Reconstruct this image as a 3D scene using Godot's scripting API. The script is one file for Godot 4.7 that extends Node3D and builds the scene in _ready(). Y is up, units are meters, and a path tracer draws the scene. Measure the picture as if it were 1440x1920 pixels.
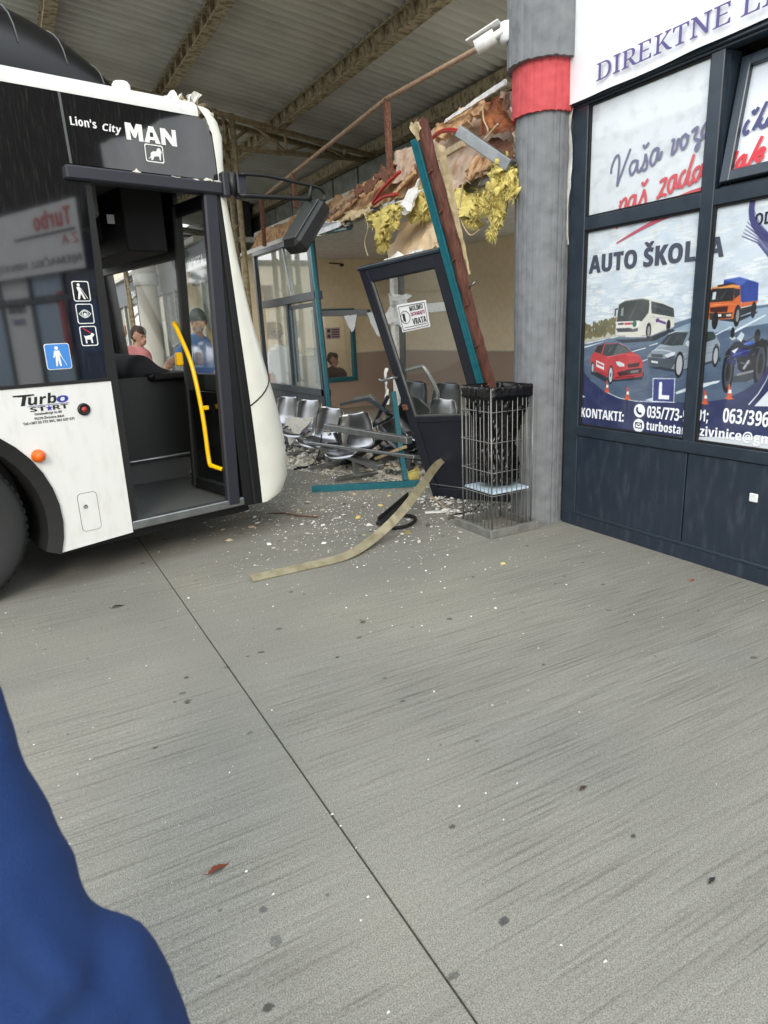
extends Node3D

var rng := RandomNumberGenerator.new()
var taken := {}
var M := {}
var pic: Image
var pic_z := -3.62
var pic_y := 2.84
var pic_s := 700.0

# ---------------------------------------------------------------- nodes
func tag(o: Node, label := "", category := "", group := "", kind := "") -> Node:
	if label != "": o.set_meta("label", label)
	if category != "": o.set_meta("category", category)
	if group != "": o.set_meta("group", group)
	if kind != "": o.set_meta("kind", kind)
	return o

func numbered(called: String) -> String:
	var k: int = taken.get(called, 0)
	taken[called] = k + 1
	return called if k == 0 else "%s_%03d" % [called, k]

func thing(called: String, label: String, category: String, at := Vector3.ZERO, group := "") -> Node3D:
	var o := Node3D.new()
	o.name = numbered(called)
	o.position = at
	add_child(o)
	tag(o, label, category, group)
	return o

func put(called: String, mesh: Mesh, m: Material, parent: Node = null) -> MeshInstance3D:
	var o := MeshInstance3D.new()
	o.mesh = mesh
	o.material_override = m
	if parent == null:
		o.name = numbered(called)
		add_child(o)
	else:
		o.name = called
		parent.add_child(o, true)
	return o

func obj(called: String, s: SurfaceTool, m: Material, parent: Node = null) -> MeshInstance3D:
	s.generate_normals()
	return put(called, s.commit(), m, parent)

func copy_of(o: Node3D, label: String) -> Node3D:
	var c: Node3D = o.duplicate()
	c.name = numbered(String(o.name).rstrip("0123456789").trim_suffix("_"))
	add_child(c)
	if label != "": c.set_meta("label", label)
	return c

# ---------------------------------------------------------------- shapes
func mb(smooth := false) -> SurfaceTool:
	var s := SurfaceTool.new()
	s.begin(Mesh.PRIMITIVE_TRIANGLES)
	s.set_smooth_group(0 if smooth else 0xFFFFFFFF)
	return s

func tri(s: SurfaceTool, a: Vector3, b: Vector3, c: Vector3) -> void:
	s.add_vertex(a)
	s.add_vertex(c)
	s.add_vertex(b)

func quad(s: SurfaceTool, a: Vector3, b: Vector3, c: Vector3, d: Vector3) -> void:
	tri(s, a, b, c)
	tri(s, a, c, d)

func tri_out(s: SurfaceTool, a: Vector3, b: Vector3, c: Vector3, mid: Vector3) -> void:
	if (b - a).cross(c - a).dot((a + b + c) / 3.0 - mid) < 0.0: tri(s, a, c, b)
	else: tri(s, a, b, c)

func box(s: SurfaceTool, c: Vector3, size: Vector3, bev := 0.0, bas := Basis()) -> void:
	var h := size / 2.0
	bev = minf(bev, minf(h.x, minf(h.y, h.z)) * 0.9)
	var v := func(i: int, g: Vector3) -> Vector3:
		var q := h - Vector3.ONE * bev
		q[i] = h[i]
		return c + bas * (q * g)
	for i in 3:
		var j := (i + 1) % 3
		var k := (i + 2) % 3
		for si in [-1.0, 1.0]:
			var g := []
			for e in [[-1.0, -1.0], [1.0, -1.0], [1.0, 1.0], [-1.0, 1.0]]:
				var q := Vector3.ZERO
				q[i] = si
				q[j] = e[0]
				q[k] = e[1]
				g.append(v.call(i, q))
			tri_out(s, g[0], g[1], g[2], c)
			tri_out(s, g[0], g[2], g[3], c)
			if bev > 0.0:
				for sj in [-1.0, 1.0]:
					var p := Vector3.ZERO
					p[i] = si
					p[j] = sj
					p[k] = -1.0
					var r := p
					r[k] = 1.0
					tri_out(s, v.call(i, p), v.call(i, r), v.call(j, r), c)
					tri_out(s, v.call(i, p), v.call(j, r), v.call(j, p), c)
	if bev > 0.0:
		for n in 8:
			var g := Vector3(1 if n & 1 else -1, 1 if n & 2 else -1, 1 if n & 4 else -1)
			tri_out(s, v.call(0, g), v.call(1, g), v.call(2, g), c)

func beam(s: SurfaceTool, a: Vector3, b: Vector3, w: float, h: float, bev := 0.004, up := Vector3.UP) -> void:
	var d := (b - a).normalized()
	var side := d.cross(up)
	if side.length() < 0.05: side = d.cross(Vector3.RIGHT)
	side = side.normalized()
	box(s, (a + b) / 2.0, Vector3(w, h, a.distance_to(b)), bev, Basis(side, side.cross(d) * -1.0, d))

func tube(s: SurfaceTool, pts: Array, r: float, n := 8, r2 := -1.0) -> void:
	var rings := []
	var side := Vector3.ZERO
	for i in pts.size():
		var p: Vector3 = pts[i]
		var d: Vector3 = (pts[mini(i + 1, pts.size() - 1)] - pts[maxi(i - 1, 0)]).normalized()
		if side == Vector3.ZERO: side = d.cross(Vector3.UP if absf(d.y) < 0.9 else Vector3.RIGHT)
		side = (side - d * side.dot(d)).normalized()
		var up := side.cross(d)
		var ring := []
		var rr := r if r2 < 0.0 else lerpf(r, r2, i / maxf(1.0, pts.size() - 1.0))
		for k in n:
			var t := TAU * k / n
			ring.append(p + (side * cos(t) + up * sin(t)) * rr)
		rings.append(ring)
	for i in pts.size() - 1:
		for k in n:
			var q := (k + 1) % n
			quad(s, rings[i][k], rings[i][q], rings[i + 1][q], rings[i + 1][k])
	for k in range(1, n - 1):
		tri(s, rings[0][0], rings[0][k + 1], rings[0][k])
		var e: Array = rings[-1]
		tri(s, e[0], e[k], e[k + 1])

func curve(pts: Array, steps := 5) -> Array:
	var out := []
	for i in pts.size() - 1:
		var a = pts[maxi(i - 1, 0)]
		var b = pts[i]
		var c = pts[i + 1]
		var d = pts[mini(i + 2, pts.size() - 1)]
		for k in steps: out.append(b.cubic_interpolate(c, a, d, float(k) / steps))
	out.append(pts[-1])
	return out

# a 2D outline pushed from z0 to z1 of the frame xf
func prism(s: SurfaceTool, poly: Array, z0: float, z1: float, xf := Transform3D()) -> void:
	var p := PackedVector2Array(poly)
	var idx := Geometry2D.triangulate_polygon(p)
	for n in range(0, idx.size(), 3):
		var a := p[idx[n]]
		var b := p[idx[n + 1]]
		var c := p[idx[n + 2]]
		if (b - a).cross(c - a) < 0.0:
			var t := b
			b = c
			c = t
		tri(s, xf * Vector3(a.x, a.y, z1), xf * Vector3(b.x, b.y, z1), xf * Vector3(c.x, c.y, z1))
		tri(s, xf * Vector3(a.x, a.y, z0), xf * Vector3(c.x, c.y, z0), xf * Vector3(b.x, b.y, z0))
	var ccw := not Geometry2D.is_polygon_clockwise(p)
	for n in p.size():
		var a := p[n]
		var b := p[(n + 1) % p.size()]
		if not ccw:
			var t := a
			a = b
			b = t
		quad(s, xf * Vector3(a.x, a.y, z0), xf * Vector3(b.x, b.y, z0), xf * Vector3(b.x, b.y, z1), xf * Vector3(a.x, a.y, z1))

func lathe(s: SurfaceTool, prof: Array, n := 24, xf := Transform3D()) -> void:
	for i in prof.size() - 1:
		for k in n:
			var t := TAU * k / n
			var u := TAU * (k + 1) / n
			var a: Vector2 = prof[i]
			var b: Vector2 = prof[i + 1]
			quad(s, xf * Vector3(cos(t) * a.x, a.y, -sin(t) * a.x), xf * Vector3(cos(u) * a.x, a.y, -sin(u) * a.x), xf * Vector3(cos(u) * b.x, b.y, -sin(u) * b.x), xf * Vector3(cos(t) * b.x, b.y, -sin(t) * b.x))

func round_rect(c: Vector2, w: float, h: float, r: float, n := 5) -> Array:
	var out := []
	for q in 4:
		var o := Vector2((w / 2 - r) * (1 if q in [0, 3] else -1), (h / 2 - r) * (1 if q < 2 else -1))
		for k in n + 1:
			var t := PI / 2 * (q + float(k) / n)
			out.append(c + o + Vector2(cos(t), sin(t)) * r)
	return out

func ring2(c: Vector2, rx: float, ry: float, n := 24) -> Array:
	var out := []
	for k in n: out.append(c + Vector2(cos(TAU * k / n) * rx, sin(TAU * k / n) * ry))
	return out

# a torn, uneven sheet between four corners
func rag(s: SurfaceTool, p00: Vector3, p10: Vector3, p11: Vector3, p01: Vector3, nu: int, nv: int, amp: float, jag: float, thick: float, sd := 1) -> void:
	var nz := FastNoiseLite.new()
	nz.seed = sd
	nz.frequency = 3.0
	nz.fractal_octaves = 4
	var nrm := (p10 - p00).cross(p01 - p00).normalized()
	var g := []
	for i in nu + 1:
		var col := []
		for j in nv + 1:
			var u := float(i) / nu
			var v := float(j) / nv
			var p := p00.lerp(p10, u).lerp(p01.lerp(p11, u), v)
			var e := 0.0
			if i == 0 or i == nu or j == 0 or j == nv: e = jag
			p += nrm * nz.get_noise_3dv(p) * amp
			p += Vector3(nz.get_noise_3dv(p * 5.0 + Vector3(9, 0, 0)), nz.get_noise_3dv(p * 5.0), nz.get_noise_3dv(p * 5.0 + Vector3(0, 7, 0))) * e
			col.append(p)
		g.append(col)
	var o := nrm * thick
	for i in nu:
		for j in nv:
			quad(s, g[i][j], g[i + 1][j], g[i + 1][j + 1], g[i][j + 1])
			quad(s, g[i][j] - o, g[i][j + 1] - o, g[i + 1][j + 1] - o, g[i + 1][j] - o)
	for i in nu:
		quad(s, g[i][0] - o, g[i + 1][0] - o, g[i + 1][0], g[i][0])
		quad(s, g[i][nv], g[i + 1][nv], g[i + 1][nv] - o, g[i][nv] - o)
	for j in nv:
		quad(s, g[0][j], g[0][j + 1], g[0][j + 1] - o, g[0][j] - o)
		quad(s, g[nu][j] - o, g[nu][j + 1] - o, g[nu][j + 1], g[nu][j])

# one skin round many tapered bones [a, b, ra, rb, colour]; nz roughens it
func skin(bones: Array, cell: float, blend := 0.03, amp := 0.0, freq := 6.0, sd := 1, fold := 0.0) -> ArrayMesh:
	var lo := Vector3.ONE * 1e9
	var hi := -lo
	var pad := blend + amp * 1.5 + cell * 2.0
	for b in bones:
		for e in 2:
			var r: float = b[2 + e] + pad
			lo = lo.min(b[e] - Vector3.ONE * r)
			hi = hi.max(b[e] + Vector3.ONE * r)
	var n := Vector3i(((hi - lo) / cell).ceil()) + Vector3i.ONE
	var f := PackedFloat32Array()
	f.resize(n.x * n.y * n.z)
	f.fill(9.0)
	var own := PackedInt32Array()
	own.resize(f.size())
	var near := PackedFloat32Array()
	near.resize(f.size())
	near.fill(9.0)
	for bi in bones.size():
		var b: Array = bones[bi]
		var a: Vector3 = b[0]
		var ab: Vector3 = b[1] - a
		var l2 := maxf(ab.length_squared(), 1e-8)
		var ra: float = b[2]
		var rb: float = b[3]
		var m := maxf(ra, rb) + pad
		var i0 := Vector3i(((a.min(b[1]) - Vector3.ONE * m - lo) / cell).floor()).clamp(Vector3i.ZERO, n - Vector3i.ONE)
		var i1 := Vector3i(((a.max(b[1]) + Vector3.ONE * m - lo) / cell).ceil()).clamp(Vector3i.ZERO, n - Vector3i.ONE)
		for z in range(i0.z, i1.z + 1):
			for y in range(i0.y, i1.y + 1):
				var at := (z * n.y + y) * n.x
				for x in range(i0.x, i1.x + 1):
					var p := lo + Vector3(x, y, z) * cell
					var t := clampf((p - a).dot(ab) / l2, 0.0, 1.0)
					var d := (a + ab * t).distance_to(p) - lerpf(ra, rb, t)
					var k := at + x
					var o := f[k]
					var h := maxf(blend - absf(o - d), 0.0) / blend
					f[k] = minf(o, d) - h * h * blend * 0.25
					if d < near[k]:
						near[k] = d
						own[k] = bi
	if amp > 0.0 or fold > 0.0:
		var nz := FastNoiseLite.new()
		nz.seed = sd
		nz.frequency = freq
		nz.fractal_octaves = 4
		for z in n.z:
			for y in n.y:
				for x in n.x:
					var k := (z * n.y + y) * n.x + x
					if absf(f[k]) < pad:
						var p := lo + Vector3(x, y, z) * cell
						f[k] += nz.get_noise_3dv(p) * amp + sin(p.y * 46.0 + p.x * 60.0 + p.z * 30.0 + nz.get_noise_3dv(p * 0.35) * 9.0) * fold
	var st := SurfaceTool.new()
	st.begin(Mesh.PRIMITIVE_TRIANGLES)
	st.set_smooth_group(0)
	var ids := {}
	var verts := []
	var step := [1, n.x, n.x * n.y]
	var corner := []
	for c in 8: corner.append((c & 1) * step[0] + (c >> 1 & 1) * step[1] + (c >> 2 & 1) * step[2])
	for z in n.z - 1:
		for y in n.y - 1:
			for x in n.x - 1:
				var k := (z * n.y + y) * n.x + x
				var f0 := f[k]
				if absf(f0) > cell * 3.0: continue
				var inside := 0
				for c in 8:
					if f[k + corner[c]] < 0.0: inside += 1
				if inside == 0 or inside == 8: continue
				var sum := Vector3.ZERO
				var cnt := 0
				for c in 8:
					for ax in 3:
						if c >> ax & 1: continue
						var u: float = f[k + corner[c]]
						var w: float = f[k + corner[c | 1 << ax]]
						if (u < 0.0) == (w < 0.0): continue
						var q := Vector3(c & 1, c >> 1 & 1, c >> 2 & 1)
						q[ax] += u / (u - w)
						sum += q
						cnt += 1
				ids[k] = verts.size()
				verts.append([lo + (Vector3(x, y, z) + sum / cnt) * cell, bones[own[k]][4]])
	for k in ids:
		var x: int = k % n.x
		var y: int = k / n.x % n.y
		var z: int = k / step[2]
		var g := [x, y, z]
		for ax in 3:
			var b := (ax + 1) % 3
			var c := (ax + 2) % 3
			if g[b] == 0 or g[c] == 0: continue
			var u := f[k]
			var w: float = f[k + step[ax]]
			if (u < 0.0) == (w < 0.0): continue
			var q := [k, k - step[b], k - step[b] - step[c], k - step[c]]
			if w < 0.0: q.reverse()
			var ok := true
			for e in q:
				if not ids.has(e): ok = false
			if not ok: continue
			for e in [0, 2, 1, 0, 3, 2]:
				var vv: Array = verts[ids[q[e]]]
				st.set_color(vv[1])
				st.add_vertex(vv[0])
	st.index()
	st.generate_normals()
	return st.commit()

# ---------------------------------------------------------------- materials
func mat(c: Color, rough := 0.6, metal := 0.0) -> StandardMaterial3D:
	var m := StandardMaterial3D.new()
	m.albedo_color = c
	m.roughness = rough
	m.metallic = metal
	return m

func noise_tex(sd: int, freq: float, cols: Array, stops: Array, oct := 5, size := 512) -> NoiseTexture2D:
	var nz := FastNoiseLite.new()
	nz.seed = sd
	nz.frequency = freq
	nz.fractal_octaves = oct
	var g := Gradient.new()
	g.offsets = PackedFloat32Array(stops)
	g.colors = PackedColorArray(cols)
	var t := NoiseTexture2D.new()
	t.width = size
	t.height = size
	t.seamless = true
	t.noise = nz
	t.color_ramp = g
	return t

# a material whose colour wanders between cols; scale is repeats per metre
func worn(sd: int, freq: float, cols: Array, stops: Array, scale: Vector3, rough := 0.7, metal := 0.0, world := true, bump := 0.0, calm := 0.4) -> StandardMaterial3D:
	var m := mat(Color.WHITE, rough, metal)
	var mean := Color(0, 0, 0)
	for c in cols: mean += c / cols.size()
	var soft := []
	for c in cols: soft.append(c.lerp(mean, calm))
	m.albedo_texture = noise_tex(sd, freq, soft, stops)
	m.uv1_triplanar = true
	m.uv1_world_triplanar = world
	m.uv1_scale = scale
	if bump > 0.0:
		m.heightmap_enabled = true
		m.heightmap_texture = noise_tex(sd + 50, freq * 2.0, [Color.BLACK, Color.WHITE], [0.2, 0.8])
		m.heightmap_scale = bump
	return m

func glass(a := 0.12, tint := Color(0.75, 0.82, 0.8)) -> StandardMaterial3D:
	var m := mat(Color(tint, a), 0.03)
	m.transparency = BaseMaterial3D.TRANSPARENCY_ALPHA
	return m

# lettering laid on the parallelogram that starts at o and spans right and up
func text(parent: Node, words: String, o: Vector3, right: Vector3, up: Vector3, m: Material, bold := true, face := "Droid Sans", fat := 0.0, slant := 0.0) -> MeshInstance3D:
	var f := SystemFont.new()
	f.font_names = PackedStringArray([face])
	f.font_weight = 700 if bold else 400
	var t := TextMesh.new()
	t.font = f
	if fat > 0.0 or slant > 0.0:
		var fv := FontVariation.new()
		fv.base_font = f
		fv.variation_embolden = fat
		fv.variation_transform = Transform2D(Vector2(1, 0), Vector2(slant, 1), Vector2.ZERO)
		t.font = fv
	t.text = words
	t.font_size = 48
	t.pixel_size = 0.01
	t.depth = 0.004
	t.curve_step = 1.0
	var bb := t.get_aabb()
	var x := right / maxf(bb.size.x, 0.001)
	var y := up / maxf(bb.size.y, 0.001)
	var z := right.cross(up).normalized() * 0.5
	var b := Basis(x, y, z)
	var n := put("lettering", t, m, parent)
	n.transform = Transform3D(b, o - b * Vector3(bb.position.x, bb.position.y, 0))
	return n

# flat ribbon through 2D points, laid at frame xf (z = 0 plane), widths w0..w1
func ribbon(s: SurfaceTool, pts: Array, w0: float, w1: float, xf: Transform3D) -> void:
	var n := pts.size()
	var l := []
	var r := []
	for i in n:
		var d: Vector2 = (pts[mini(i + 1, n - 1)] - pts[maxi(i - 1, 0)]).normalized()
		var w := lerpf(w0, w1, float(i) / maxf(1, n - 1)) / 2.0
		var o := Vector2(-d.y, d.x) * w
		l.append(xf * Vector3(pts[i].x + o.x, pts[i].y + o.y, i * 0.00003))
		r.append(xf * Vector3(pts[i].x - o.x, pts[i].y - o.y, i * 0.00003))
	for i in n - 1: quad(s, r[i], r[i + 1], l[i + 1], l[i])

# ---------------------------------------------------------------- painting flat print
func fill(poly: Array, c: Color) -> void:
	var p := []
	var top := 1e9
	var bot := -1e9
	for q in poly:
		var v := Vector2((q.x - pic_z) * pic_s, (pic_y - q.y) * pic_s)
		p.append(v)
		top = minf(top, v.y)
		bot = maxf(bot, v.y)
	for y in range(maxi(0, int(top)), mini(pic.get_height() - 1, int(bot)) + 1):
		var xs := []
		var yy := y + 0.5
		for i in p.size():
			var a: Vector2 = p[i]
			var b: Vector2 = p[(i + 1) % p.size()]
			if (a.y > yy) != (b.y > yy): xs.append(a.x + (yy - a.y) * (b.x - a.x) / (b.y - a.y))
		xs.sort()
		for i in range(0, xs.size() - 1, 2):
			var x0 := maxi(0, roundi(xs[i]))
			var x1 := mini(pic.get_width(), roundi(xs[i + 1]))
			if x1 > x0: pic.fill_rect(Rect2i(x0, y, x1 - x0, 1), c)

func stroke(pts: Array, w: float, c: Color, w1 := -1.0) -> void:
	if w1 < 0.0: w1 = w
	for i in pts.size() - 1:
		var a: Vector2 = pts[i]
		var b: Vector2 = pts[i + 1]
		var wa := lerpf(w, w1, float(i) / (pts.size() - 1)) / 2.0
		var wb := lerpf(w, w1, float(i + 1) / (pts.size() - 1)) / 2.0
		var o := (b - a).normalized().orthogonal()
		fill([a + o * wa, b + o * wb, b - o * wb, a - o * wa], c)
		fill(ring2(b, wb, wb, 8), c)

func rows(y0: float, y1: float, c0: Color, c1: Color) -> void:
	var a := int((pic_y - y1) * pic_s)
	var b := int((pic_y - y0) * pic_s)
	for y in range(maxi(a, 0), mini(b, pic.get_height())):
		pic.fill_rect(Rect2i(0, y, pic.get_width(), 1), c1.lerp(c0, float(y - a) / maxf(1, b - a)))


# ================================================================ the scene
func _ready() -> void:
	rng.seed = 7
	var cam := Camera3D.new()
	cam.name = "camera"
	cam.transform = Transform3D(Basis(Vector3(0.87405, -0.04301, 0.48393), Vector3(0.16502, 0.96314, -0.21246), Vector3(-0.45695, 0.26556, 0.84893)), Vector3(0, 1.5, 0))
	cam.fov = 74.928
	cam.near = 0.05
	cam.far = 600.0
	add_child(cam)
	cam.current = true
	var lens := CameraAttributesPhysical.new()
	lens.frustum_focal_length = 15.66
	lens.frustum_focus_distance = 5.2
	lens.frustum_near = 0.05
	lens.frustum_far = 600.0
	lens.exposure_aperture = 4.5
	cam.attributes = lens
	cam.fov = 74.928

	var env := Environment.new()
	var sky := ProceduralSkyMaterial.new()
	sky.sky_top_color = Color(0.84, 0.87, 0.9)
	sky.sky_horizon_color = Color(0.92, 0.92, 0.91)
	sky.sky_curve = 0.2
	sky.ground_bottom_color = Color(0.4, 0.4, 0.38)
	sky.ground_horizon_color = Color(0.8, 0.82, 0.82)
	sky.sky_energy_multiplier = 1.5
	env.background_mode = Environment.BG_SKY
	env.sky = Sky.new()
	env.sky.sky_material = sky
	env.tonemap_mode = Environment.TONE_MAPPER_LINEAR
	env.tonemap_exposure = 1.42
	env.sdfgi_enabled = true
	env.ssao_enabled = true
	env.ssil_enabled = true
	var we := WorldEnvironment.new()
	we.name = "world_environment"
	we.environment = env
	add_child(we)
	var sun := DirectionalLight3D.new()
	sun.name = "sun"
	sun.light_energy = 0.5
	sun.light_color = Color(1.0, 0.97, 0.92)
	sun.light_angular_distance = 22.0
	sun.shadow_enabled = true
	add_child(sun)
	sun.look_at_from_position(Vector3(-5.5, 6.0, 9), Vector3.ZERO)

	make_materials()
	build_ground()
	build_canopy()
	build_waiting_room()
	build_station_wing()
	build_kiosk()
	build_column()
	build_bus()
	build_wreckage()
	build_benches()
	build_basket()
	build_people()
	build_litter()
	build_yard()

func make_materials() -> void:
	M.white_paint = worn(3, 0.02, [Color(0.77, 0.765, 0.74), Color(0.85, 0.855, 0.845), Color(0.88, 0.885, 0.875)], [0.22, 0.42, 0.7], Vector3(1.0, 0.4, 1.0), 0.3, 0.0, false, 0.0, 0.78)
	M.cream_paint = worn(4, 0.012, [Color(0.84, 0.84, 0.79), Color(0.92, 0.92, 0.88)], [0.35, 0.6], Vector3.ONE * 0.5, 0.3, 0.0, false, 0.0, 0.75)
	# dusty run marks down dark glass
	M.bus_glass = worn(5, 0.04, [Color(0.03, 0.032, 0.035), Color(0.055, 0.055, 0.057), Color(0.13, 0.13, 0.128)], [0.35, 0.62, 0.8], Vector3(4.0, 0.22, 1), 0.05, 0.0, false, 0.0, 0.0)
	M.bus_glass.metallic_specular = 0.7
	M.bus_glass.clearcoat_enabled = true
	M.bus_glass.clearcoat = 1.0
	M.bus_glass.clearcoat_roughness = 0.03
	M.black = mat(Color(0.05, 0.052, 0.058), 0.45)
	M.black_rubber = mat(Color(0.06, 0.06, 0.062), 0.75)
	M.navy_metal = mat(Color(0.155, 0.16, 0.19), 0.45, 0.1)
	M.interior = mat(Color(0.1, 0.105, 0.105), 0.7)
	M.interior_grey = mat(Color(0.3, 0.31, 0.3), 0.8)
	M.chrome = mat(Color(0.64, 0.64, 0.65), 0.28, 1.0)
	M.steel = worn(8, 0.03, [Color(0.5, 0.51, 0.51), Color(0.62, 0.63, 0.63)], [0.3, 0.7], Vector3.ONE * 0.5, 0.35, 0.85)
	M.zinc = worn(9, 0.03, [Color(0.48, 0.48, 0.47), Color(0.6, 0.6, 0.58)], [0.3, 0.7], Vector3.ONE * 0.6, 0.5, 0.5)
	M.frame = worn(10, 0.01, [Color(0.16, 0.2, 0.24), Color(0.2, 0.24, 0.28)], [0.3, 0.7], Vector3.ONE, 0.3, 0.15)
	M.panel = worn(11, 0.02, [Color(0.13, 0.17, 0.22), Color(0.155, 0.19, 0.24), Color(0.22, 0.25, 0.29)], [0.3, 0.6, 0.85], Vector3(1.2, 0.3, 1.2), 0.36, 0.0, true, 0.0, 0.2)
	M.door_dark = worn(12, 0.008, [Color(0.105, 0.12, 0.165), Color(0.14, 0.155, 0.2)], [0.3, 0.7], Vector3.ONE, 0.4)
	M.teal = worn(13, 0.02, [Color(0.06, 0.33, 0.38), Color(0.11, 0.42, 0.47)], [0.3, 0.7], Vector3.ONE * 2.0, 0.35)
	M.roof_sheet = worn(14, 0.006, [Color(0.63, 0.625, 0.59), Color(0.76, 0.755, 0.72), Color(0.82, 0.815, 0.78)], [0.2, 0.5, 0.8], Vector3(0.25, 0.25, 0.4), 0.9, 0.0, true, 0.0, 0.35)
	M.girder = worn(15, 0.03, [Color(0.38, 0.32, 0.23), Color(0.62, 0.58, 0.47), Color(0.72, 0.68, 0.57)], [0.25, 0.45, 0.75], Vector3(0.5, 0.5, 0.8), 0.85, 0.0, true, 0.0, 0.35)
	M.truss = worn(16, 0.03, [Color(0.4, 0.3, 0.2), Color(0.55, 0.51, 0.39), Color(0.66, 0.63, 0.51)], [0.3, 0.5, 0.8], Vector3.ONE * 0.7, 0.75)
	M.rust = worn(17, 0.03, [Color(0.24, 0.13, 0.09), Color(0.46, 0.28, 0.19), Color(0.52, 0.4, 0.33)], [0.3, 0.55, 0.85], Vector3.ONE * 2.0, 0.8)
	M.pale_rust = worn(37, 0.03, [Color(0.4, 0.26, 0.17), Color(0.62, 0.52, 0.43), Color(0.7, 0.64, 0.57)], [0.25, 0.5, 0.85], Vector3.ONE * 2.0, 0.75)
	M.cladding = worn(18, 0.01, [Color(0.44, 0.45, 0.42), Color(0.58, 0.59, 0.56)], [0.3, 0.7], Vector3.ONE * 0.8, 0.7)
	M.dark_trim = mat(Color(0.2, 0.2, 0.19), 0.7)
	M.wall_yellow = worn(19, 0.012, [Color(0.93, 0.86, 0.73), Color(0.96, 0.9, 0.79)], [0.3, 0.7], Vector3.ONE, 0.85)
	M.wainscot = worn(20, 0.22, [Color(0.6, 0.5, 0.44), Color(0.73, 0.64, 0.58), Color(0.8, 0.73, 0.67)], [0.25, 0.5, 0.75], Vector3.ONE * 1.2, 0.85, 0.0, true, 0.3)
	M.ceiling = worn(21, 0.01, [Color(0.8, 0.79, 0.76), Color(0.88, 0.87, 0.85)], [0.3, 0.7], Vector3.ONE, 0.9)
	M.plaster = worn(22, 0.03, [Color(0.66, 0.64, 0.6), Color(0.86, 0.85, 0.81)], [0.3, 0.7], Vector3.ONE * 2.0, 0.95)
	M.floor = worn(23, 0.02, [Color(0.5, 0.47, 0.42), Color(0.62, 0.59, 0.54)], [0.3, 0.7], Vector3.ONE, 0.6)
	M.board = worn(24, 0.012, [Color(0.44, 0.3, 0.19), Color(0.7, 0.54, 0.38), Color(0.8, 0.68, 0.54), Color(0.62, 0.44, 0.29)], [0.2, 0.42, 0.62, 0.85], Vector3(1.1, 1.1, 1.1), 0.9, 0.0, true, 0.3, 0.1)
	M.board_pale = worn(25, 0.01, [Color(0.58, 0.42, 0.31), Color(0.74, 0.65, 0.57), Color(0.8, 0.76, 0.7)], [0.25, 0.5, 0.75], Vector3(1.1, 1.1, 1.1), 0.8, 0.0, true, 0.6)
	M.rusty_sheet = worn(26, 0.012, [Color(0.27, 0.13, 0.07), Color(0.56, 0.3, 0.14), Color(0.66, 0.42, 0.22)], [0.25, 0.55, 0.85], Vector3.ONE, 0.6, 0.2)
	M.wood = worn(27, 0.02, [Color(0.24, 0.13, 0.11), Color(0.36, 0.21, 0.17), Color(0.46, 0.29, 0.23)], [0.2, 0.5, 0.85], Vector3(5.0, 0.4, 5.0), 0.75, 0.0, false, 0.12, 0.3)
	M.pale_wood = worn(28, 0.02, [Color(0.62, 0.55, 0.42), Color(0.76, 0.7, 0.57)], [0.3, 0.7], Vector3.ONE * 2.0, 0.85)
	M.wool = worn(29, 0.05, [Color(0.84, 0.73, 0.32), Color(0.93, 0.86, 0.5), Color(0.96, 0.93, 0.7)], [0.25, 0.5, 0.8], Vector3.ONE * 5.0, 1.0, 0.0, true, 0.5, 0.2)
	M.wool.subsurf_scatter_enabled = true
	M.wool.subsurf_scatter_strength = 0.08
	M.white_sheet = worn(30, 0.02, [Color(0.8, 0.8, 0.79), Color(0.93, 0.93, 0.92)], [0.3, 0.7], Vector3.ONE * 2.0, 0.7)
	M.paper = mat(Color(0.93, 0.94, 0.95), 0.7)
	M.red_hose = mat(Color(0.62, 0.09, 0.08), 0.45)
	M.cable = mat(Color(0.09, 0.09, 0.09), 0.5)
	M.red_band = worn(31, 0.02, [Color(0.62, 0.2, 0.22), Color(0.76, 0.28, 0.3), Color(0.82, 0.38, 0.39)], [0.2, 0.5, 0.85], Vector3(1, 1, 1), 0.75, 0.0, true, 0.04, 0.65)
	M.column = worn(32, 0.015, [Color(0.36, 0.375, 0.385), Color(0.46, 0.475, 0.49), Color(0.52, 0.53, 0.54)], [0.2, 0.5, 0.8], Vector3(1.2, 1.0, 1.2), 0.85, 0.0, true, 0.05, 0.5)
	M.bag = mat(Color(0.025, 0.025, 0.03), 0.26)
	M.banner = worn(33, 0.008, [Color(0.9, 0.91, 0.93), Color(0.94, 0.95, 0.96)], [0.3, 0.7], Vector3.ONE, 0.45)
	M.violet = mat(Color(0.34, 0.3, 0.52), 0.5)
	M.ink = mat(Color(0.1, 0.1, 0.2), 0.5)
	M.charcoal = mat(Color(0.27, 0.29, 0.35), 0.4)
	M.script_blue = mat(Color(0.25, 0.25, 0.44), 0.4)
	M.script_red = mat(Color(0.8, 0.16, 0.2), 0.4)
	M.white_ink = mat(Color(0.93, 0.94, 0.96), 0.5)
	M.black_ink = mat(Color(0.05, 0.05, 0.055), 0.5)
	M.blue_ink = mat(Color(0.15, 0.2, 0.55), 0.5)
	M.sticker_blue = mat(Color(0.25, 0.5, 0.78), 0.35)
	M.yellow_paint = mat(Color(0.95, 0.74, 0.04), 0.3)
	M.orange_lens = mat(Color(0.88, 0.38, 0.06), 0.25)
	M.glass = glass(0.03, Color(0.5, 0.55, 0.53))
	M.shop_glass = glass(0.16)
	M.strip = worn(34, 0.02, [Color(0.45, 0.42, 0.33), Color(0.6, 0.57, 0.46), Color(0.66, 0.63, 0.53)], [0.2, 0.5, 0.8], Vector3.ONE * 1.0, 0.45, 0.15)
	M.vertex = mat(Color.WHITE, 0.85)
	M.vertex.vertex_color_use_as_albedo = true
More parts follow.
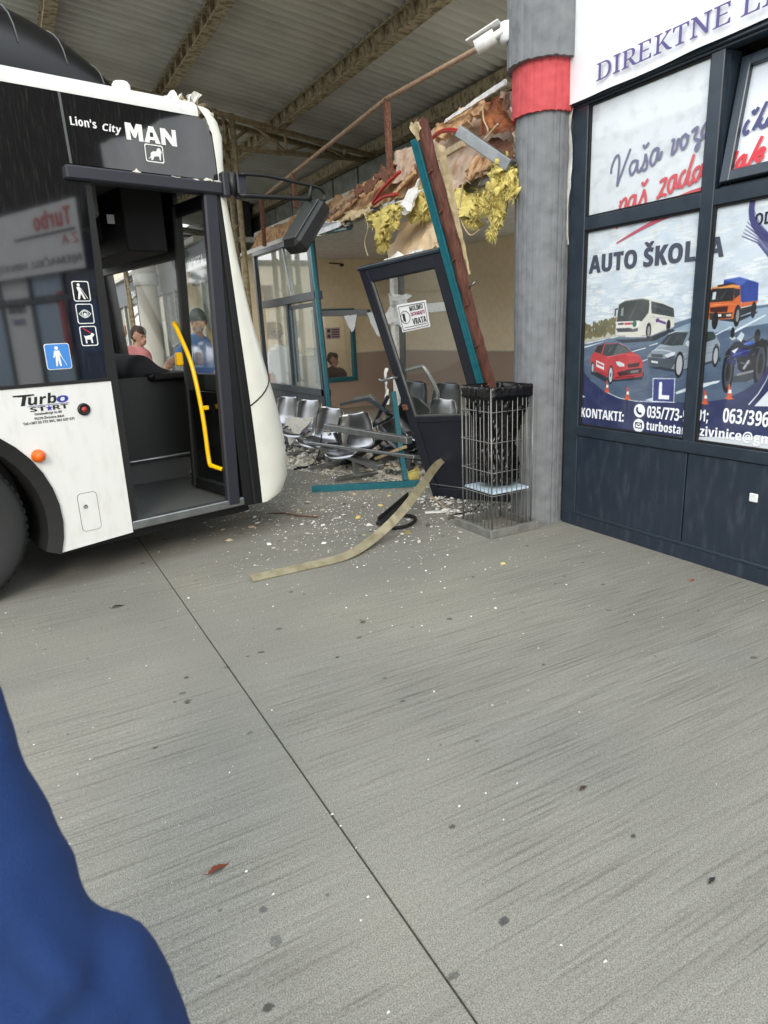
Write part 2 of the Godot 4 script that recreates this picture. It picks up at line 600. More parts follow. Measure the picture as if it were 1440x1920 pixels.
	M.cloth = mat(Color.WHITE, 0.9)
	M.cloth.vertex_color_use_as_albedo = true
	M.cloth.heightmap_enabled = true
	M.cloth.heightmap_texture = noise_tex(77, 0.2, [Color.BLACK, Color.WHITE], [0.3, 0.7], 3)
	M.cloth.heightmap_scale = 0.12
	M.cloth.uv1_triplanar = true
	M.cloth.uv1_scale = Vector3.ONE * 5.0

func build_ground() -> void:
	var n := 1536
	var size := 6.5
	var make := func(sd: int, freq: float, w: int, h: int, octaves: int) -> PackedByteArray:
		var nz := FastNoiseLite.new()
		nz.seed = sd
		nz.frequency = freq
		nz.fractal_octaves = octaves
		var im := nz.get_seamless_image(w, h)
		if w != n or h != n: im.resize(n, n, Image.INTERPOLATE_CUBIC)
		return im.get_data()
	var fine: PackedByteArray = make.call(1, 0.25, n, n, 3)          # grain
	var broom: PackedByteArray = make.call(2, 0.3, 42, n, 3)        # broom strokes run along x
	var broad: PackedByteArray = make.call(3, 0.03, 24, 384, 3)      # wider bands
	var blot: PackedByteArray = make.call(4, 0.006, 512, 512, 5)     # weathering
	var mask: PackedByteArray = make.call(5, 0.012, 256, 256, 4)
	var col := PackedByteArray()
	col.resize(n * n * 3)
	var bump := PackedByteArray()
	bump.resize(n * n)
	for i in n * n:
		var a := (fine[i] - 128) / 128.0
		var b := (broom[i] - 128) / 128.0
		var c := (broad[i] - 128) / 128.0
		var d := (blot[i] - 128) / 128.0
		var e := clampf((mask[i] - 40) / 110.0, 0.3, 1.0)
		var groove := minf(b + 0.32, 0.0) * 1.1
		var v := 0.585 + a * 0.045 + (b * 0.055 + groove * 0.14) * e + c * 0.016 + d * 0.036
		var w := d * 0.007
		col[i * 3] = int(clampf(v + w, 0.05, 0.95) * 255)
		col[i * 3 + 1] = int(clampf(v - 0.01 + w * 0.6, 0.05, 0.95) * 255)
		col[i * 3 + 2] = int(clampf(v - 0.05 - w, 0.05, 0.95) * 255)
		bump[i] = int(clampf(0.62 + a * 0.06 + (b * 0.16 + groove * 0.4) * e, 0.0, 1.0) * 255)
	var im := Image.create_from_data(n, n, false, Image.FORMAT_RGB8, col)
	# old chewing gum and oil spots trodden flat
	for k in 260:
		var p := Vector2i(rng.randi_range(10, n - 10), rng.randi_range(10, n - 10))
		var rx := rng.randf_range(1.2, 4.0)
		var ry := rx * rng.randf_range(0.6, 1.0)
		var dark := rng.randf_range(0.55, 0.82)
		for y in range(-8, 9):
			for x in range(-8, 9):
				var q := Vector2(x / rx, y / ry).length() + 0.1 * sin(atan2(y, x) * 2.0 + k) + 0.06 * sin(atan2(y, x) * 5.0 + k * 2.0)
				if q < 1.0: im.set_pixelv((p + Vector2i(x, y)).clampi(0, n - 1), im.get_pixelv((p + Vector2i(x, y)).clampi(0, n - 1)) * Color(dark, dark, dark * 1.02))
	var m := mat(Color.WHITE, 0.88)
	m.albedo_texture = ImageTexture.create_from_image(im)
	m.heightmap_enabled = true
	m.heightmap_texture = ImageTexture.create_from_image(Image.create_from_data(n, n, false, Image.FORMAT_L8, bump))
	m.heightmap_scale = 0.35
	# the sand grain of the mix, finer than the slab's own picture
	m.detail_enabled = true
	m.detail_blend_mode = BaseMaterial3D.BLEND_MODE_MUL
	m.detail_albedo = noise_tex(91, 0.22, [Color(0.62, 0.62, 0.62), Color(0.86, 0.86, 0.855), Color(1, 1, 0.99)], [0.22, 0.5, 0.78], 4)
	m.detail_uv_layer = BaseMaterial3D.DETAIL_UV_2
	m.uv2_triplanar = true
	m.uv2_scale = Vector3.ONE * 1.9
	M.concrete = m
	var dirt := worn(40, 0.02, [Color(0.42, 0.41, 0.38), Color(0.52, 0.5, 0.46)], [0.3, 0.7], Vector3.ONE * 0.5, 0.95)
	var g := mb()
	quad(g, Vector3(-300, -0.03, 300), Vector3(300, -0.03, 300), Vector3(300, -0.03, -300), Vector3(-300, -0.03, -300))
	tag(obj("ground", g, dirt), "", "", "", "structure")
	var pave := Node3D.new()
	pave.name = "pavement"
	add_child(pave)
	tag(pave, "", "", "", "structure")
	var xs := [-26.0, -20.5, -15.2, -10.0, -4.8, 0.674, 3.6]
	for i in xs.size() - 1:
		var zs := [12.0, 6.5, 1.0, -3.32, -9.0, -15.0, -21.0, -27.0, -34.0] if i != 5 else [12.0, 6.0, 0.9, -8.8, -15.0, -21.0, -27.0, -34.0]
		for j in zs.size() - 1:
			var s := mb()
			var x0: float = xs[i] + 0.0028
			var x1: float = xs[i + 1] - 0.0028
			var z0: float = zs[j + 1] + 0.0018
			var z1: float = zs[j] - 0.0018
			var b := 0.003
			var pt := func(x: float, y: float, z: float) -> void:
				s.set_uv(Vector2((x + 3.0) / size, (z + 7.0) / size))
				s.add_vertex(Vector3(x, y, z))
			var face := func(p: Array) -> void:
				for e in [0, 2, 1, 0, 3, 2]: pt.call(p[e].x, p[e].y, p[e].z)
			var t := [Vector3(x0 + b, 0, z1 - b), Vector3(x1 - b, 0, z1 - b), Vector3(x1 - b, 0, z0 + b), Vector3(x0 + b, 0, z0 + b)]
			var u := [Vector3(x0, -b, z1), Vector3(x1, -b, z1), Vector3(x1, -b, z0), Vector3(x0, -b, z0)]
			face.call(t)
			for k in 4:
				var k2 := (k + 1) % 4
				face.call([u[k], u[k2], t[k2], t[k]])
				var dn := Vector3(0, -0.15, 0)
				face.call([u[k] + dn, u[k2] + dn, u[k2], u[k]])
			obj("slab", s, M.concrete, pave)

func roof_y(x: float) -> float:
	return 4.9 - 0.148 * (x - 1.48)

func build_canopy() -> void:
	var t := thing("platform_canopy", "weathered corrugated roof over the bus bay on grey brown girders", "canopy")
	var s := mb(true)
	var slope := Vector3(1, -0.148, 0)
	var n := 36
	for i in n:
		var g := []
		for e in [i, i + 1]:
			var z: float = -0.46 + 0.92 * e / n
			var y := 0.04 * cos(z / 0.153 * TAU)
			g.append(Vector3(0, y, z))
			g.append(Vector3(0, y, z) + slope * 1.78)
		quad(s, g[0], g[1], g[3], g[2])
		var o := Vector3(0, -0.007, 0)
		quad(s, g[0] + o, g[2] + o, g[3] + o, g[1] + o)
	s.generate_normals()
	var sheet := s.commit()
	for i in 3:
		for j in 16:
			var x := 0.46 + 1.72 * i
			var o := put("roof_sheet", sheet, M.roof_sheet, t)
			o.position = Vector3(x, roof_y(x) + 0.006 * (i % 2) + rng.randf_range(-0.003, 0.003), -5.05 - 0.918 * j)
	# girders run along the platform under the sheets
	for x in [0.98, 2.4, 3.98]:
		var b := mb()
		var y := roof_y(x) - 0.03
		box(b, Vector3(x, y - 0.015, -11.9), Vector3(0.13, 0.022, 14.6), 0.003)
		box(b, Vector3(x, y - 0.1, -11.9), Vector3(0.03, 0.15, 14.6), 0.003)
		box(b, Vector3(x, y - 0.185, -11.9), Vector3(0.13, 0.022, 14.6), 0.003)
		var girder := obj("girder", b, M.girder, t)
		var r := mb()
		for k in 47: box(r, Vector3(x - 0.04, y - 0.1, -4.75 - k * 0.306), Vector3(0.048, 0.146, 0.012), 0.002)
		tag(obj("stiffener_ribs", r, M.girder, girder), "", "", "", "stuff")
	# lattice trusses across the bay
	for z in [-10.0, -18.6]:
		var tr := mb(true)
		var bar := func(x0: float, y0: float, x1: float, y1: float, r: float, dz: float) -> void:
			var q := mb(true)
			tube(q, [Vector3(x0, y0, z + dz), Vector3(x1, y1, z + dz)], r, 8)
			obj("strut", q, M.truss, t)
		var top := func(x: float) -> float: return roof_y(x) - 0.3
		for dz in [-0.16, 0.16]:
			var q := mb(true)
			tube(q, [Vector3(0.5, top.call(0.5), z + dz), Vector3(5.4, top.call(5.4), z + dz)], 0.04, 8)
			obj("top_chord", q, M.truss, t)
		var q2 := mb(true)
		tube(q2, [Vector3(0.55, 4.0, z), Vector3(5.4, 4.0, z)], 0.035, 8)
		obj("bottom_chord", q2, M.truss, t)
		var xs := [0.6, 1.15, 2.35, 3.1, 3.98, 4.9]
		for k in xs.size():
			var x: float = xs[k]
			bar.call(x, 4.0, x, top.call(x), 0.024, -0.16)
			bar.call(x, 4.0, x, top.call(x), 0.024, 0.16)
			if k > 0:
				bar.call(xs[k - 1], 4.0, (xs[k - 1] + x) / 2, top.call((xs[k - 1] + x) / 2), 0.024, -0.1)
				bar.call((xs[k - 1] + x) / 2, top.call((xs[k - 1] + x) / 2), x, 4.0, 0.024, 0.1)
		for e in [[2.98, -0.16], [3.22, -0.16], [2.98, 0.16], [3.22, 0.16]]:
			var q := mb(true)
			tube(q, [Vector3(e[0], 0, z + e[1]), Vector3(e[0], roof_y(e[0]) - 0.26, z + e[1])], 0.038, 10)
			obj("post_tube", q, M.truss, t)
		for k in 20:
			var lace := mb(true)
			var y := 0.3 + (k / 2) * 0.42
			tube(lace, [Vector3(2.98, y, z + 0.16 - 0.32 * (k % 2)), Vector3(3.22, y + 0.2, z + 0.16 - 0.32 * (k % 2))], 0.012, 6)
			obj("lacing_bar", lace, M.truss, t)

func wall_panel(parent: Node, called: String, c: Vector3, size: Vector3, m: Material, bev := 0.004) -> MeshInstance3D:
	var s := mb()
	box(s, c, size, bev)
	return obj(called, s, m, parent)

func build_waiting_room() -> void:
	var t := thing("waiting_room_building", "wrecked station waiting room with torn open front and cream walls", "building")
	var zf := -12.0
	wall_panel(t, "floor", Vector3(5.3, -0.04, -8.1), Vector3(3.7, 0.1, 8.3), M.floor)
	wall_panel(t, "ceiling", Vector3(5.45, 2.8, -9.45), Vector3(3.3, 0.06, 5.3), M.ceiling)
	wall_panel(t, "ceiling", Vector3(4.83, 2.8, -6.2), Vector3(2.06, 0.06, 1.2), M.ceiling)
	wall_panel(t, "ceiling", Vector3(4.1, 2.8, -4.85), Vector3(0.6, 0.06, 1.5), M.ceiling)
	# back wall along the platform, in two paints
	var back := wall_panel(t, "back_wall", Vector3(7.1, 1.93, -10.2), Vector3(0.2, 1.76, 3.6), M.wall_yellow)
	wall_panel(back, "wainscot", Vector3(7.095, 0.52, -8.0), Vector3(0.2, 1.05, 8.0), M.wainscot)
	wall_panel(back, "dado_line", Vector3(6.99, 1.055, -8.0), Vector3(0.012, 0.02, 8.0), M.plaster, 0.002)
	wall_panel(back, "lintel", Vector3(7.1, 2.7, -6.2), Vector3(0.2, 0.2, 4.4), M.wall_yellow)
	for k in 4:
		wall_panel(back, "rear_window_frame", Vector3(7.1, 1.82, -8.34 + k * 1.4), Vector3(0.1, 1.54, 0.08), M.frame)
	# end wall with the ticket window
	var x0 := 5.12
	var x1 := 5.98
	var end := wall_panel(t, "end_wall", Vector3((3.5 + x0) / 2, 1.93, zf - 0.1), Vector3(x0 - 3.5, 1.76, 0.2), M.wall_yellow)
	wall_panel(end, "wainscot", Vector3((3.5 + x0) / 2, 0.52, zf - 0.095), Vector3(x0 - 3.5, 1.05, 0.2), M.wainscot)
	wall_panel(end, "end_wall_right", Vector3((x1 + 7.0) / 2, 1.93, zf - 0.1), Vector3(7.0 - x1, 1.76, 0.2), M.wall_yellow)
	wall_panel(end, "wainscot", Vector3((x1 + 7.0) / 2, 0.52, zf - 0.095), Vector3(7.0 - x1, 1.05, 0.2), M.wainscot)
	wall_panel(end, "dado_line", Vector3((x1 + 7.0) / 2, 1.055, zf + 0.006), Vector3(7.0 - x1, 0.02, 0.012), M.plaster, 0.002)
	wall_panel(end, "window_head", Vector3((x0 + x1) / 2, 2.32, zf - 0.1), Vector3(x1 - x0, 0.96, 0.2), M.wall_yellow)
	wall_panel(end, "window_sill", Vector3((x0 + x1) / 2, 0.27, zf - 0.095), Vector3(x1 - x0, 0.54, 0.2), M.wainscot)
	var tw := Node3D.new()
	tw.name = "ticket_window"
	t.add_child(tw)
	wall_panel(tw, "frame", Vector3((x0 + x1) / 2, 1.84, zf + 0.0), Vector3(x1 - x0 + 0.02, 0.09, 0.1), M.teal)
	wall_panel(tw, "frame", Vector3((x0 + x1) / 2, 0.57, zf + 0.0), Vector3(x1 - x0 + 0.02, 0.08, 0.1), M.teal)
	wall_panel(tw, "frame", Vector3(x0 + 0.03, 1.2, zf + 0.0), Vector3(0.07, 1.2, 0.1), M.teal)
	wall_panel(tw, "frame", Vector3(x1 - 0.03, 1.2, zf + 0.0), Vector3(0.07, 1.2, 0.1), M.teal)
	wall_panel(tw, "glass", Vector3((x0 + x1) / 2, 1.2, zf - 0.05), Vector3(x1 - x0 - 0.08, 1.2, 0.006), M.glass, 0.0)
	# a printed notice behind the pane
	var no := wall_panel(tw, "notice", Vector3(5.547, 1.439, -12) + Vector3(0, 0, -0.035), Vector3(0.29, 0.21, 0.004), mat(Color(0.72, 0.66, 0.66), 0.8), 0.0)
	for k in 4: wall_panel(no, "print_line", Vector3(5.547, 1.439, -12) + Vector3(0.05, 0.066 - k * 0.044, -0.031), Vector3(0.16, 0.026, 0.003), mat(Color(0.4, 0.3, 0.33), 0.8), 0.0)
	for k in 2: 
		var r := mb()
		prism(r, ring2(Vector2.ZERO, 0.035, 0.035, 14), -0.001, 0.002, Transform3D(Basis(), Vector3(5.547, 1.439, -12) + Vector3(-0.09, 0.05 - k * 0.1, -0.031)))
		obj("print_mark", r, mat(Color(0.35, 0.28, 0.3), 0.8), no)
	# the ticket office behind
	wall_panel(t, "office_back_wall", Vector3(5.4, 1.4, -14.6), Vector3(3.9, 2.8, 0.1), M.wall_yellow)
	wall_panel(t, "office_side_wall", Vector3(7.05, 1.4, -13.4), Vector3(0.1, 2.8, 2.3), M.wall_yellow)
	wall_panel(t, "office_ceiling", Vector3(4.5, 2.79, -13.4), Vector3(2.0, 0.06, 2.4), M.ceiling)
	# wall at the near end, beside the driving school
	wall_panel(t, "near_wall", Vector3(5.35, 1.4, -4.02), Vector3(3.3, 2.8, 0.16), M.wall_yellow)
	# roof slab, its front edge torn back
	wall_panel(t, "roof_slab", Vector3(5.75, 3.03, -9.5), Vector3(3.1, 0.36, 5.4), M.plaster)
	wall_panel(t, "roof_slab", Vector3(5.03, 3.03, -6.2), Vector3(1.66, 0.36, 1.2), M.plaster)
	var tip := mb()
	rag(tip, Vector3(3.98, 2.86, -12.0), Vector3(3.98, 2.86, -4.1), Vector3(4.2, 3.2, -4.1), Vector3(4.2, 3.2, -12.0), 60, 4, 0.12, 0.06, 0.05, 3)
	obj("torn_roof_edge", tip, M.board, t)
	# upper storey behind, under the canopy
	var xw := 5.5
	wall_panel(t, "upper_wall", Vector3(xw + 0.22, 3.8, -13.4), Vector3(0.2, 1.2, 13.2), M.dark_trim)
	for k in 12:
		wall_panel(t, "cladding_panel", Vector3(xw + 0.09, 3.66, -7.3 - k * 0.98), Vector3(0.05, 0.8, 0.92), M.cladding, 0.006)
	var ev := mb()
	box(ev, Vector3(xw - 0.02, roof_y(xw) - 0.15, -11.9), Vector3(0.2, 0.17, 14.6), 0.01)
	obj("eaves_beam", ev, M.girder, t)
	# camera stalk on the end wall
	var c := mb()
	box(c, Vector3(5.749, 2.657, -11.9), Vector3(0.05, 0.05, 0.09), 0.01)
	tube(c, [Vector3(5.528, 2.701, -11.98), Vector3(5.775, 2.68, -11.95)], 0.012, 6)
	tag(obj("ceiling_camera", c, M.dark_trim, t), "")

	# ---- the glazed screen that still stands
	var g := thing("glazed_screen", "dusty glazed screen still standing left of the torn front", "window", Vector3(3.5, 0, -9.0))
	var o := g.position
	var part := func(called: String, a: Vector3, b: Vector3, w: float, h: float, m: Material) -> void:
		var s := mb()
		beam(s, a - o, b - o, w, h, 0.004)
		obj(called, s, m, g)
	var tl := Vector3(3.5, 2.628, -10.195)
	var tr := Vector3(3.5, 2.612, -8.098)
	var bl := Vector3(3.5, 0.726, -9.986)
	var br := Vector3(3.5, 0.733, -7.857)
	part.call("post", Vector3(3.5, 0.0, -10.14), Vector3(3.5, 2.62, -10.2), 0.07, 0.06, M.frame)
	part.call("post", Vector3(3.5, 0.0, br.z), tr, 0.09, 0.08, M.frame)
	part.call("edge_profile", Vector3(3.47, 0.4, br.z + 0.08), tr + Vector3(-0.03, 0.02, 0.07), 0.04, 0.05, M.teal)
	part.call("rail", tl, tr, 0.09, 0.06, M.frame)
	part.call("rail", bl, br, 0.09, 0.09, M.frame)
	var ml := Vector3(3.5, 1.901, -9.939)
	var mr := Vector3(3.5, 1.924, -7.939)
	part.call("rail", ml, mr, 0.1, 0.1, M.frame)
	part.call("mullion", tl.lerp(tr, 0.55), ml.lerp(mr, 0.56), 0.04, 0.04, M.steel)
	part.call("mullion", ml.lerp(mr, 0.47), bl.lerp(br, 0.47), 0.06, 0.06, M.frame)
	part.call("sash", ml.lerp(mr, 0.5) - Vector3(-0.02, 0.1, 0), ml.lerp(mr, 0.95) - Vector3(-0.02, 0.1, 0), 0.05, 0.05, M.frame)
	part.call("sash", ml.lerp(mr, 0.93) - Vector3(-0.02, 0.1, 0), bl.lerp(br, 0.93) + Vector3(0.02, 0.1, 0), 0.05, 0.05, M.frame)
	part.call("sash", ml.lerp(mr, 0.53) - Vector3(-0.02, 0.1, 0), bl.lerp(br, 0.53) + Vector3(0.02, 0.1, 0), 0.05, 0.05, M.frame)
	var pane := func(a: Vector3, b: Vector3, c2: Vector3, d: Vector3) -> void:
		var s := mb()
		for q in [0.0, 0.006]:
			var v := Vector3(q, 0, 0) - o
			if q == 0.0: quad(s, a + v, b + v, c2 + v, d + v)
			else: quad(s, d + v, c2 + v, b + v, a + v)
		obj("pane", s, M.shop_glass, g)
	pane.call(ml, ml.lerp(mr, 0.55), tl.lerp(tr, 0.54), tl)
	pane.call(ml.lerp(mr, 0.57), mr, tr, tl.lerp(tr, 0.56))
	pane.call(bl, bl.lerp(br, 0.46), ml.lerp(mr, 0.46), ml)
	pane.call(bl.lerp(br, 0.48), br, mr, ml.lerp(mr, 0.48))
	var k := mb()
	box(k, Vector3(3.52, 0.36, -9.0) - o, Vector3(0.07, 0.7, 2.2), 0.006)
	obj("kick_panel", k, M.panel, g)
	part.call("header", tr + Vector3(0, 0.02, 0.02), Vector3(3.5, 2.569, -7.005), 0.07, 0.05, M.teal)
	part.call("header", tr + Vector3(0, 0.1, 0.02), Vector3(3.5, 2.596, -7.002), 0.1, 0.06, M.frame)
	# printed sheets stuck inside the upper panes, peeling
	var p := mb()
	rag(p, Vector3(3.56, 2.037, -10.074), Vector3(3.56, 2.053, -9.497), Vector3(3.56, 2.29, -9.483), Vector3(3.56, 2.285, -10.054), 4, 4, 0.01, 0.004, 0.002, 5)
	obj("taped_sheet", p, M.paper, g)
	p = mb()
	rag(p, Vector3(3.6, 2.039, -9.743), Vector3(3.6, 2.236, -9.264), Vector3(3.6, 2.588, -8.444), Vector3(3.6, 2.375, -9.252), 6, 8, 0.05, 0.01, 0.002, 6)
	obj("torn_film", p, M.white_sheet, g)
	p = mb()
	rag(p, Vector3(3.62, 2.15, -9.336), Vector3(3.62, 2.431, -8.469), Vector3(3.62, 2.59, -8.457), Vector3(3.62, 2.245, -9.377), 6, 8, 0.05, 0.01, 0.002, 7)
	obj("torn_film", p, mat(Color(0.42, 0.55, 0.75), 0.5), g)
	p = mb()
	rag(p, Vector3(3.6, 1.966, -8.655), Vector3(3.6, 1.966, -8.332), Vector3(3.6, 2.062, -8.315), Vector3(3.6, 2.045, -8.53), 4, 4, 0.03, 0.01, 0.002, 8)
	obj("torn_film", p, mat(Color(0.75, 0.84, 0.82), 0.5), g)
	# paper left hanging under the header
	p = mb()
	rag(p, Vector3(3.5, 2.52, -7.999), Vector3(3.5, 2.543, -7.211), Vector3(3.5, 2.577, -7.138), Vector3(3.5, 2.578, -8.021), 14, 3, 0.02, 0.03, 0.003, 9)
	obj("torn_paper", p, M.paper, g)

	# ---- rail on the low roof
	var rail := thing("roof_railing", "bent rusty pipe railing along the edge of the low roof", "railing", Vector3(3.5, 2.9, -7.0))
	var ro := rail.position
	var r1 := Vector3(3.5, 3.32, -9.711)
	var r2 := Vector3(3.5, 3.554, -6.088)
	var r3 := Vector3(3.5, 3.498, -4.667)
	var q := mb(true)
	tube(q, [r1 - ro, r1.lerp(r2, 0.4) - ro, r2 - ro, r3 - ro], 0.022, 8)
	obj("handrail", q, M.pale_rust, rail)
	for e in [[r2, Vector3(3.5, 2.933, -6.078)], [r1, Vector3(3.5, 2.695, -9.746)], [r1.lerp(r2, 0.34), r1.lerp(r2, 0.34) - Vector3(0, 0.4, 0)]]:
		q = mb()
		beam(q, e[0] - ro, e[1] - ro, 0.05, 0.05, 0.004)
		obj("post", q, M.rust, rail)

func build_station_wing() -> void:
	var t := thing("station_wing", "far station front with white lettered fascia and glazed shops", "building")
	wall_panel(t, "fascia", Vector3(3.75, 2.88, -20.2), Vector3(0.3, 0.75, 16.0), mat(Color(0.36, 0.38, 0.4), 0.6))
	wall_panel(t, "rear_wall", Vector3(5.6, 1.6, -21.0), Vector3(0.1, 3.3, 14.6), M.cladding)
	wall_panel(t, "party_wall", Vector3(4.6, 1.6, -14.75), Vector3(2.2, 3.2, 0.1), M.cladding)
	wall_panel(t, "parapet", Vector3(5.2, 3.9, -22.0), Vector3(0.2, 1.2, 13.0), M.dark_trim)
	wall_panel(t, "roof", Vector3(4.6, 3.3, -21.0), Vector3(2.2, 0.1, 14.6), M.plaster)
	for k in 13:
		var z := -12.6 - k * 1.22
		wall_panel(t, "mullion", Vector3(3.62, 1.28, z), Vector3(0.08, 2.56, 0.09), M.steel)
		var w := wall_panel(t, "window", Vector3(3.66, 1.55, z - 0.61), Vector3(0.01, 1.9, 1.1), M.shop_glass, 0.0)
		wall_panel(t, "kick_panel", Vector3(3.64, 0.3, z - 0.61), Vector3(0.05, 0.6, 1.12), M.panel)
		if k % 3 == 1: wall_panel(w, "poster", Vector3(3.68, 1.4, z - 0.6), Vector3(0.01, 1.0, 0.7), M.paper, 0.0)
	text(t, "ČEKAONICA", Vector3(3.59, 2.803, -15.195), Vector3(0, 0, 1.75), Vector3(0, 0.26, 0), M.white_ink, true)
	text(t, "ČEKAONICA - OTPRAVA", Vector3(3.59, 2.66, -22.9), Vector3(0, 0, 4.3), Vector3(0, 0.25, 0), M.white_ink, true)
	var c := thing("round_column", "far pale round column with a white collar past the bus windscreen", "column", Vector3(3.25, 0, -17.6), "round columns along the station front")
	var s := mb(true)
	lathe(s, [Vector2(0.24, 0), Vector2(0.24, 2.72)], 24)
	obj("shaft", s, M.plaster, c)
	s = mb(true)
	lathe(s, [Vector2(0.24, 2.72), Vector2(0.29, 2.72), Vector2(0.29, 2.98), Vector2(0.27, 2.98)], 24)
	obj("collar", s, M.white_sheet, c)
	s = mb(true)
	lathe(s, [Vector2(0.27, 2.98), Vector2(0.27, 4.5)], 24)
	obj("upper_shaft", s, M.plaster, c)
	var b := thing("wall_notice_board", "white notice boards one above the other beside the far column", "sign", Vector3(3.3, 1.0, -18.4))
	wall_panel(b, "board", Vector3(0.0, 1.05, 0.0), Vector3(0.03, 0.75, 0.4), M.paper)
	wall_panel(b, "board", Vector3(0.0, 0.1, 0.0), Vector3(0.03, 0.8, 0.42), M.white_sheet)
	wall_panel(b, "post", Vector3(0.05, 0.25, 0.0), Vector3(0.04, 2.5, 0.04), M.steel)

func build_column() -> void:
	var c := thing("concrete_column", "near grey board marked concrete column with a red painted band", "column", Vector3(3.47, 0, -3.9), "round columns along the station front")
	# plank marks of the shuttering: a slightly faceted, uneven round
	var shaft := func(r: float, y0: float, y1: float, called: String, m: Material, sd: int) -> void:
		var s := mb()
		var nz := FastNoiseLite.new()
		nz.seed = sd
		nz.frequency = 2.5
		var n := 26
		var per := 4
		var ny := int(maxf(3.0, (y1 - y0) / 0.12))
		var p := func(k: int, j: int) -> Vector3:
			var e := k % per
			var board := (k / per) % n
			var h := fposmod(sin(board * 12.9898 + sd) * 43758.5, 1.0)
			var rr := r + (h - 0.5) * 0.004 - (0.0028 if e == 0 else 0.0)
			var a := TAU * (board + (0.02 if e == 0 else e / float(per))) / n
			var y := lerpf(y0, y1, float(j) / ny)
			rr += nz.get_noise_3d(cos(a) * 0.6, y, sin(a) * 0.6) * 0.006
			var edge := 0.0
			if j == 0 or j == ny: edge = nz.get_noise_2d(a * 3.0, y * 9.0) * 0.009
			return Vector3(cos(a) * rr, y + edge, -sin(a) * rr)
		for k in n * per:
			for j in ny: quad(s, p.call(k, j), p.call(k + 1, j), p.call(k + 1, j + 1), p.call(k, j + 1))
		for k in n * per:
			tri(s, Vector3(0, y1, 0), p.call(k, ny), p.call(k + 1, ny))
			tri(s, Vector3(0, y0, 0), p.call(k + 1, 0), p.call(k, 0))
		obj(called, s, m, c)
	shaft.call(0.19, 0.0, 2.83, "shaft", M.column, 3)
	shaft.call(0.212, 2.82, 3.13, "red_band", M.red_band, 4)
	shaft.call(0.25, 3.12, 4.5, "upper_shaft", M.column, 5)
	# strip of film taped between column and shopfront
	var f := thing("plastic_film", "strip of white plastic film between grey column and driving school window", "film", Vector3(3.55, 2.0, -3.71))
	var s := mb()
	rag(s, Vector3(0.0, 0.0, -0.05), Vector3(-0.02, 0.0, 0.02), Vector3(-0.02, 0.84, 0.02), Vector3(0.0, 0.84, -0.07), 3, 14, 0.03, 0.006, 0.002, 4)
	obj("sheet", s, M.white_sheet, f)
	# security camera on the column
	var cam := thing("security_camera", "white security camera on the upper left of the banded column", "camera", Vector3(3.2, 3.342, -4.034))
	var o := cam.position
	var b := mb(true)
	var d := (Vector3(3.12, 3.291, -4.208) - Vector3(3.2, 3.339, -4.079)).normalized()
	tube(b, [Vector3(3.2, 3.34, -4.091) - o, Vector3(3.12, 3.291, -4.19) - o], 0.048, 14)
	obj("housing", b, M.white_sheet, cam)
	b = mb()
	box(b, Vector3(3.16, 3.328, -4.154) - o + Vector3(0, 0.045, 0), Vector3(0.11, 0.012, 0.24), 0.004, Basis.looking_at(d))
	obj("sun_shield", b, M.white_sheet, cam)
	b = mb(true)
	tube(b, [Vector3(0.08, 0.0, 0), Vector3(0.02, 0.01, 0), Vector3(3.19, 3.334, -4.124) - o], 0.025, 8)
	tube(b, [Vector3(0.06, -0.05, 0), Vector3(0.06, 0.06, 0)], 0.05, 12)
	obj("bracket", b, M.paper, cam)


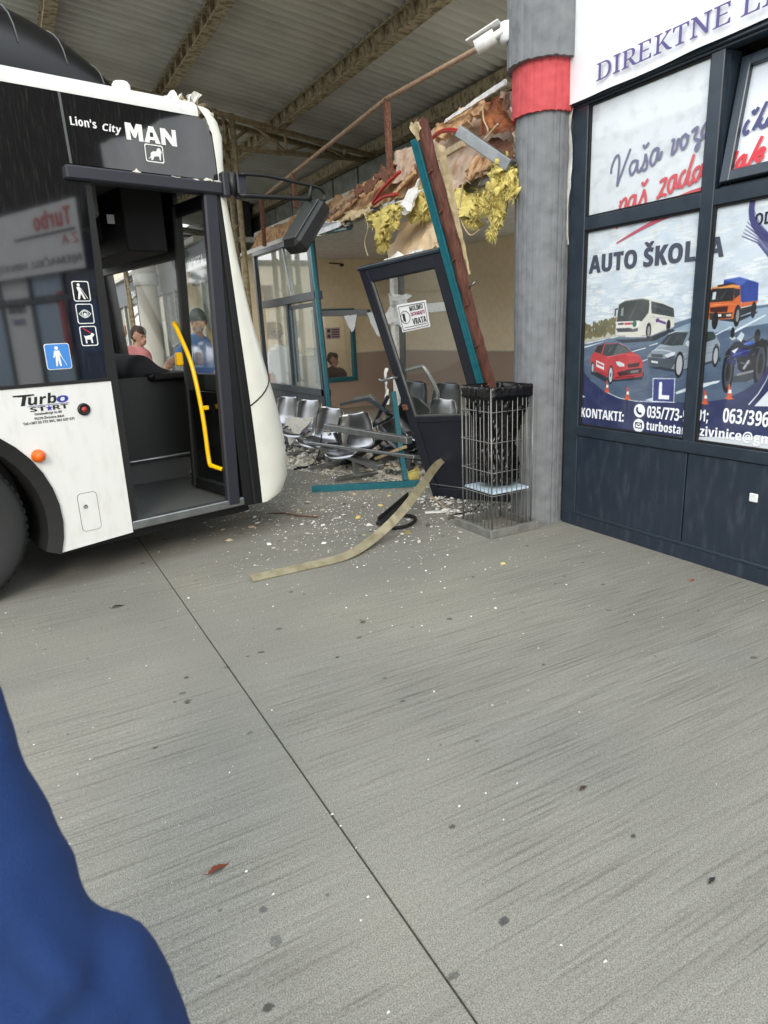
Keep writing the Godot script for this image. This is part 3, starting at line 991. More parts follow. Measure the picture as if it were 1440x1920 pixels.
func paint_poster() -> ImageTexture:
	pic = Image.create(1400, 1470, false, Image.FORMAT_RGB8)
	var sky := Color(0.78, 0.83, 0.87)
	pic.fill(Color(0.84, 0.87, 0.89))
	rows(1.4, 2.1, Color(0.74, 0.8, 0.86), Color(0.83, 0.87, 0.89))
	# soft cloud and mist
	var nz := FastNoiseLite.new()
	nz.seed = 9
	nz.frequency = 0.006
	for k in 2600:
		var p := Vector2(rng.randf_range(-3.62, -1.62), rng.randf_range(1.3, 2.07))
		var v := nz.get_noise_2d(p.x * 700, p.y * 1500)
		var c := Color(0.77, 0.83, 0.88).lerp(Color(0.88, 0.9, 0.91), clampf(v * 1.6 + 0.5, 0, 1))
		if p.y < 1.45 and p.x < -3.2: c = Color(0.62, 0.73, 0.85).lerp(c, 0.4)
		pic.fill_rect(Rect2i(int((p.x - pic_z) * pic_s), int((pic_y - p.y) * pic_s), 40, 7), c)
	# road
	fill([Vector2(-3.636, 1.313), Vector2(-3.295, 1.369), Vector2(-3.035, 1.404), Vector2(-2.695, 1.482), Vector2(-2.493, 1.511), Vector2(-2.192, 1.538), Vector2(-2.121, 0.914), Vector2(-3.611, 0.763)], Color(0.34, 0.42, 0.52))
	fill([Vector2(-3.631, 1.201), Vector2(-3.244, 1.279), Vector2(-2.686, 1.383), Vector2(-2.227, 1.466), Vector2(-2.121, 0.914), Vector2(-3.611, 0.763)], Color(0.29, 0.36, 0.46))
	fill([Vector2(-2.893, 1.394), Vector2(-2.693, 1.459), Vector2(-2.491, 1.496), Vector2(-2.191, 1.525), Vector2(-2.182, 1.444), Vector2(-2.564, 1.389)], Color(0.55, 0.64, 0.72))
	for k in 500:
		var p := Vector2(rng.randf_range(-3.6, -2.0), rng.randf_range(1.0, 1.36))
		var w := rng.randf_range(0.02, 0.12)
		stroke([p, p + Vector2(w, w * 0.24)], 0.003, Color(0.36, 0.44, 0.54).lerp(Color(0.25, 0.32, 0.42), rng.randf()))
	fill([Vector2(-3.637, 1.349), Vector2(-3.252, 1.412), Vector2(-3.25, 1.382), Vector2(-3.636, 1.322)], Color(0.72, 0.7, 0.62))
	fill([Vector2(-3.609, 1.303), Vector2(-3.294, 1.361), Vector2(-3.272, 1.367), Vector2(-3.609, 1.29)], Color(0.85, 0.88, 0.9))
	for k in 160:
		var p: Vector2 = Vector2(-3.613, 1.386).lerp(Vector2(-3.27, 1.425), rng.randf()) + Vector2(0, rng.randf_range(-0.02, 0.07))
		fill(ring2(p, rng.randf_range(0.008, 0.018), rng.randf_range(0.01, 0.024), 6), Color(0.5, 0.45, 0.3).lerp(Color(0.38, 0.38, 0.27), rng.randf()))
	for e in [[Vector2(-3.143, 1.276), Vector2(-3.028, 1.302), Vector2(-3.028, 1.308), Vector2(-3.133, 1.284)], [Vector2(-3.008, 1.314), Vector2(-2.938, 1.33), Vector2(-2.938, 1.337), Vector2(-2.998, 1.321)], [Vector2(-3.053, 1.218), Vector2(-3.012, 1.23), Vector2(-3.007, 1.237), Vector2(-3.048, 1.226)], [Vector2(-2.562, 1.367), Vector2(-2.451, 1.42), Vector2(-2.452, 1.425), Vector2(-2.555, 1.378)], [Vector2(-2.432, 1.387), Vector2(-2.257, 1.475), Vector2(-2.262, 1.481), Vector2(-2.441, 1.398)], [Vector2(-2.786, 1.04), Vector2(-2.66, 1.091), Vector2(-2.488, 1.126), Vector2(-2.503, 1.11), Vector2(-2.622, 1.077), Vector2(-2.776, 1.028)], [Vector2(-2.596, 1.078), Vector2(-2.52, 1.109), Vector2(-2.53, 1.12), Vector2(-2.597, 1.092)]]:
		fill(e, Color(0.84, 0.88, 0.91))
	# coach
	fill([Vector2(-3.283, 1.356), Vector2(-3.032, 1.363), Vector2(-2.837, 1.417), Vector2(-2.817, 1.408), Vector2(-2.969, 1.347), Vector2(-3.213, 1.335)], Color(0.18, 0.2, 0.24))
	fill([Vector2(-3.284, 1.416), Vector2(-3.273, 1.564), Vector2(-3.263, 1.589), Vector2(-3.209, 1.607), Vector2(-3.081, 1.612), Vector2(-3.009, 1.6), Vector2(-2.908, 1.575), Vector2(-2.838, 1.544), Vector2(-2.827, 1.432), Vector2(-2.847, 1.421), Vector2(-3.033, 1.371), Vector2(-3.261, 1.373), Vector2(-3.283, 1.391)], Color(0.83, 0.82, 0.78))
	fill([Vector2(-3.276, 1.472), Vector2(-3.265, 1.58), Vector2(-3.209, 1.602), Vector2(-3.081, 1.608), Vector2(-3.019, 1.595), Vector2(-3.023, 1.521), Vector2(-3.071, 1.47)], Color(0.24, 0.26, 0.26))
	fill([Vector2(-3.247, 1.509), Vector2(-3.241, 1.554), Vector2(-3.223, 1.562), Vector2(-3.225, 1.508)], Color(0.55, 0.6, 0.62))
	fill([Vector2(-3.008, 1.588), Vector2(-2.917, 1.567), Vector2(-2.839, 1.537), Vector2(-2.831, 1.486), Vector2(-2.917, 1.501), Vector2(-3.002, 1.516)], Color(0.23, 0.25, 0.26))
	stroke([Vector2(-3.021, 1.596), Vector2(-3.003, 1.52), Vector2(-3.04, 1.473)], 0.008, Color(0.85, 0.84, 0.8))
	fill([Vector2(-3.281, 1.429), Vector2(-3.176, 1.431), Vector2(-3.148, 1.427), Vector2(-3.147, 1.406), Vector2(-3.263, 1.406)], Color(0.25, 0.27, 0.29))
	fill([Vector2(-3.148, 1.422), Vector2(-3.1, 1.43), Vector2(-3.098, 1.409), Vector2(-3.146, 1.404)], Color(0.35, 0.36, 0.38))
	fill([Vector2(-3.281, 1.472), Vector2(-3.087, 1.474), Vector2(-3.09, 1.438), Vector2(-3.276, 1.435)], Color(0.87, 0.86, 0.83))
	stroke([Vector2(-3.266, 1.457), Vector2(-3.221, 1.458)], 0.012, Color(0.3, 0.25, 0.35))
	stroke([Vector2(-3.21, 1.457), Vector2(-3.15, 1.458)], 0.014, Color(0.75, 0.25, 0.28))
	fill(ring2(Vector2(-3.128, 1.455), 0.017, 0.02, 14), Color(0.12, 0.4, 0.32))
	fill(ring2(Vector2(-3.015, 1.41), 0.021, 0.05, 18), Color(0.13, 0.14, 0.16))
	fill(ring2(Vector2(-3.013, 1.41), 0.011, 0.03, 14), Color(0.55, 0.56, 0.58))
	fill(ring2(Vector2(-2.869, 1.437), 0.015, 0.036, 18), Color(0.13, 0.14, 0.16))
	fill([Vector2(-3.298, 1.51), Vector2(-3.297, 1.553), Vector2(-3.273, 1.56), Vector2(-3.27, 1.551), Vector2(-3.288, 1.545), Vector2(-3.286, 1.51)], Color(0.2, 0.2, 0.22))
	stroke([Vector2(-2.963, 1.467), Vector2(-2.949, 1.474)], 0.022, Color(0.4, 0.2, 0.45))
	stroke([Vector2(-2.949, 1.47), Vector2(-2.893, 1.453)], 0.014, Color(0.35, 0.22, 0.5))
	fill([Vector2(-3.261, 1.382), Vector2(-3.2, 1.384), Vector2(-3.199, 1.373), Vector2(-3.259, 1.372)], Color(0.6, 0.62, 0.62))
	# red hatchback
	fill([Vector2(-3.499, 1.131), Vector2(-3.348, 1.074), Vector2(-3.045, 1.105), Vector2(-3.027, 1.148), Vector2(-3.203, 1.168)], Color(0.15, 0.18, 0.23))
	fill([Vector2(-3.498, 1.241), Vector2(-3.463, 1.277), Vector2(-3.44, 1.317), Vector2(-3.375, 1.332), Vector2(-3.247, 1.335), Vector2(-3.19, 1.318), Vector2(-3.138, 1.28), Vector2(-3.072, 1.256), Vector2(-3.044, 1.214), Vector2(-3.041, 1.126), Vector2(-3.267, 1.095), Vector2(-3.32, 1.102), Vector2(-3.462, 1.151), Vector2(-3.491, 1.186)], Color(0.78, 0.2, 0.23))
	fill([Vector2(-3.459, 1.277), Vector2(-3.436, 1.317), Vector2(-3.375, 1.331), Vector2(-3.401, 1.264)], Color(0.15, 0.16, 0.18))
	fill([Vector2(-3.389, 1.26), Vector2(-3.368, 1.326), Vector2(-3.247, 1.332), Vector2(-3.196, 1.318), Vector2(-3.143, 1.278), Vector2(-3.346, 1.247)], Color(0.2, 0.22, 0.24))
	fill([Vector2(-3.299, 1.252), Vector2(-3.258, 1.322), Vector2(-3.224, 1.32), Vector2(-3.149, 1.278)], Color(0.33, 0.36, 0.37))
	fill([Vector2(-3.268, 1.214), Vector2(-3.24, 1.217), Vector2(-3.193, 1.201), Vector2(-3.195, 1.185), Vector2(-3.238, 1.182), Vector2(-3.259, 1.196)], Color(0.85, 0.87, 0.88))
	fill([Vector2(-3.171, 1.199), Vector2(-3.069, 1.214), Vector2(-3.072, 1.188), Vector2(-3.159, 1.177)], Color(0.22, 0.12, 0.14))
	fill([Vector2(-3.252, 1.144), Vector2(-3.147, 1.169), Vector2(-3.05, 1.181), Vector2(-3.048, 1.147), Vector2(-3.233, 1.119)], Color(0.25, 0.13, 0.15))
	fill([Vector2(-3.141, 1.157), Vector2(-3.076, 1.167), Vector2(-3.075, 1.15), Vector2(-3.136, 1.142)], Color(0.45, 0.45, 0.46))
	fill([Vector2(-3.444, 1.222), Vector2(-3.369, 1.198), Vector2(-3.368, 1.155), Vector2(-3.441, 1.178)], Color(0.86, 0.85, 0.85))
	stroke([Vector2(-3.434, 1.201), Vector2(-3.378, 1.182)], 0.012, Color(0.75, 0.25, 0.3))
	fill(ring2(Vector2(-3.307, 1.125), 0.024, 0.064, 20), Color(0.14, 0.14, 0.16))
	fill(ring2(Vector2(-3.307, 1.125), 0.016, 0.05, 18), Color(0.72, 0.74, 0.76))
	fill(ring2(Vector2(-3.307, 1.125), 0.005, 0.016, 10), Color(0.2, 0.2, 0.22))
	fill(ring2(Vector2(-3.475, 1.168), 0.016, 0.042, 18), Color(0.14, 0.14, 0.16))
	fill(ring2(Vector2(-3.473, 1.168), 0.01, 0.03, 14), Color(0.66, 0.68, 0.7))
	stroke([Vector2(-3.375, 1.332), Vector2(-3.378, 1.353)], 0.003, Color(0.2, 0.2, 0.2))
	# grey people carrier, running on under the mullion
	fill([Vector2(-2.998, 1.182), Vector2(-2.796, 1.16), Vector2(-2.498, 1.234), Vector2(-2.501, 1.256), Vector2(-2.726, 1.214)], Color(0.16, 0.19, 0.24))
	fill([Vector2(-3.014, 1.256), Vector2(-2.98, 1.281), Vector2(-2.927, 1.322), Vector2(-2.873, 1.386), Vector2(-2.817, 1.404), Vector2(-2.688, 1.41), Vector2(-2.557, 1.4), Vector2(-2.537, 1.367), Vector2(-2.512, 1.33), Vector2(-2.51, 1.263), Vector2(-2.549, 1.237), Vector2(-2.76, 1.173), Vector2(-2.817, 1.179), Vector2(-3, 1.207)], Color(0.52, 0.57, 0.62))
	fill([Vector2(-2.923, 1.33), Vector2(-2.868, 1.386), Vector2(-2.812, 1.399), Vector2(-2.728, 1.395), Vector2(-2.758, 1.322), Vector2(-2.839, 1.318)], Color(0.2, 0.23, 0.25))
	fill([Vector2(-2.734, 1.315), Vector2(-2.709, 1.391), Vector2(-2.669, 1.398), Vector2(-2.617, 1.399), Vector2(-2.61, 1.33)], Color(0.17, 0.19, 0.22))
	fill([Vector2(-2.612, 1.397), Vector2(-2.561, 1.397), Vector2(-2.542, 1.374), Vector2(-2.544, 1.356), Vector2(-2.607, 1.337)], Color(0.14, 0.2, 0.2))
	fill([Vector2(-3.008, 1.248), Vector2(-2.881, 1.241), Vector2(-2.805, 1.263), Vector2(-2.801, 1.22), Vector2(-2.827, 1.179), Vector2(-3, 1.207)], Color(0.26, 0.3, 0.34))
	fill([Vector2(-2.883, 1.262), Vector2(-2.835, 1.279), Vector2(-2.807, 1.283), Vector2(-2.81, 1.263), Vector2(-2.862, 1.246)], Color(0.85, 0.88, 0.9))
	fill([Vector2(-2.989, 1.269), Vector2(-2.893, 1.266), Vector2(-2.896, 1.246), Vector2(-2.977, 1.249)], Color(0.28, 0.3, 0.34))
	fill([Vector2(-2.981, 1.228), Vector2(-2.929, 1.223), Vector2(-2.928, 1.21), Vector2(-2.98, 1.214)], Color(0.86, 0.87, 0.88))
	stroke([Vector2(-2.965, 1.29), Vector2(-2.905, 1.294), Vector2(-2.836, 1.283)], 0.006, Color(0.75, 0.8, 0.84))
	fill(ring2(Vector2(-2.772, 1.205), 0.033, 0.08, 20), Color(0.12, 0.12, 0.14))
	fill(ring2(Vector2(-2.772, 1.205), 0.022, 0.06, 18), Color(0.66, 0.68, 0.7))
	fill(ring2(Vector2(-2.533, 1.263), 0.022, 0.066, 20), Color(0.12, 0.12, 0.14))
	fill(ring2(Vector2(-2.532, 1.263), 0.014, 0.046, 18), Color(0.62, 0.64, 0.66))
	fill(ring2(Vector2(-2.72, 1.332), 0.018, 0.018, 10), Color(0.78, 0.82, 0.85))
	# orange lorry
	fill([Vector2(-2.606, 1.471), Vector2(-2.422, 1.444), Vector2(-2.311, 1.489), Vector2(-2.304, 1.499), Vector2(-2.409, 1.472)], Color(0.16, 0.18, 0.22))
	fill([Vector2(-2.523, 1.647), Vector2(-2.521, 1.675), Vector2(-2.431, 1.685), Vector2(-2.317, 1.646), Vector2(-2.311, 1.548), Vector2(-2.401, 1.549)], Color(0.11, 0.22, 0.58))
	fill([Vector2(-2.526, 1.676), Vector2(-2.431, 1.685), Vector2(-2.375, 1.667), Vector2(-2.411, 1.639)], Color(0.2, 0.32, 0.68))
	fill([Vector2(-2.405, 1.549), Vector2(-2.31, 1.554), Vector2(-2.316, 1.538), Vector2(-2.402, 1.524)], Color(0.85, 0.36, 0.16))
	fill([Vector2(-2.611, 1.472), Vector2(-2.615, 1.56), Vector2(-2.607, 1.617), Vector2(-2.588, 1.641), Vector2(-2.483, 1.65), Vector2(-2.422, 1.64), Vector2(-2.402, 1.521), Vector2(-2.436, 1.466), Vector2(-2.579, 1.46)], Color(0.86, 0.37, 0.15))
	fill([Vector2(-2.588, 1.641), Vector2(-2.483, 1.65), Vector2(-2.422, 1.64), Vector2(-2.425, 1.63), Vector2(-2.579, 1.626)], Color(0.88, 0.55, 0.22))
	fill([Vector2(-2.602, 1.563), Vector2(-2.599, 1.624), Vector2(-2.579, 1.633), Vector2(-2.453, 1.63), Vector2(-2.454, 1.562), Vector2(-2.58, 1.558)], Color(0.14, 0.14, 0.15))
	fill([Vector2(-2.586, 1.573), Vector2(-2.584, 1.614), Vector2(-2.563, 1.616), Vector2(-2.564, 1.575)], Color(0.75, 0.8, 0.83))
	fill([Vector2(-2.452, 1.625), Vector2(-2.42, 1.619), Vector2(-2.417, 1.591), Vector2(-2.45, 1.569)], Color(0.13, 0.13, 0.14))
	fill([Vector2(-2.595, 1.53), Vector2(-2.483, 1.535), Vector2(-2.484, 1.503), Vector2(-2.588, 1.504)], Color(0.26, 0.1, 0.08))
	fill([Vector2(-2.596, 1.5), Vector2(-2.451, 1.498), Vector2(-2.456, 1.47), Vector2(-2.588, 1.463)], Color(0.2, 0.16, 0.15))
	fill([Vector2(-2.559, 1.492), Vector2(-2.52, 1.493), Vector2(-2.518, 1.479), Vector2(-2.558, 1.479)], Color(0.86, 0.86, 0.84))
	fill([Vector2(-2.491, 1.489), Vector2(-2.458, 1.492), Vector2(-2.457, 1.479), Vector2(-2.485, 1.478)], Color(0.85, 0.72, 0.62))
	fill([Vector2(-2.56, 1.65), Vector2(-2.46, 1.658), Vector2(-2.455, 1.649), Vector2(-2.555, 1.639)], Color(0.25, 0.15, 0.12))
	fill([Vector2(-2.406, 1.518), Vector2(-2.316, 1.534), Vector2(-2.316, 1.507), Vector2(-2.402, 1.479)], Color(0.15, 0.15, 0.17))
	fill(ring2(Vector2(-2.423, 1.48), 0.02, 0.06, 18), Color(0.1, 0.1, 0.11))
	fill(ring2(Vector2(-2.42, 1.48), 0.01, 0.034, 14), Color(0.5, 0.5, 0.5))
	fill(ring2(Vector2(-2.556, 1.459), 0.02, 0.05, 18), Color(0.1, 0.1, 0.11))
	fill(ring2(Vector2(-2.331, 1.507), 0.014, 0.044, 16), Color(0.12, 0.12, 0.13))
	# motorcycle
	fill([Vector2(-2.487, 1.114), Vector2(-2.333, 1.122), Vector2(-2.211, 1.191), Vector2(-2.229, 1.225), Vector2(-2.377, 1.164)], Color(0.2, 0.23, 0.27))
	fill(ring2(Vector2(-2.447, 1.18), 0.036, 0.125, 28), Color(0.08, 0.08, 0.1))
	fill(ring2(Vector2(-2.445, 1.176), 0.024, 0.09, 24), Color(0.23, 0.25, 0.3))
	fill(ring2(Vector2(-2.445, 1.176), 0.014, 0.055, 20), Color(0.1, 0.1, 0.12))
	fill(ring2(Vector2(-2.263, 1.228), 0.038, 0.13, 28), Color(0.08, 0.08, 0.1))
	fill(ring2(Vector2(-2.261, 1.225), 0.025, 0.092, 24), Color(0.22, 0.24, 0.28))
	fill(ring2(Vector2(-2.261, 1.225), 0.014, 0.055, 20), Color(0.1, 0.1, 0.12))
	fill([Vector2(-2.45, 1.286), Vector2(-2.445, 1.315), Vector2(-2.427, 1.337), Vector2(-2.373, 1.351), Vector2(-2.308, 1.33), Vector2(-2.243, 1.35), Vector2(-2.231, 1.337), Vector2(-2.289, 1.288), Vector2(-2.332, 1.259), Vector2(-2.402, 1.25), Vector2(-2.451, 1.257)], Color(0.1, 0.1, 0.16))
	fill([Vector2(-2.402, 1.25), Vector2(-2.332, 1.266), Vector2(-2.287, 1.274), Vector2(-2.293, 1.188), Vector2(-2.362, 1.175), Vector2(-2.388, 1.192)], Color(0.13, 0.13, 0.16))
	fill([Vector2(-2.473, 1.227), Vector2(-2.442, 1.25), Vector2(-2.401, 1.243), Vector2(-2.406, 1.214), Vector2(-2.455, 1.22)], Color(0.13, 0.15, 0.32))
	fill([Vector2(-2.441, 1.279), Vector2(-2.408, 1.308), Vector2(-2.328, 1.298), Vector2(-2.34, 1.266), Vector2(-2.426, 1.25)], Color(0.12, 0.15, 0.42))
	fill([Vector2(-2.378, 1.33), Vector2(-2.326, 1.347), Vector2(-2.301, 1.33), Vector2(-2.346, 1.319)], Color(0.14, 0.28, 0.66))
	fill([Vector2(-2.438, 1.29), Vector2(-2.407, 1.305), Vector2(-2.396, 1.308), Vector2(-2.416, 1.276)], Color(0.82, 0.86, 0.9))
	fill([Vector2(-2.413, 1.359), Vector2(-2.389, 1.394), Vector2(-2.368, 1.379), Vector2(-2.383, 1.337)], Color(0.74, 0.79, 0.83))
	fill([Vector2(-2.458, 1.362), Vector2(-2.438, 1.373), Vector2(-2.413, 1.359), Vector2(-2.436, 1.348)], Color(0.7, 0.74, 0.76))
	fill(ring2(Vector2(-2.44, 1.389), 0.012, 0.03, 12), Color(0.1, 0.1, 0.11))
	fill(ring2(Vector2(-2.294, 1.372), 0.017, 0.035, 12), Color(0.1, 0.1, 0.11))
	stroke([Vector2(-2.348, 1.344), Vector2(-2.302, 1.372)], 0.005, Color(0.12, 0.12, 0.13))
	fill([Vector2(-2.308, 1.33), Vector2(-2.295, 1.344), Vector2(-2.232, 1.35), Vector2(-2.241, 1.33), Vector2(-2.279, 1.302)], Color(0.07, 0.07, 0.09))
	stroke([Vector2(-2.243, 1.343), Vector2(-2.221, 1.312)], 0.012, Color(0.08, 0.08, 0.1))
	stroke([Vector2(-2.356, 1.193), Vector2(-2.329, 1.237)], 0.014, Color(0.6, 0.62, 0.64))
	stroke([Vector2(-2.392, 1.159), Vector2(-2.3, 1.184)], 0.012, Color(0.5, 0.52, 0.54))
	# glints and shading that give the vehicles their form
	for e in [[[Vector2(-3.247, 1.333), Vector2(-3.19, 1.316), Vector2(-3.138, 1.278)], 0.004, Color(0.9, 0.6, 0.6)], [[Vector2(-3.346, 1.243), Vector2(-3.209, 1.267), Vector2(-3.077, 1.254)], 0.006, Color(0.9, 0.42, 0.42)], [[Vector2(-3.453, 1.223), Vector2(-3.444, 1.16), Vector2(-3.333, 1.119)], 0.008, Color(0.58, 0.12, 0.15)], [[Vector2(-3.267, 1.108), Vector2(-3.122, 1.123), Vector2(-3.042, 1.139)], 0.01, Color(0.5, 0.1, 0.13)], [[Vector2(-3.334, 1.278), Vector2(-3.29, 1.322)], 0.006, Color(0.4, 0.44, 0.46)], [[Vector2(-3.244, 1.279), Vector2(-3.195, 1.309)], 0.004, Color(0.5, 0.54, 0.56)], [[Vector2(-2.868, 1.387), Vector2(-2.812, 1.402), Vector2(-2.688, 1.408)], 0.005, Color(0.78, 0.82, 0.86)], [[Vector2(-2.98, 1.281), Vector2(-2.917, 1.318), Vector2(-2.838, 1.314)], 0.007, Color(0.68, 0.73, 0.78)], [[Vector2(-2.888, 1.33), Vector2(-2.843, 1.377)], 0.005, Color(0.42, 0.46, 0.48)], [[Vector2(-2.83, 1.326), Vector2(-2.778, 1.388)], 0.004, Color(0.36, 0.4, 0.42)], [[Vector2(-2.746, 1.237), Vector2(-2.554, 1.285)], 0.01, Color(0.4, 0.45, 0.5)], [[Vector2(-2.749, 1.268), Vector2(-2.515, 1.323)], 0.005, Color(0.66, 0.7, 0.75)], [[Vector2(-3.214, 1.599), Vector2(-3.081, 1.605), Vector2(-3.018, 1.59)], 0.004, Color(0.6, 0.62, 0.62)], [[Vector2(-3.169, 1.489), Vector2(-3.111, 1.593)], 0.006, Color(0.36, 0.39, 0.4)], [[Vector2(-2.986, 1.559), Vector2(-2.846, 1.525)], 0.004, Color(0.4, 0.43, 0.45)], [[Vector2(-2.996, 1.492), Vector2(-2.833, 1.479)], 0.008, Color(0.7, 0.7, 0.68)], [[Vector2(-3.065, 1.38), Vector2(-2.992, 1.379), Vector2(-2.847, 1.426)], 0.006, Color(0.6, 0.6, 0.58)], [[Vector2(-2.407, 1.639), Vector2(-2.398, 1.556)], 0.005, Color(0.07, 0.15, 0.44)], [[Vector2(-2.366, 1.65), Vector2(-2.36, 1.56)], 0.004, Color(0.08, 0.17, 0.48)], [[Vector2(-2.517, 1.672), Vector2(-2.427, 1.682), Vector2(-2.32, 1.645)], 0.004, Color(0.4, 0.5, 0.8)], [[Vector2(-2.592, 1.543), Vector2(-2.48, 1.546), Vector2(-2.416, 1.539)], 0.006, Color(0.95, 0.55, 0.3)], [[Vector2(-2.532, 1.577), Vector2(-2.496, 1.621)], 0.005, Color(0.32, 0.33, 0.34)], [[Vector2(-2.427, 1.265), Vector2(-2.366, 1.287), Vector2(-2.32, 1.298)], 0.006, Color(0.3, 0.38, 0.75)], [[Vector2(-2.366, 1.326), Vector2(-2.317, 1.34)], 0.004, Color(0.5, 0.62, 0.9)], [[Vector2(-2.476, 1.256), Vector2(-2.456, 1.268), Vector2(-2.435, 1.257)], 0.004, Color(0.45, 0.48, 0.55)], [[Vector2(-2.291, 1.309), Vector2(-2.273, 1.312), Vector2(-2.252, 1.298)], 0.004, Color(0.4, 0.42, 0.46)], [[Vector2(-2.376, 1.229), Vector2(-2.335, 1.216), Vector2(-2.313, 1.231)], 0.006, Color(0.4, 0.42, 0.44)]]:
		stroke(e[0], e[1], e[2], e[1] * 0.4)
	# navy sweep along the foot, and its white edge
	var navy := Color(0.16, 0.19, 0.36)
	fill([Vector2(-3.657, 1.201), Vector2(-3.577, 1.156), Vector2(-3.483, 1.076), Vector2(-3.369, 1.018), Vector2(-3.225, 0.978), Vector2(-3.089, 0.967), Vector2(-2.88, 0.976), Vector2(-2.614, 0.987), Vector2(-2.444, 1.022), Vector2(-2.336, 1.078), Vector2(-2.264, 1.132), Vector2(-2.214, 1.219), Vector2(-2.193, 1.288), Vector2(-2.164, 1.289), Vector2(-2.113, 0.843), Vector2(-3.634, 0.663)], navy)
	stroke([Vector2(-3.344, 1.009), Vector2(-3.224, 0.975), Vector2(-3.089, 0.964), Vector2(-2.94, 0.969), Vector2(-2.781, 0.979)], 0.006, Color(0.82, 0.86, 0.9), 0.004)
	fill([Vector2(-3.608, 0.995), Vector2(-3.528, 0.962), Vector2(-3.567, 0.954), Vector2(-3.607, 0.952)], Color(0.7, 0.78, 0.85))
	stroke([Vector2(-2.304, 0.999), Vector2(-2.256, 1.061), Vector2(-2.219, 1.134), Vector2(-2.198, 1.205)], 0.008, Color(0.85, 0.87, 0.9), 0.003)
	fill([Vector2(-2.271, 0.994), Vector2(-2.186, 1.101), Vector2(-2.083, 1.195), Vector2(-2.06, 1.007)], Color(0.86, 0.88, 0.91))
	for k in 5: stroke([Vector2(-2.176, 1.009) + Vector2(k * 0.02, 0), Vector2(-2.162, 1.088) + Vector2(k * 0.04, 0)], 0.006, navy, 0.002)
	# cones
	for e in [[Vector2(-3.337, 1.088), Vector2(-3.332, 1.009)], [Vector2(-3.158, 1.055), Vector2(-3.153, 0.972)], [Vector2(-2.581, 1.064), Vector2(-2.574, 0.986)], [Vector2(-2.432, 1.107), Vector2(-2.423, 1.025)]]:
		var a: Vector2 = e[0]
		var b: Vector2 = e[1]
		var h := a.y - b.y
		var w := h * 0.34
		fill([b + Vector2(-w, 0), b + Vector2(-w * 0.2, -h * 0.08), b + Vector2(w, 0.0), b + Vector2(w * 0.3, h * 0.16), b + Vector2(-w * 0.5, h * 0.16)], Color(0.88, 0.33, 0.14))
		fill([a + Vector2(-w * 0.14, 0), a + Vector2(w * 0.14, 0), b + Vector2(w * 0.52, h * 0.1), b + Vector2(-w * 0.52, h * 0.1)], Color(0.86, 0.28, 0.15))
		fill([b + Vector2(-w * 0.4, h * 0.38), b + Vector2(w * 0.4, h * 0.38), b + Vector2(w * 0.28, h * 0.62), b + Vector2(-w * 0.28, h * 0.62)], Color(0.92, 0.9, 0.88))
	# learner plate
	fill([Vector2(-2.96, 1.119), Vector2(-2.793, 1.124), Vector2(-2.789, 0.974), Vector2(-2.953, 0.971)], Color(0.82, 0.85, 0.9))
	fill([Vector2(-2.953, 1.113), Vector2(-2.799, 1.119), Vector2(-2.795, 0.98), Vector2(-2.947, 0.976)], Color(0.22, 0.25, 0.5))
	fill([Vector2(-2.909, 1.096), Vector2(-2.887, 1.097), Vector2(-2.883, 1.017), Vector2(-2.828, 1.018), Vector2(-2.827, 0.992), Vector2(-2.907, 0.99)], Color(0.93, 0.94, 0.96))
	fill([Vector2(-3.014, 0.975), Vector2(-2.953, 0.996), Vector2(-2.953, 0.971)], Color(0.8, 0.84, 0.88))
	# navy brush strokes at the right
	for k in 9:
		var o := Vector2(0.0, k * 0.012)
		var c := Color(0.25, 0.25, 0.46).lerp(Color(0.5, 0.52, 0.66), fmod(k * 0.37, 1.0))
		stroke([Vector2(-2.438, 1.922) + o * 1.4 + Vector2(k * 0.006, -0.03), Vector2(-2.345, 1.848) + o, Vector2(-2.268, 1.765) + o, Vector2(-2.204, 1.617) + o], 0.004, c, 0.014)
	var im := pic
	# the ink has a soft dot and a little fading
	im.resize(560, 588, Image.INTERPOLATE_LANCZOS)
	var tone := FastNoiseLite.new()
	tone.seed = 3
	tone.frequency = 0.02
	tone.fractal_octaves = 4
	for y in im.get_height():
		for x in im.get_width():
			var c := im.get_pixel(x, y)
			var n := tone.get_noise_2d(x, y * 1.4) * 0.12
			var g := c.get_luminance()
			c = c.lerp(Color(g, g, g), 0.12).lerp(Color(0.72, 0.77, 0.82), 0.05 + maxf(n, 0.0))
			im.set_pixel(x, y, c * (1.0 + minf(n, 0.0)))
	return ImageTexture.create_from_image(im)

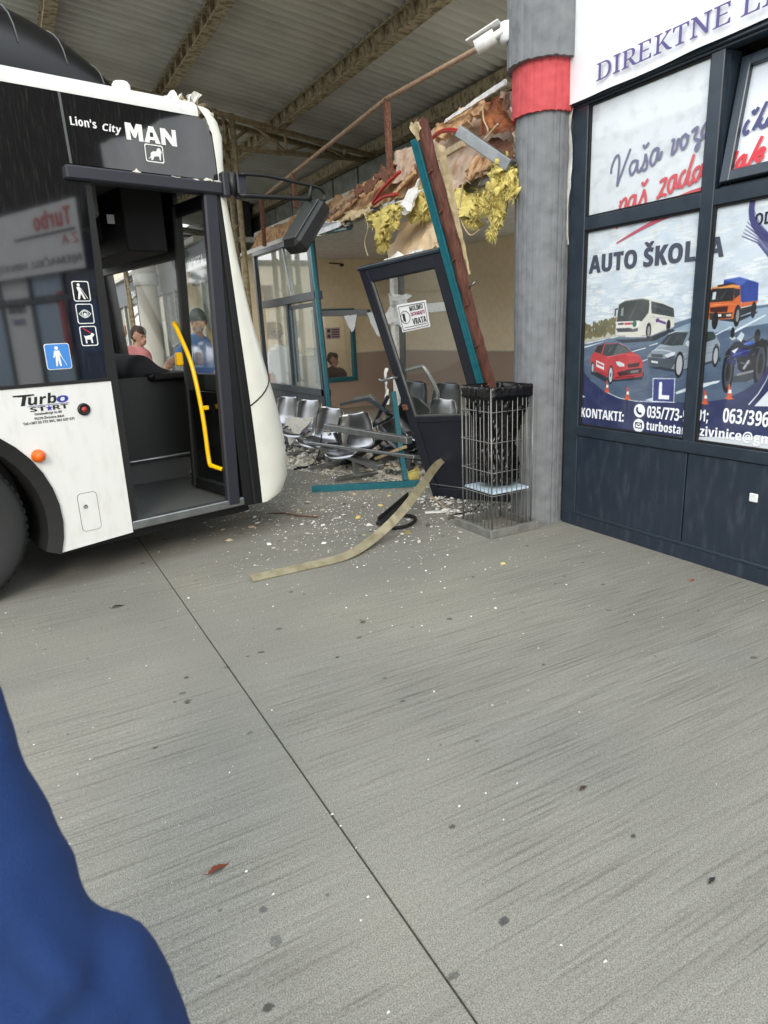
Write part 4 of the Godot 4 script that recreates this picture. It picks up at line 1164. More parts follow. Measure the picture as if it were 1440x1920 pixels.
func build_kiosk() -> void:
	var t := thing("driving_school_office", "grey framed driving school shopfront with printed posters and navy kick panels", "shopfront")
	var face := 3.546
	var bar := func(called: String, z0: float, z1: float, y0: float, y1: float, m: Material, x := 3.546, d := 0.075) -> MeshInstance3D:
		var s := mb()
		box(s, Vector3(x + d / 2, (y0 + y1) / 2, (z0 + z1) / 2), Vector3(d, y1 - y0, z1 - z0), 0.004)
		return obj(called, s, m, t)
	var posts := [-2.65, -1.72, -0.79, 0.14, 1.07, 2.0, 2.93, 3.86, 4.79]
	bar.call("jamb", -3.705, -3.57, 0.0, 2.83, M.frame)
	for z in posts: bar.call("mullion", z - 0.04, z + 0.04, 0.69, 2.83, M.frame)
	bar.call("top_rail", -3.705, 4.83, 2.83, 2.9, M.frame, 3.542)
	bar.call("sill_rail", -3.57, 4.83, 0.685, 0.757, M.frame, 3.54)
	var prev := -3.57
	var poster := paint_poster()
	var pm := mat(Color.WHITE, 0.35)
	pm.albedo_texture = poster
	pm.clearcoat_enabled = true
	pm.clearcoat = 0.9
	pm.clearcoat_roughness = 0.04
	for k in posts.size():
		var z0: float = prev
		var z1: float = posts[k] - 0.04
		bar.call("transom", z0, z1, 2.07, 2.152, M.frame, 3.548)
		bar.call("kick_panel", z0 - (0.0 if k == 0 else 0.036), z1 + 0.036, 0.1, 0.683, M.panel, 3.552, 0.05)
		prev = posts[k] + 0.04
		for lo in [true, false]:
			if k == 1 and not lo: continue
			var y0 := 0.757 if lo else 2.152
			var y1 := 2.07 if lo else 2.83
			var s := mb()
			var u := func(z: float, y: float) -> void:
				s.set_uv(Vector2((z - pic_z) / 2.0, (pic_y - y) / 2.1))
				s.add_vertex(Vector3(3.575, y, z))
			for e in [[z0, y0], [z1, y1], [z1, y0], [z0, y0], [z0, y1], [z1, y1]]: u.call(e[0], e[1])
			if k < 2:
				obj("poster", s, pm, t)
			else:
				var pmat: Material = M.paper if k % 2 == 0 else mat(Color(0.66, 0.74, 0.84), 0.35)
				if k in [3, 4]: pmat = mat(Color(0.2, 0.27, 0.42), 0.3)
				obj("poster", s, pmat, t)
			# the rubber bead round each pane
			var b := mb()
			for e in [[z0, z0 + 0.012, y0, y1], [z1 - 0.012, z1, y0, y1]]: box(b, Vector3(3.568, (e[2] + e[3]) / 2, (e[0] + e[1]) / 2), Vector3(0.02, e[3] - e[2], e[1] - e[0]), 0.002)
			for e in [[z0, z1, y0, y0 + 0.012], [z0, z1, y1 - 0.012, y1]]: box(b, Vector3(3.569, (e[2] + e[3]) / 2, (e[0] + e[1]) / 2), Vector3(0.02, e[3] - e[2], e[1] - e[0]), 0.002)
			obj("bead", b, M.black_rubber, t)
	bar.call("plinth", -3.705, 4.83, 0.0, 0.092, M.panel, 3.545)
	bar.call("skirting", -3.57, 4.83, 0.092, 0.112, M.frame, 3.542)
	# the office box itself
	wall_panel(t, "side_wall", Vector3(5.4, 1.5, -3.66), Vector3(3.5, 3.0, 0.1), M.cladding)
	wall_panel(t, "side_wall", Vector3(5.4, 1.5, 4.9), Vector3(3.5, 3.0, 0.1), M.cladding)
	wall_panel(t, "rear_wall", Vector3(7.1, 1.5, 0.6), Vector3(0.1, 3.0, 8.4), M.cladding)
	wall_panel(t, "ceiling", Vector3(5.4, 2.95, 0.6), Vector3(3.5, 0.08, 8.4), M.cladding)
	wall_panel(t, "upper_wall", Vector3(3.75, 4.1, 0.55), Vector3(0.2, 2.3, 8.6), mat(Color(0.12, 0.12, 0.125), 0.8))
	wall_panel(t, "lock_rose", Vector3(3.545, 0.49, -2.2), Vector3(0.012, 0.05, 0.05), M.white_sheet, 0.005)
	# upper window tilted in at its head
	var sash := Node3D.new()
	sash.name = "tilted_window"
	t.add_child(sash)
	sash.position = Vector3(3.57, 2.175, -2.58)
	sash.rotation = Vector3(0, 0, -0.17)
	var sw := 0.8
	var sh := 0.62
	for e in [[0.0, 0.055, 0.0, sh], [sw - 0.055, sw, 0.0, sh], [0.055, sw - 0.055, 0.0, 0.055], [0.055, sw - 0.055, sh - 0.055, sh]]:
		var s := mb()
		box(s, Vector3(0, (e[2] + e[3]) / 2, (e[0] + e[1]) / 2), Vector3(0.06, e[3] - e[2], e[1] - e[0]), 0.004)
		obj("sash_frame", s, M.frame, sash)
	var pp := mb()
	box(pp, Vector3(0.005, sh / 2, sw / 2), Vector3(0.008, sh - 0.1, sw - 0.1))
	var plain := mat(Color(0.85, 0.87, 0.9), 0.35)
	plain.clearcoat_enabled = true
	obj("poster", pp, plain, sash)
	var reveal := mb()
	box(reveal, Vector3(3.63, 2.5, -2.605), Vector3(0.09, 0.65, 0.01))
	box(reveal, Vector3(3.63, 2.16, -2.2), Vector3(0.09, 0.01, 0.8))
	obj("reveal", reveal, M.frame, t)
	# ---- lettering of the posters
	var xf := Transform3D(Basis(Vector3(0, 0, 1), Vector3(0, 1, 0), Vector3(-1, 0, 0)), Vector3(3.5715, 0, 0))
	var ink := func(called: String, strokes: Array, w: float, m: Material, parent: Node, f: Transform3D, w1 := -1.0) -> void:
		for k in strokes.size():
			var s := mb()
			ribbon(s, curve(strokes[k], 5), w, w if w1 < 0.0 else w1, f * Transform3D(Basis(), Vector3(0, 0, k * 0.00035)))
			obj(called, s, m, parent)
	var faded := mat(Color(0.43, 0.43, 0.54), 0.4)
	var faded_red := mat(Color(0.78, 0.33, 0.36), 0.4)
	ink.call("lettering", [
		[Vector2(-3.378, 2.385), Vector2(-3.375, 2.421), Vector2(-3.347, 2.472), Vector2(-3.32, 2.474), Vector2(-3.314, 2.415), Vector2(-3.324, 2.301)], [Vector2(-3.324, 2.301), Vector2(-3.277, 2.4), Vector2(-3.229, 2.496)],
		[Vector2(-3.173, 2.417), Vector2(-3.209, 2.418), Vector2(-3.228, 2.383), Vector2(-3.214, 2.347), Vector2(-3.185, 2.367), Vector2(-3.168, 2.42)], [Vector2(-3.168, 2.42), Vector2(-3.169, 2.371), Vector2(-3.155, 2.351), Vector2(-3.131, 2.372)],
		[Vector2(-3.131, 2.372), Vector2(-3.114, 2.412), Vector2(-3.111, 2.439), Vector2(-3.096, 2.394), Vector2(-3.099, 2.36), Vector2(-3.124, 2.355), Vector2(-3.144, 2.373)], [Vector2(-3.131, 2.496), Vector2(-3.118, 2.476), Vector2(-3.09, 2.498)],
		[Vector2(-3.021, 2.452), Vector2(-3.052, 2.448), Vector2(-3.072, 2.406), Vector2(-3.06, 2.368), Vector2(-3.033, 2.384), Vector2(-3.017, 2.455)], [Vector2(-3.017, 2.455), Vector2(-3.016, 2.408), Vector2(-3.006, 2.389), Vector2(-2.99, 2.429)],
		[Vector2(-2.928, 2.466), Vector2(-2.911, 2.47), Vector2(-2.918, 2.426), Vector2(-2.919, 2.396), Vector2(-2.89, 2.419), Vector2(-2.885, 2.463), Vector2(-2.872, 2.461)],
		[Vector2(-2.834, 2.479), Vector2(-2.861, 2.466), Vector2(-2.858, 2.42), Vector2(-2.839, 2.411), Vector2(-2.819, 2.442), Vector2(-2.83, 2.475), Vector2(-2.839, 2.48), Vector2(-2.808, 2.46)],
		[Vector2(-2.796, 2.48), Vector2(-2.781, 2.492), Vector2(-2.758, 2.495), Vector2(-2.775, 2.447), Vector2(-2.748, 2.43), Vector2(-2.744, 2.402), Vector2(-2.756, 2.379), Vector2(-2.762, 2.397), Vector2(-2.731, 2.434)],
		[Vector2(-2.7, 2.51), Vector2(-2.721, 2.491), Vector2(-2.731, 2.459), Vector2(-2.718, 2.437), Vector2(-2.695, 2.463)]], 0.016, faded, t, xf)
	ink.call("lettering", [
		[Vector2(-3.297, 2.201), Vector2(-3.282, 2.2), Vector2(-3.303, 2.142)], [Vector2(-3.297, 2.176), Vector2(-3.26, 2.217), Vector2(-3.242, 2.207), Vector2(-3.251, 2.161), Vector2(-3.235, 2.151), Vector2(-3.22, 2.174)],
		[Vector2(-3.175, 2.224), Vector2(-3.21, 2.214), Vector2(-3.227, 2.169), Vector2(-3.213, 2.148), Vector2(-3.187, 2.169), Vector2(-3.169, 2.227)], [Vector2(-3.169, 2.227), Vector2(-3.171, 2.173), Vector2(-3.156, 2.153), Vector2(-3.136, 2.176)],
		[Vector2(-3.136, 2.176), Vector2(-3.114, 2.219), Vector2(-3.106, 2.239), Vector2(-3.091, 2.188), Vector2(-3.095, 2.157), Vector2(-3.119, 2.154), Vector2(-3.139, 2.169)], [Vector2(-3.125, 2.289), Vector2(-3.111, 2.269), Vector2(-3.081, 2.298)],
		[Vector2(-2.994, 2.26), Vector2(-2.975, 2.271), Vector2(-2.947, 2.268), Vector2(-2.994, 2.187), Vector2(-3.004, 2.18), Vector2(-2.973, 2.192), Vector2(-2.94, 2.182)],
		[Vector2(-2.887, 2.281), Vector2(-2.918, 2.267), Vector2(-2.932, 2.224), Vector2(-2.916, 2.192), Vector2(-2.896, 2.214), Vector2(-2.881, 2.286)], [Vector2(-2.881, 2.286), Vector2(-2.88, 2.227), Vector2(-2.866, 2.21), Vector2(-2.849, 2.234)],
		[Vector2(-2.816, 2.293), Vector2(-2.842, 2.278), Vector2(-2.855, 2.235), Vector2(-2.836, 2.208), Vector2(-2.81, 2.246), Vector2(-2.77, 2.364)], [Vector2(-2.792, 2.282), Vector2(-2.8, 2.226), Vector2(-2.782, 2.213), Vector2(-2.766, 2.237)],
		[Vector2(-2.723, 2.293), Vector2(-2.752, 2.285), Vector2(-2.765, 2.25), Vector2(-2.746, 2.221), Vector2(-2.725, 2.254), Vector2(-2.706, 2.304)], [Vector2(-2.706, 2.304), Vector2(-2.711, 2.252), Vector2(-2.693, 2.227)]], 0.018, faded_red, t, xf)
	ink.call("swash", [[Vector2(-3.306, 1.962), Vector2(-3.123, 2.02), Vector2(-2.941, 2.066), Vector2(-2.796, 2.085)]], 0.008, mat(Color(0.72, 0.32, 0.4), 0.4), t, xf, 0.04)
	ink.call("swash", [[Vector2(-2.87, 2.157), Vector2(-2.778, 2.168), Vector2(-2.693, 2.171)]], 0.012, faded_red, t, xf, 0.03)
	ink.call("lettering", [[Vector2(-3.299, 2.076), Vector2(-3.312, 2.048)], [Vector2(-3.241, 2.071), Vector2(-3.215, 2.071)]], 0.014, faded_red, t, xf)
	ink.call("circle_mark", [[Vector2(-2.386, 2.098), Vector2(-2.402, 2.04), Vector2(-2.392, 1.971), Vector2(-2.351, 1.904), Vector2(-2.269, 1.841), Vector2(-2.186, 1.804)], [Vector2(-2.272, 1.866), Vector2(-2.332, 1.914), Vector2(-2.376, 1.969), Vector2(-2.388, 2.038), Vector2(-2.372, 2.096)]], 0.017, M.script_blue, t, xf)
	# on the tilted pane, in its own frame
	var sx := Transform3D(Basis(Vector3(0, 0, 1), Vector3(0, 1, 0), Vector3(-1, 0, 0)), Vector3(-0.006, -2.2, 2.575))
	ink.call("lettering", [
		[Vector2(-2.477, 2.494), Vector2(-2.49, 2.484), Vector2(-2.498, 2.45), Vector2(-2.486, 2.432), Vector2(-2.468, 2.443)], [Vector2(-2.468, 2.541), Vector2(-2.455, 2.522), Vector2(-2.438, 2.547)],
		[Vector2(-2.396, 2.562), Vector2(-2.421, 2.494), Vector2(-2.446, 2.437)], [Vector2(-2.439, 2.457), Vector2(-2.405, 2.489), Vector2(-2.421, 2.47), Vector2(-2.399, 2.441), Vector2(-2.383, 2.449)],
		[Vector2(-2.343, 2.49), Vector2(-2.366, 2.479), Vector2(-2.377, 2.456), Vector2(-2.364, 2.447), Vector2(-2.341, 2.478)]], 0.02, M.script_blue, sash, sx)
	ink.call("lettering", [
		[Vector2(-2.515, 2.353), Vector2(-2.53, 2.284), Vector2(-2.531, 2.26), Vector2(-2.516, 2.267)], [Vector2(-2.536, 2.32), Vector2(-2.511, 2.322)],
		[Vector2(-2.465, 2.324), Vector2(-2.489, 2.31), Vector2(-2.503, 2.278), Vector2(-2.49, 2.257), Vector2(-2.472, 2.277), Vector2(-2.458, 2.325)], [Vector2(-2.458, 2.325), Vector2(-2.462, 2.275), Vector2(-2.451, 2.258), Vector2(-2.437, 2.271)],
		[Vector2(-2.385, 2.395), Vector2(-2.41, 2.329), Vector2(-2.434, 2.262)], [Vector2(-2.424, 2.291), Vector2(-2.376, 2.332), Vector2(-2.359, 2.317), Vector2(-2.4, 2.297), Vector2(-2.378, 2.274), Vector2(-2.357, 2.299)]], 0.02, M.script_red, sash, sx)
	var Z := Vector3(0, 0, 1)
	var px := 3.5725
	text(t, "AUTO ŠKOLA", Vector3(px, 1.795, -3.54), Z * 0.93, Vector3(0, 0.145, 0), M.charcoal, true, "Droid Sans", 0.8)
	text(t, "A", Vector3(px, 1.8, -2.635), Z * 0.1, Vector3(0, 0.108, 0), M.charcoal, true, "Droid Sans", 0.8)
	text(t, "KONTAKTI:", Vector3(px, 0.818, -3.565), Z * 0.39, Vector3(0, 0.066, 0), M.white_ink)
	text(t, "035/773-9", Vector3(px, 0.866, -2.985), Z * 0.3, Vector3(0, 0.076, 0), M.white_ink)
	text(t, "901;", Vector3(px, 0.87, -2.645), Z * 0.1, Vector3(0, 0.08, 0), M.white_ink)
	text(t, "063/396-", Vector3(px, 0.886, -2.45), Z * 0.295, Vector3(0, 0.085, 0), M.white_ink)
	text(t, "turbostart", Vector3(px, 0.785, -2.985), Z * 0.315, Vector3(0, 0.062, 0), M.white_ink)
	text(t, "t.zivinice@gmail", Vector3(px, 0.775, -2.645), Z * 0.585, Vector3(0, 0.078, 0), M.white_ink)
	text(t, "ODGOV", Vector3(px, 1.935, -2.37), Z * 0.24, Vector3(0, 0.06, 0), M.ink)
	for y in [0.905, 0.808]:
		var s := mb()
		prism(s, ring2(Vector2(-3.045, y), 0.044, 0.044, 24), 0.0, 0.002, xf)
		obj("contact_disc", s, M.white_ink, t)
	var ph := mb()
	ribbon(ph, curve([Vector2(-3.062, 0.927), Vector2(-3.064, 0.905), Vector2(-3.045, 0.888), Vector2(-3.025, 0.889)], 5), 0.014, 0.014, xf.translated(Vector3(-0.003, 0, 0)))
	obj("telephone_mark", ph, M.ink, t)
	var en := mb()
	for e in [[Vector2(-3.072, 0.792), Vector2(-3.018, 0.792)], [Vector2(-3.072, 0.826), Vector2(-3.018, 0.826)], [Vector2(-3.07, 0.79), Vector2(-3.07, 0.828)], [Vector2(-3.02, 0.79), Vector2(-3.02, 0.828)], [Vector2(-3.07, 0.826), Vector2(-3.045, 0.806)], [Vector2(-3.045, 0.806), Vector2(-3.02, 0.826)]]:
		ribbon(en, e, 0.006, 0.006, xf.translated(Vector3(-0.003, 0, 0)))
	obj("envelope_mark", en, M.ink, t)
	# more print further along the front
	text(t, "Turbo", Vector3(3.56, 1.95, 2.2), Z * 0.55, Vector3(0, 0.2, 0), M.ink)
	text(t, "START", Vector3(3.56, 1.78, 2.3), Z * 0.4, Vector3(0, 0.09, 0), M.blue_ink)
	wall_panel(t, "red_pillar_poster", Vector3(3.56, 1.75, 1.2), Vector3(0.006, 0.9, 0.13), M.red_band, 0.0)
	wall_panel(t, "blue_poster", Vector3(3.56, 1.7, 0.6), Vector3(0.006, 0.7, 0.6), mat(Color(0.2, 0.36, 0.56), 0.4), 0.0)

	# ---- the banner stretched over the head of the shopfront
	var bn := thing("printed_banner", "white rippled banner lettered in violet above the driving school windows", "banner", Vector3(3.5, 2.86, 0.0))
	var s := mb(true)
	var nu := 80
	var nv := 24
	var at := func(i: int, j: int) -> Vector3:
		var z := -3.69 + 3.3 * i / nu
		var y := 0.95 * j / nv
		var v := float(j) / nv
		var w := 0.0
		for e in [[-3.35, 0.5, 0.045], [-2.75, 0.42, 0.05], [-2.1, 0.45, 0.04], [-1.2, 0.5, 0.045], [-0.3, 0.5, 0.05], [0.9, 0.5, 0.04], [2.0, 0.5, 0.045]]:
			var c: float = e[0] + v * e[1]
			w += e[2] * exp(-pow((z - c) / 0.14, 2.0)) * (0.3 + v)
		return Vector3(-w - 0.015 * sin(z * 5.0 + v * 3.0) * v, y + 0.01 * sin(z * 2.3), z)
	for i in nu:
		for j in nv: quad(s, at.call(i, j), at.call(i + 1, j), at.call(i + 1, j + 1), at.call(i, j + 1))
	obj("cloth", s, M.banner, bn)
	var edge := mb()
	box(edge, Vector3(0.03, 0.0, -2.04), Vector3(0.02, 0.03, 3.3), 0.004)
	obj("batten", edge, M.frame, bn)
	text(bn, "DIREKTNE LINIJE ZA", Vector3(-0.028, 0.018, -3.435), Z * 1.78, Vector3(0, 0.128, 0), M.violet, false, "Droid Serif")
	# a second, lower banner further along the front
	var b2 := thing("route_banner", "white route banner further along the front, lettered with destinations", "banner", Vector3(3.46, 2.45, 0.3))
	var c2 := mb()
	box(c2, Vector3(0.012, 0.42, 1.9), Vector3(0.012, 0.86, 3.8), 0.003)
	obj("cloth", c2, M.banner, b2)
	text(b2, "NJEMAČKU, HRVATSKU, SRBIJU", Vector3(-0.002, 0.06, 0.05), Z * 3.6, Vector3(0, 0.15, 0), M.ink, false)
	text(b2, "Z A", Vector3(-0.002, 0.32, 0.06), Z * 0.4, Vector3(0, 0.12, 0), M.script_red, false)
	text(b2, "Turbo", Vector3(-0.002, 0.55, 0.15), Z * 0.95, Vector3(0, 0.24, 0), M.script_red)
	wall_panel(b2, "underline", Vector3(-0.002, 0.49, 0.9), Vector3(0.004, 0.03, 1.6), M.ink, 0.0)


func build_bus() -> void:
	var t := thing("city_bus", "white and black city bus stopped with its front door open and roof corner torn", "bus", Vector3(1.513, 0, -4.734))
	t.rotation.y = 0.221
	var side := Transform3D()
	var plate := func(called: String, poly: Array, c0: float, c1: float, m: Material, parent: Node = t) -> MeshInstance3D:
		var s := mb()
		prism(s, poly, c0, c1)
		return obj(called, s, m, parent)
	var slab := func(called: String, a: Vector3, b: Vector3, m: Material, bev := 0.006, parent: Node = t) -> MeshInstance3D:
		var s := mb()
		box(s, (a + b) / 2.0, (b - a).abs(), bev)
		return obj(called, s, m, parent)
	var V := func(a: float, y: float) -> Vector2: return Vector2(a, y)
	# lower white side with the wheel arch cut out
	var hub := Vector2(-2.06, 0.47)
	var arch := []
	for k in 25:
		var th := lerpf(-0.36, PI + 0.36, k / 24.0)
		arch.append(hub + Vector2(cos(th), sin(th)) * 0.64)
	var low := [Vector2(-0.99, 0.272), Vector2(-0.99, 1.262), Vector2(-8.8, 1.262), Vector2(-8.8, 0.27)]
	var rev := arch.duplicate()
	rev.reverse()
	low.append_array(rev)
	plate.call("side_panel", low, -0.035, 0.0, M.white_paint)
	plate.call("window_waist_seal", [Vector2(-0.99, 1.255), Vector2(-0.99, 1.275), Vector2(-8.8, 1.275), Vector2(-8.8, 1.255)], -0.03, 0.004, M.black_rubber)
	# wheel arch lip and the dark well behind it
	var lip := mb()
	for k in 24:
		var o: Vector2 = (arch[k] - hub) / 0.64
		var o2: Vector2 = (arch[k + 1] - hub) / 0.64
		for e in [[0.575, -0.02, 0.655, 0.014], [0.655, 0.014, 0.66, -0.01], [0.56, -0.3, 0.575, -0.02]]:
			var f := func(u: Vector2, r: float, c: float) -> Vector3: return Vector3(hub.x + u.x * r, hub.y + u.y * r, c)
			quad(lip, f.call(o, e[0], e[1]), f.call(o2, e[0], e[1]), f.call(o2, e[2], e[3]), f.call(o, e[2], e[3]))
	obj("wheel_arch", lip, M.black_rubber, t)
	var well := mb()
	for k in 24:
		var a0: Vector2 = hub + (arch[k] - hub) * 0.9
		var a1: Vector2 = hub + (arch[k + 1] - hub) * 0.9
		quad(well, Vector3(a0.x, a0.y, -0.6), Vector3(a1.x, a1.y, -0.6), Vector3(a1.x, a1.y, -0.3), Vector3(a0.x, a0.y, -0.3))
	box(well, Vector3(hub.x, 0.75, -0.62), Vector3(1.2, 1.0, 0.02))
	obj("wheel_well", well, M.black, t)
	# wheel
	var wheel := Node3D.new()
	wheel.name = "wheel"
	t.add_child(wheel)
	wheel.position = Vector3(hub.x, 0.478, -0.05)
	wheel.rotation = Vector3(PI / 2, 0, 0)
	var s := mb(true)
	lathe(s, [Vector2(0.29, -0.29), Vector2(0.4, -0.29), Vector2(0.465, -0.26), Vector2(0.482, -0.2), Vector2(0.482, -0.06), Vector2(0.462, -0.015), Vector2(0.44, -0.005), Vector2(0.4, 0.0), Vector2(0.32, -0.01), Vector2(0.29, -0.04), Vector2(0.28, -0.29)], 48)
	obj("tyre", s, mat(Color(0.13, 0.135, 0.135), 0.8), wheel)
	s = mb()
	for k in 60:
		var th := TAU * k / 60
		box(s, Vector3(cos(th) * 0.48, -0.13, sin(th) * 0.48), Vector3(0.012, 0.16, 0.03), 0.002, Basis(Vector3.UP, -th))
	tag(obj("tread_blocks", s, M.black_rubber, wheel), "", "", "", "stuff")
	s = mb(true)
	lathe(s, [Vector2(0.29, -0.03), Vector2(0.275, -0.02), Vector2(0.25, -0.07), Vector2(0.15, -0.09), Vector2(0.13, 0.0), Vector2(0.1, 0.03), Vector2(0.0, 0.03)], 32)
	obj("rim", s, M.zinc, wheel)
	for k in 10:
		s = mb()
		var th := TAU * k / 10
		lathe(s, [Vector2(0.017, -0.085), Vector2(0.017, -0.05), Vector2(0.0, -0.05)], 6, Transform3D(Basis(), Vector3(cos(th) * 0.2, 0, sin(th) * 0.2)))
		obj("wheel_nut", s, M.steel, wheel)
	# upper side: dark glass, in lengths
	plate.call("side_window", [V.call(-0.985, 1.275), V.call(-0.955, 2.39), V.call(-1.035, 2.475), V.call(-1.045, 2.838), V.call(-2.55, 2.838), V.call(-2.55, 1.275)], -0.03, -0.004, M.bus_glass)
	for k in 4: plate.call("side_window", [V.call(-2.57 - k * 1.56, 1.275), V.call(-2.57 - k * 1.56, 2.838), V.call(-4.11 - k * 1.56, 2.838), V.call(-4.11 - k * 1.56, 1.275)], -0.03, -0.004, M.bus_glass)
	plate.call("door_overhead_panel", [V.call(-1.022, 2.478), V.call(-1.028, 2.838), V.call(-0.21, 2.842), V.call(-0.15, 2.81), V.call(-0.115, 2.73), V.call(-0.095, 2.478)], -0.03, -0.006, M.bus_glass)
	plate.call("panel_trim", [V.call(-1.044, 2.838), V.call(-1.03, 2.838), V.call(-1.022, 2.478), V.call(-1.036, 2.478)], -0.02, -0.002, mat(Color(0.3, 0.31, 0.31), 0.5))
	# door header and posts
	slab.call("door_header", Vector3(-1.075, 2.39, -0.08), Vector3(-0.085, 2.465, 0.035), M.navy_metal, 0.01)
	plate.call("door_jamb", [V.call(-1.01, 1.24), V.call(-0.965, 2.4), V.call(-0.935, 2.4), V.call(-0.95, 0.28), V.call(-0.995, 0.28)], -0.09, -0.002, M.black_rubber)
	plate.call("front_post", [V.call(-0.155, 0.275), V.call(-0.19, 2.4), V.call(-0.095, 2.4), V.call(-0.02, 1.0), V.call(0.0, 0.268)], -0.07, -0.006, M.black)
	plate.call("post_seal", [V.call(-0.075, 0.28), V.call(-0.135, 2.39), V.call(-0.118, 2.39), V.call(-0.057, 0.28)], -0.05, 0.006, M.black_rubber)
	# white front corner, swept up from the bumper into the roof
	var prof := [[0.27, 0.0, 0.16], [0.3, 0.0, 0.34], [0.4, -0.002, 0.44], [0.6, -0.006, 0.47], [0.8, -0.013, 0.44], [1.0, -0.022, 0.385], [1.25, -0.035, 0.3], [1.6, -0.056, 0.19], [2.0, -0.078, 0.11], [2.35, -0.098, 0.075], [2.6, -0.105, 0.085], [2.75, -0.115, 0.12], [2.84, -0.15, 0.14], [2.9, -0.2, 0.15]]
	for mirror in [false, true]:
		s = mb(true)
		var pt := func(i: int, k: int) -> Vector3:
			var e: Array = prof[i].duplicate()
			if mirror and e[0] > 1.1: e[2] = 0.06
			var th := PI / 2 * k / 10.0
			var a: float = e[1] + sin(th) * e[2]
			var c: float = -e[2] * (1.0 - cos(th))
			if k == 11:
				a = e[1] + e[2]
				c = -maxf(e[2], 0.3 if e[0] > 1.15 else 1.28)
			return Vector3(a, e[0], -2.55 - c if mirror else c)
		for i in prof.size() - 1:
			for k in 11:
				if mirror: quad(s, pt.call(i, k + 1), pt.call(i, k), pt.call(i + 1, k), pt.call(i + 1, k + 1))
				else: quad(s, pt.call(i, k), pt.call(i, k + 1), pt.call(i + 1, k + 1), pt.call(i + 1, k))
		obj("front_corner", s, M.black if mirror else M.cream_paint, t)
	# split line where the bumper meets the pillar, and screw heads
	s = mb(true)
	var line := []
	for k in 9:
		var th := PI / 2 * k / 10.0
		var y := 1.0 + 0.055 * k * 0.55
		var r := lerpf(0.385, 0.3, clampf((y - 1.0) / 0.25, 0, 1))
		line.append(Vector3(-0.022 - 0.04 * (y - 1.0) + sin(th) * r, y, -r * (1.0 - cos(th))))
	tube(s, line, 0.006, 5)
	obj("bumper_seam", s, M.black_rubber, t)
	for y in [0.66, 0.6]:
		s = mb()
		var th := 0.85
		lathe(s, [Vector2(0.011, 0.0), Vector2(0.011, 0.004), Vector2(0, 0.004)], 10, Transform3D(Basis(Vector3(0, 0, 1), PI / 2 * -1.0) , Vector3(-0.006 + sin(th) * 0.47 + 0.0, y, -0.47 * (1.0 - cos(th)) + 0.002)))
		obj("screw_head", s, M.black_rubber, t)
	# windscreen between the corners, and its black header
	s = mb()
	for k in [0, 1]:
		var d := Vector3(0.006 * k, 0, 0)
		var q := [Vector3(0.265, 1.25, -0.3) + d, Vector3(0.265, 1.25, -2.25) + d, Vector3(-0.02, 2.5, -2.25) + d, Vector3(-0.02, 2.5, -0.3) + d]
		if k == 0: quad(s, q[0], q[1], q[2], q[3])
		else: quad(s, q[3], q[2], q[1], q[0])
	obj("windscreen", s, M.glass, t)
	slab.call("front_header", Vector3(-0.22, 2.5, -2.4), Vector3(-0.03, 2.84, -0.15), M.black)
	slab.call("sun_blind", Vector3(-0.14, 2.06, -2.35), Vector3(-0.1, 2.52, -0.62), M.black)
	slab.call("front_wall", Vector3(0.1, 0.3, -2.2), Vector3(0.14, 1.2, -0.35), M.black)
	# roof: white cove then the top
	s = mb(true)
	var cove := [Vector2(0.0, 2.838), Vector2(0.002, 2.87), Vector2(-0.012, 2.905), Vector2(-0.06, 2.935), Vector2(-0.2, 2.955), Vector2(-1.275, 2.985), Vector2(-2.35, 2.955), Vector2(-2.54, 2.9), Vector2(-2.55, 2.83)]
	for k in cove.size() - 1:
		var p: Vector2 = cove[k]
		var q: Vector2 = cove[k + 1]
		quad(s, Vector3(-8.8, p.y, p.x), Vector3(-0.2, p.y, p.x), Vector3(-0.2, q.y, q.x), Vector3(-8.8, q.y, q.x))
	obj("roof", s, M.white_paint, t)
	slab.call("inner_ceiling", Vector3(-8.8, 2.52, -2.5), Vector3(-0.25, 2.56, -0.04), M.interior_grey)
	# far side, back and floor, so that the saloon is closed
	slab.call("floor", Vector3(-1.35, 0.28, -2.5), Vector3(-0.02, 0.335, -0.04), M.interior_grey)
	slab.call("floor", Vector3(-8.7, 0.78, -2.5), Vector3(-1.35, 0.83, -0.62), M.interior_grey)
	slab.call("door_sill", Vector3(-0.985, 0.285, -0.07), Vector3(-0.15, 0.342, 0.004), M.steel, 0.006)
	slab.call("far_side", Vector3(-8.8, 0.27, -2.55), Vector3(-0.02, 1.25, -2.5), M.white_paint)
	slab.call("far_window", Vector3(-8.8, 1.25, -2.54), Vector3(-1.5, 2.84, -2.5), M.bus_glass)
	slab.call("driver_side_pillar", Vector3(-0.62, 1.25, -2.54), Vector3(-0.54, 2.84, -2.44), M.black)
	slab.call("driver_window", Vector3(-1.5, 1.25, -2.53), Vector3(-0.1, 2.84, -2.525), M.glass, 0.0)
	slab.call("rear_wall", Vector3(-8.85, 0.3, -2.55), Vector3(-8.8, 2.95, -0.0), M.white_paint)
	slab.call("underside", Vector3(-1.4, 0.2, -2.4), Vector3(-0.05, 0.27, -0.12), M.black_rubber)
	slab.call("underside", Vector3(-8.7, 0.3, -2.4), Vector3(-2.8, 0.36, -0.12), M.black_rubber)
	slab.call("front_axle_beam", Vector3(-2.2, 0.35, -2.2), Vector3(-1.95, 0.5, -0.35), M.black)
	# driver's cab wall and dash
	s = mb(true)
	var wall := [Vector2(-0.72, -2.2), Vector2(-0.72, -1.32), Vector2(-0.66, -1.2), Vector2(-0.5, -1.14), Vector2(0.0, -1.08), Vector2(0.09, -1.06)]
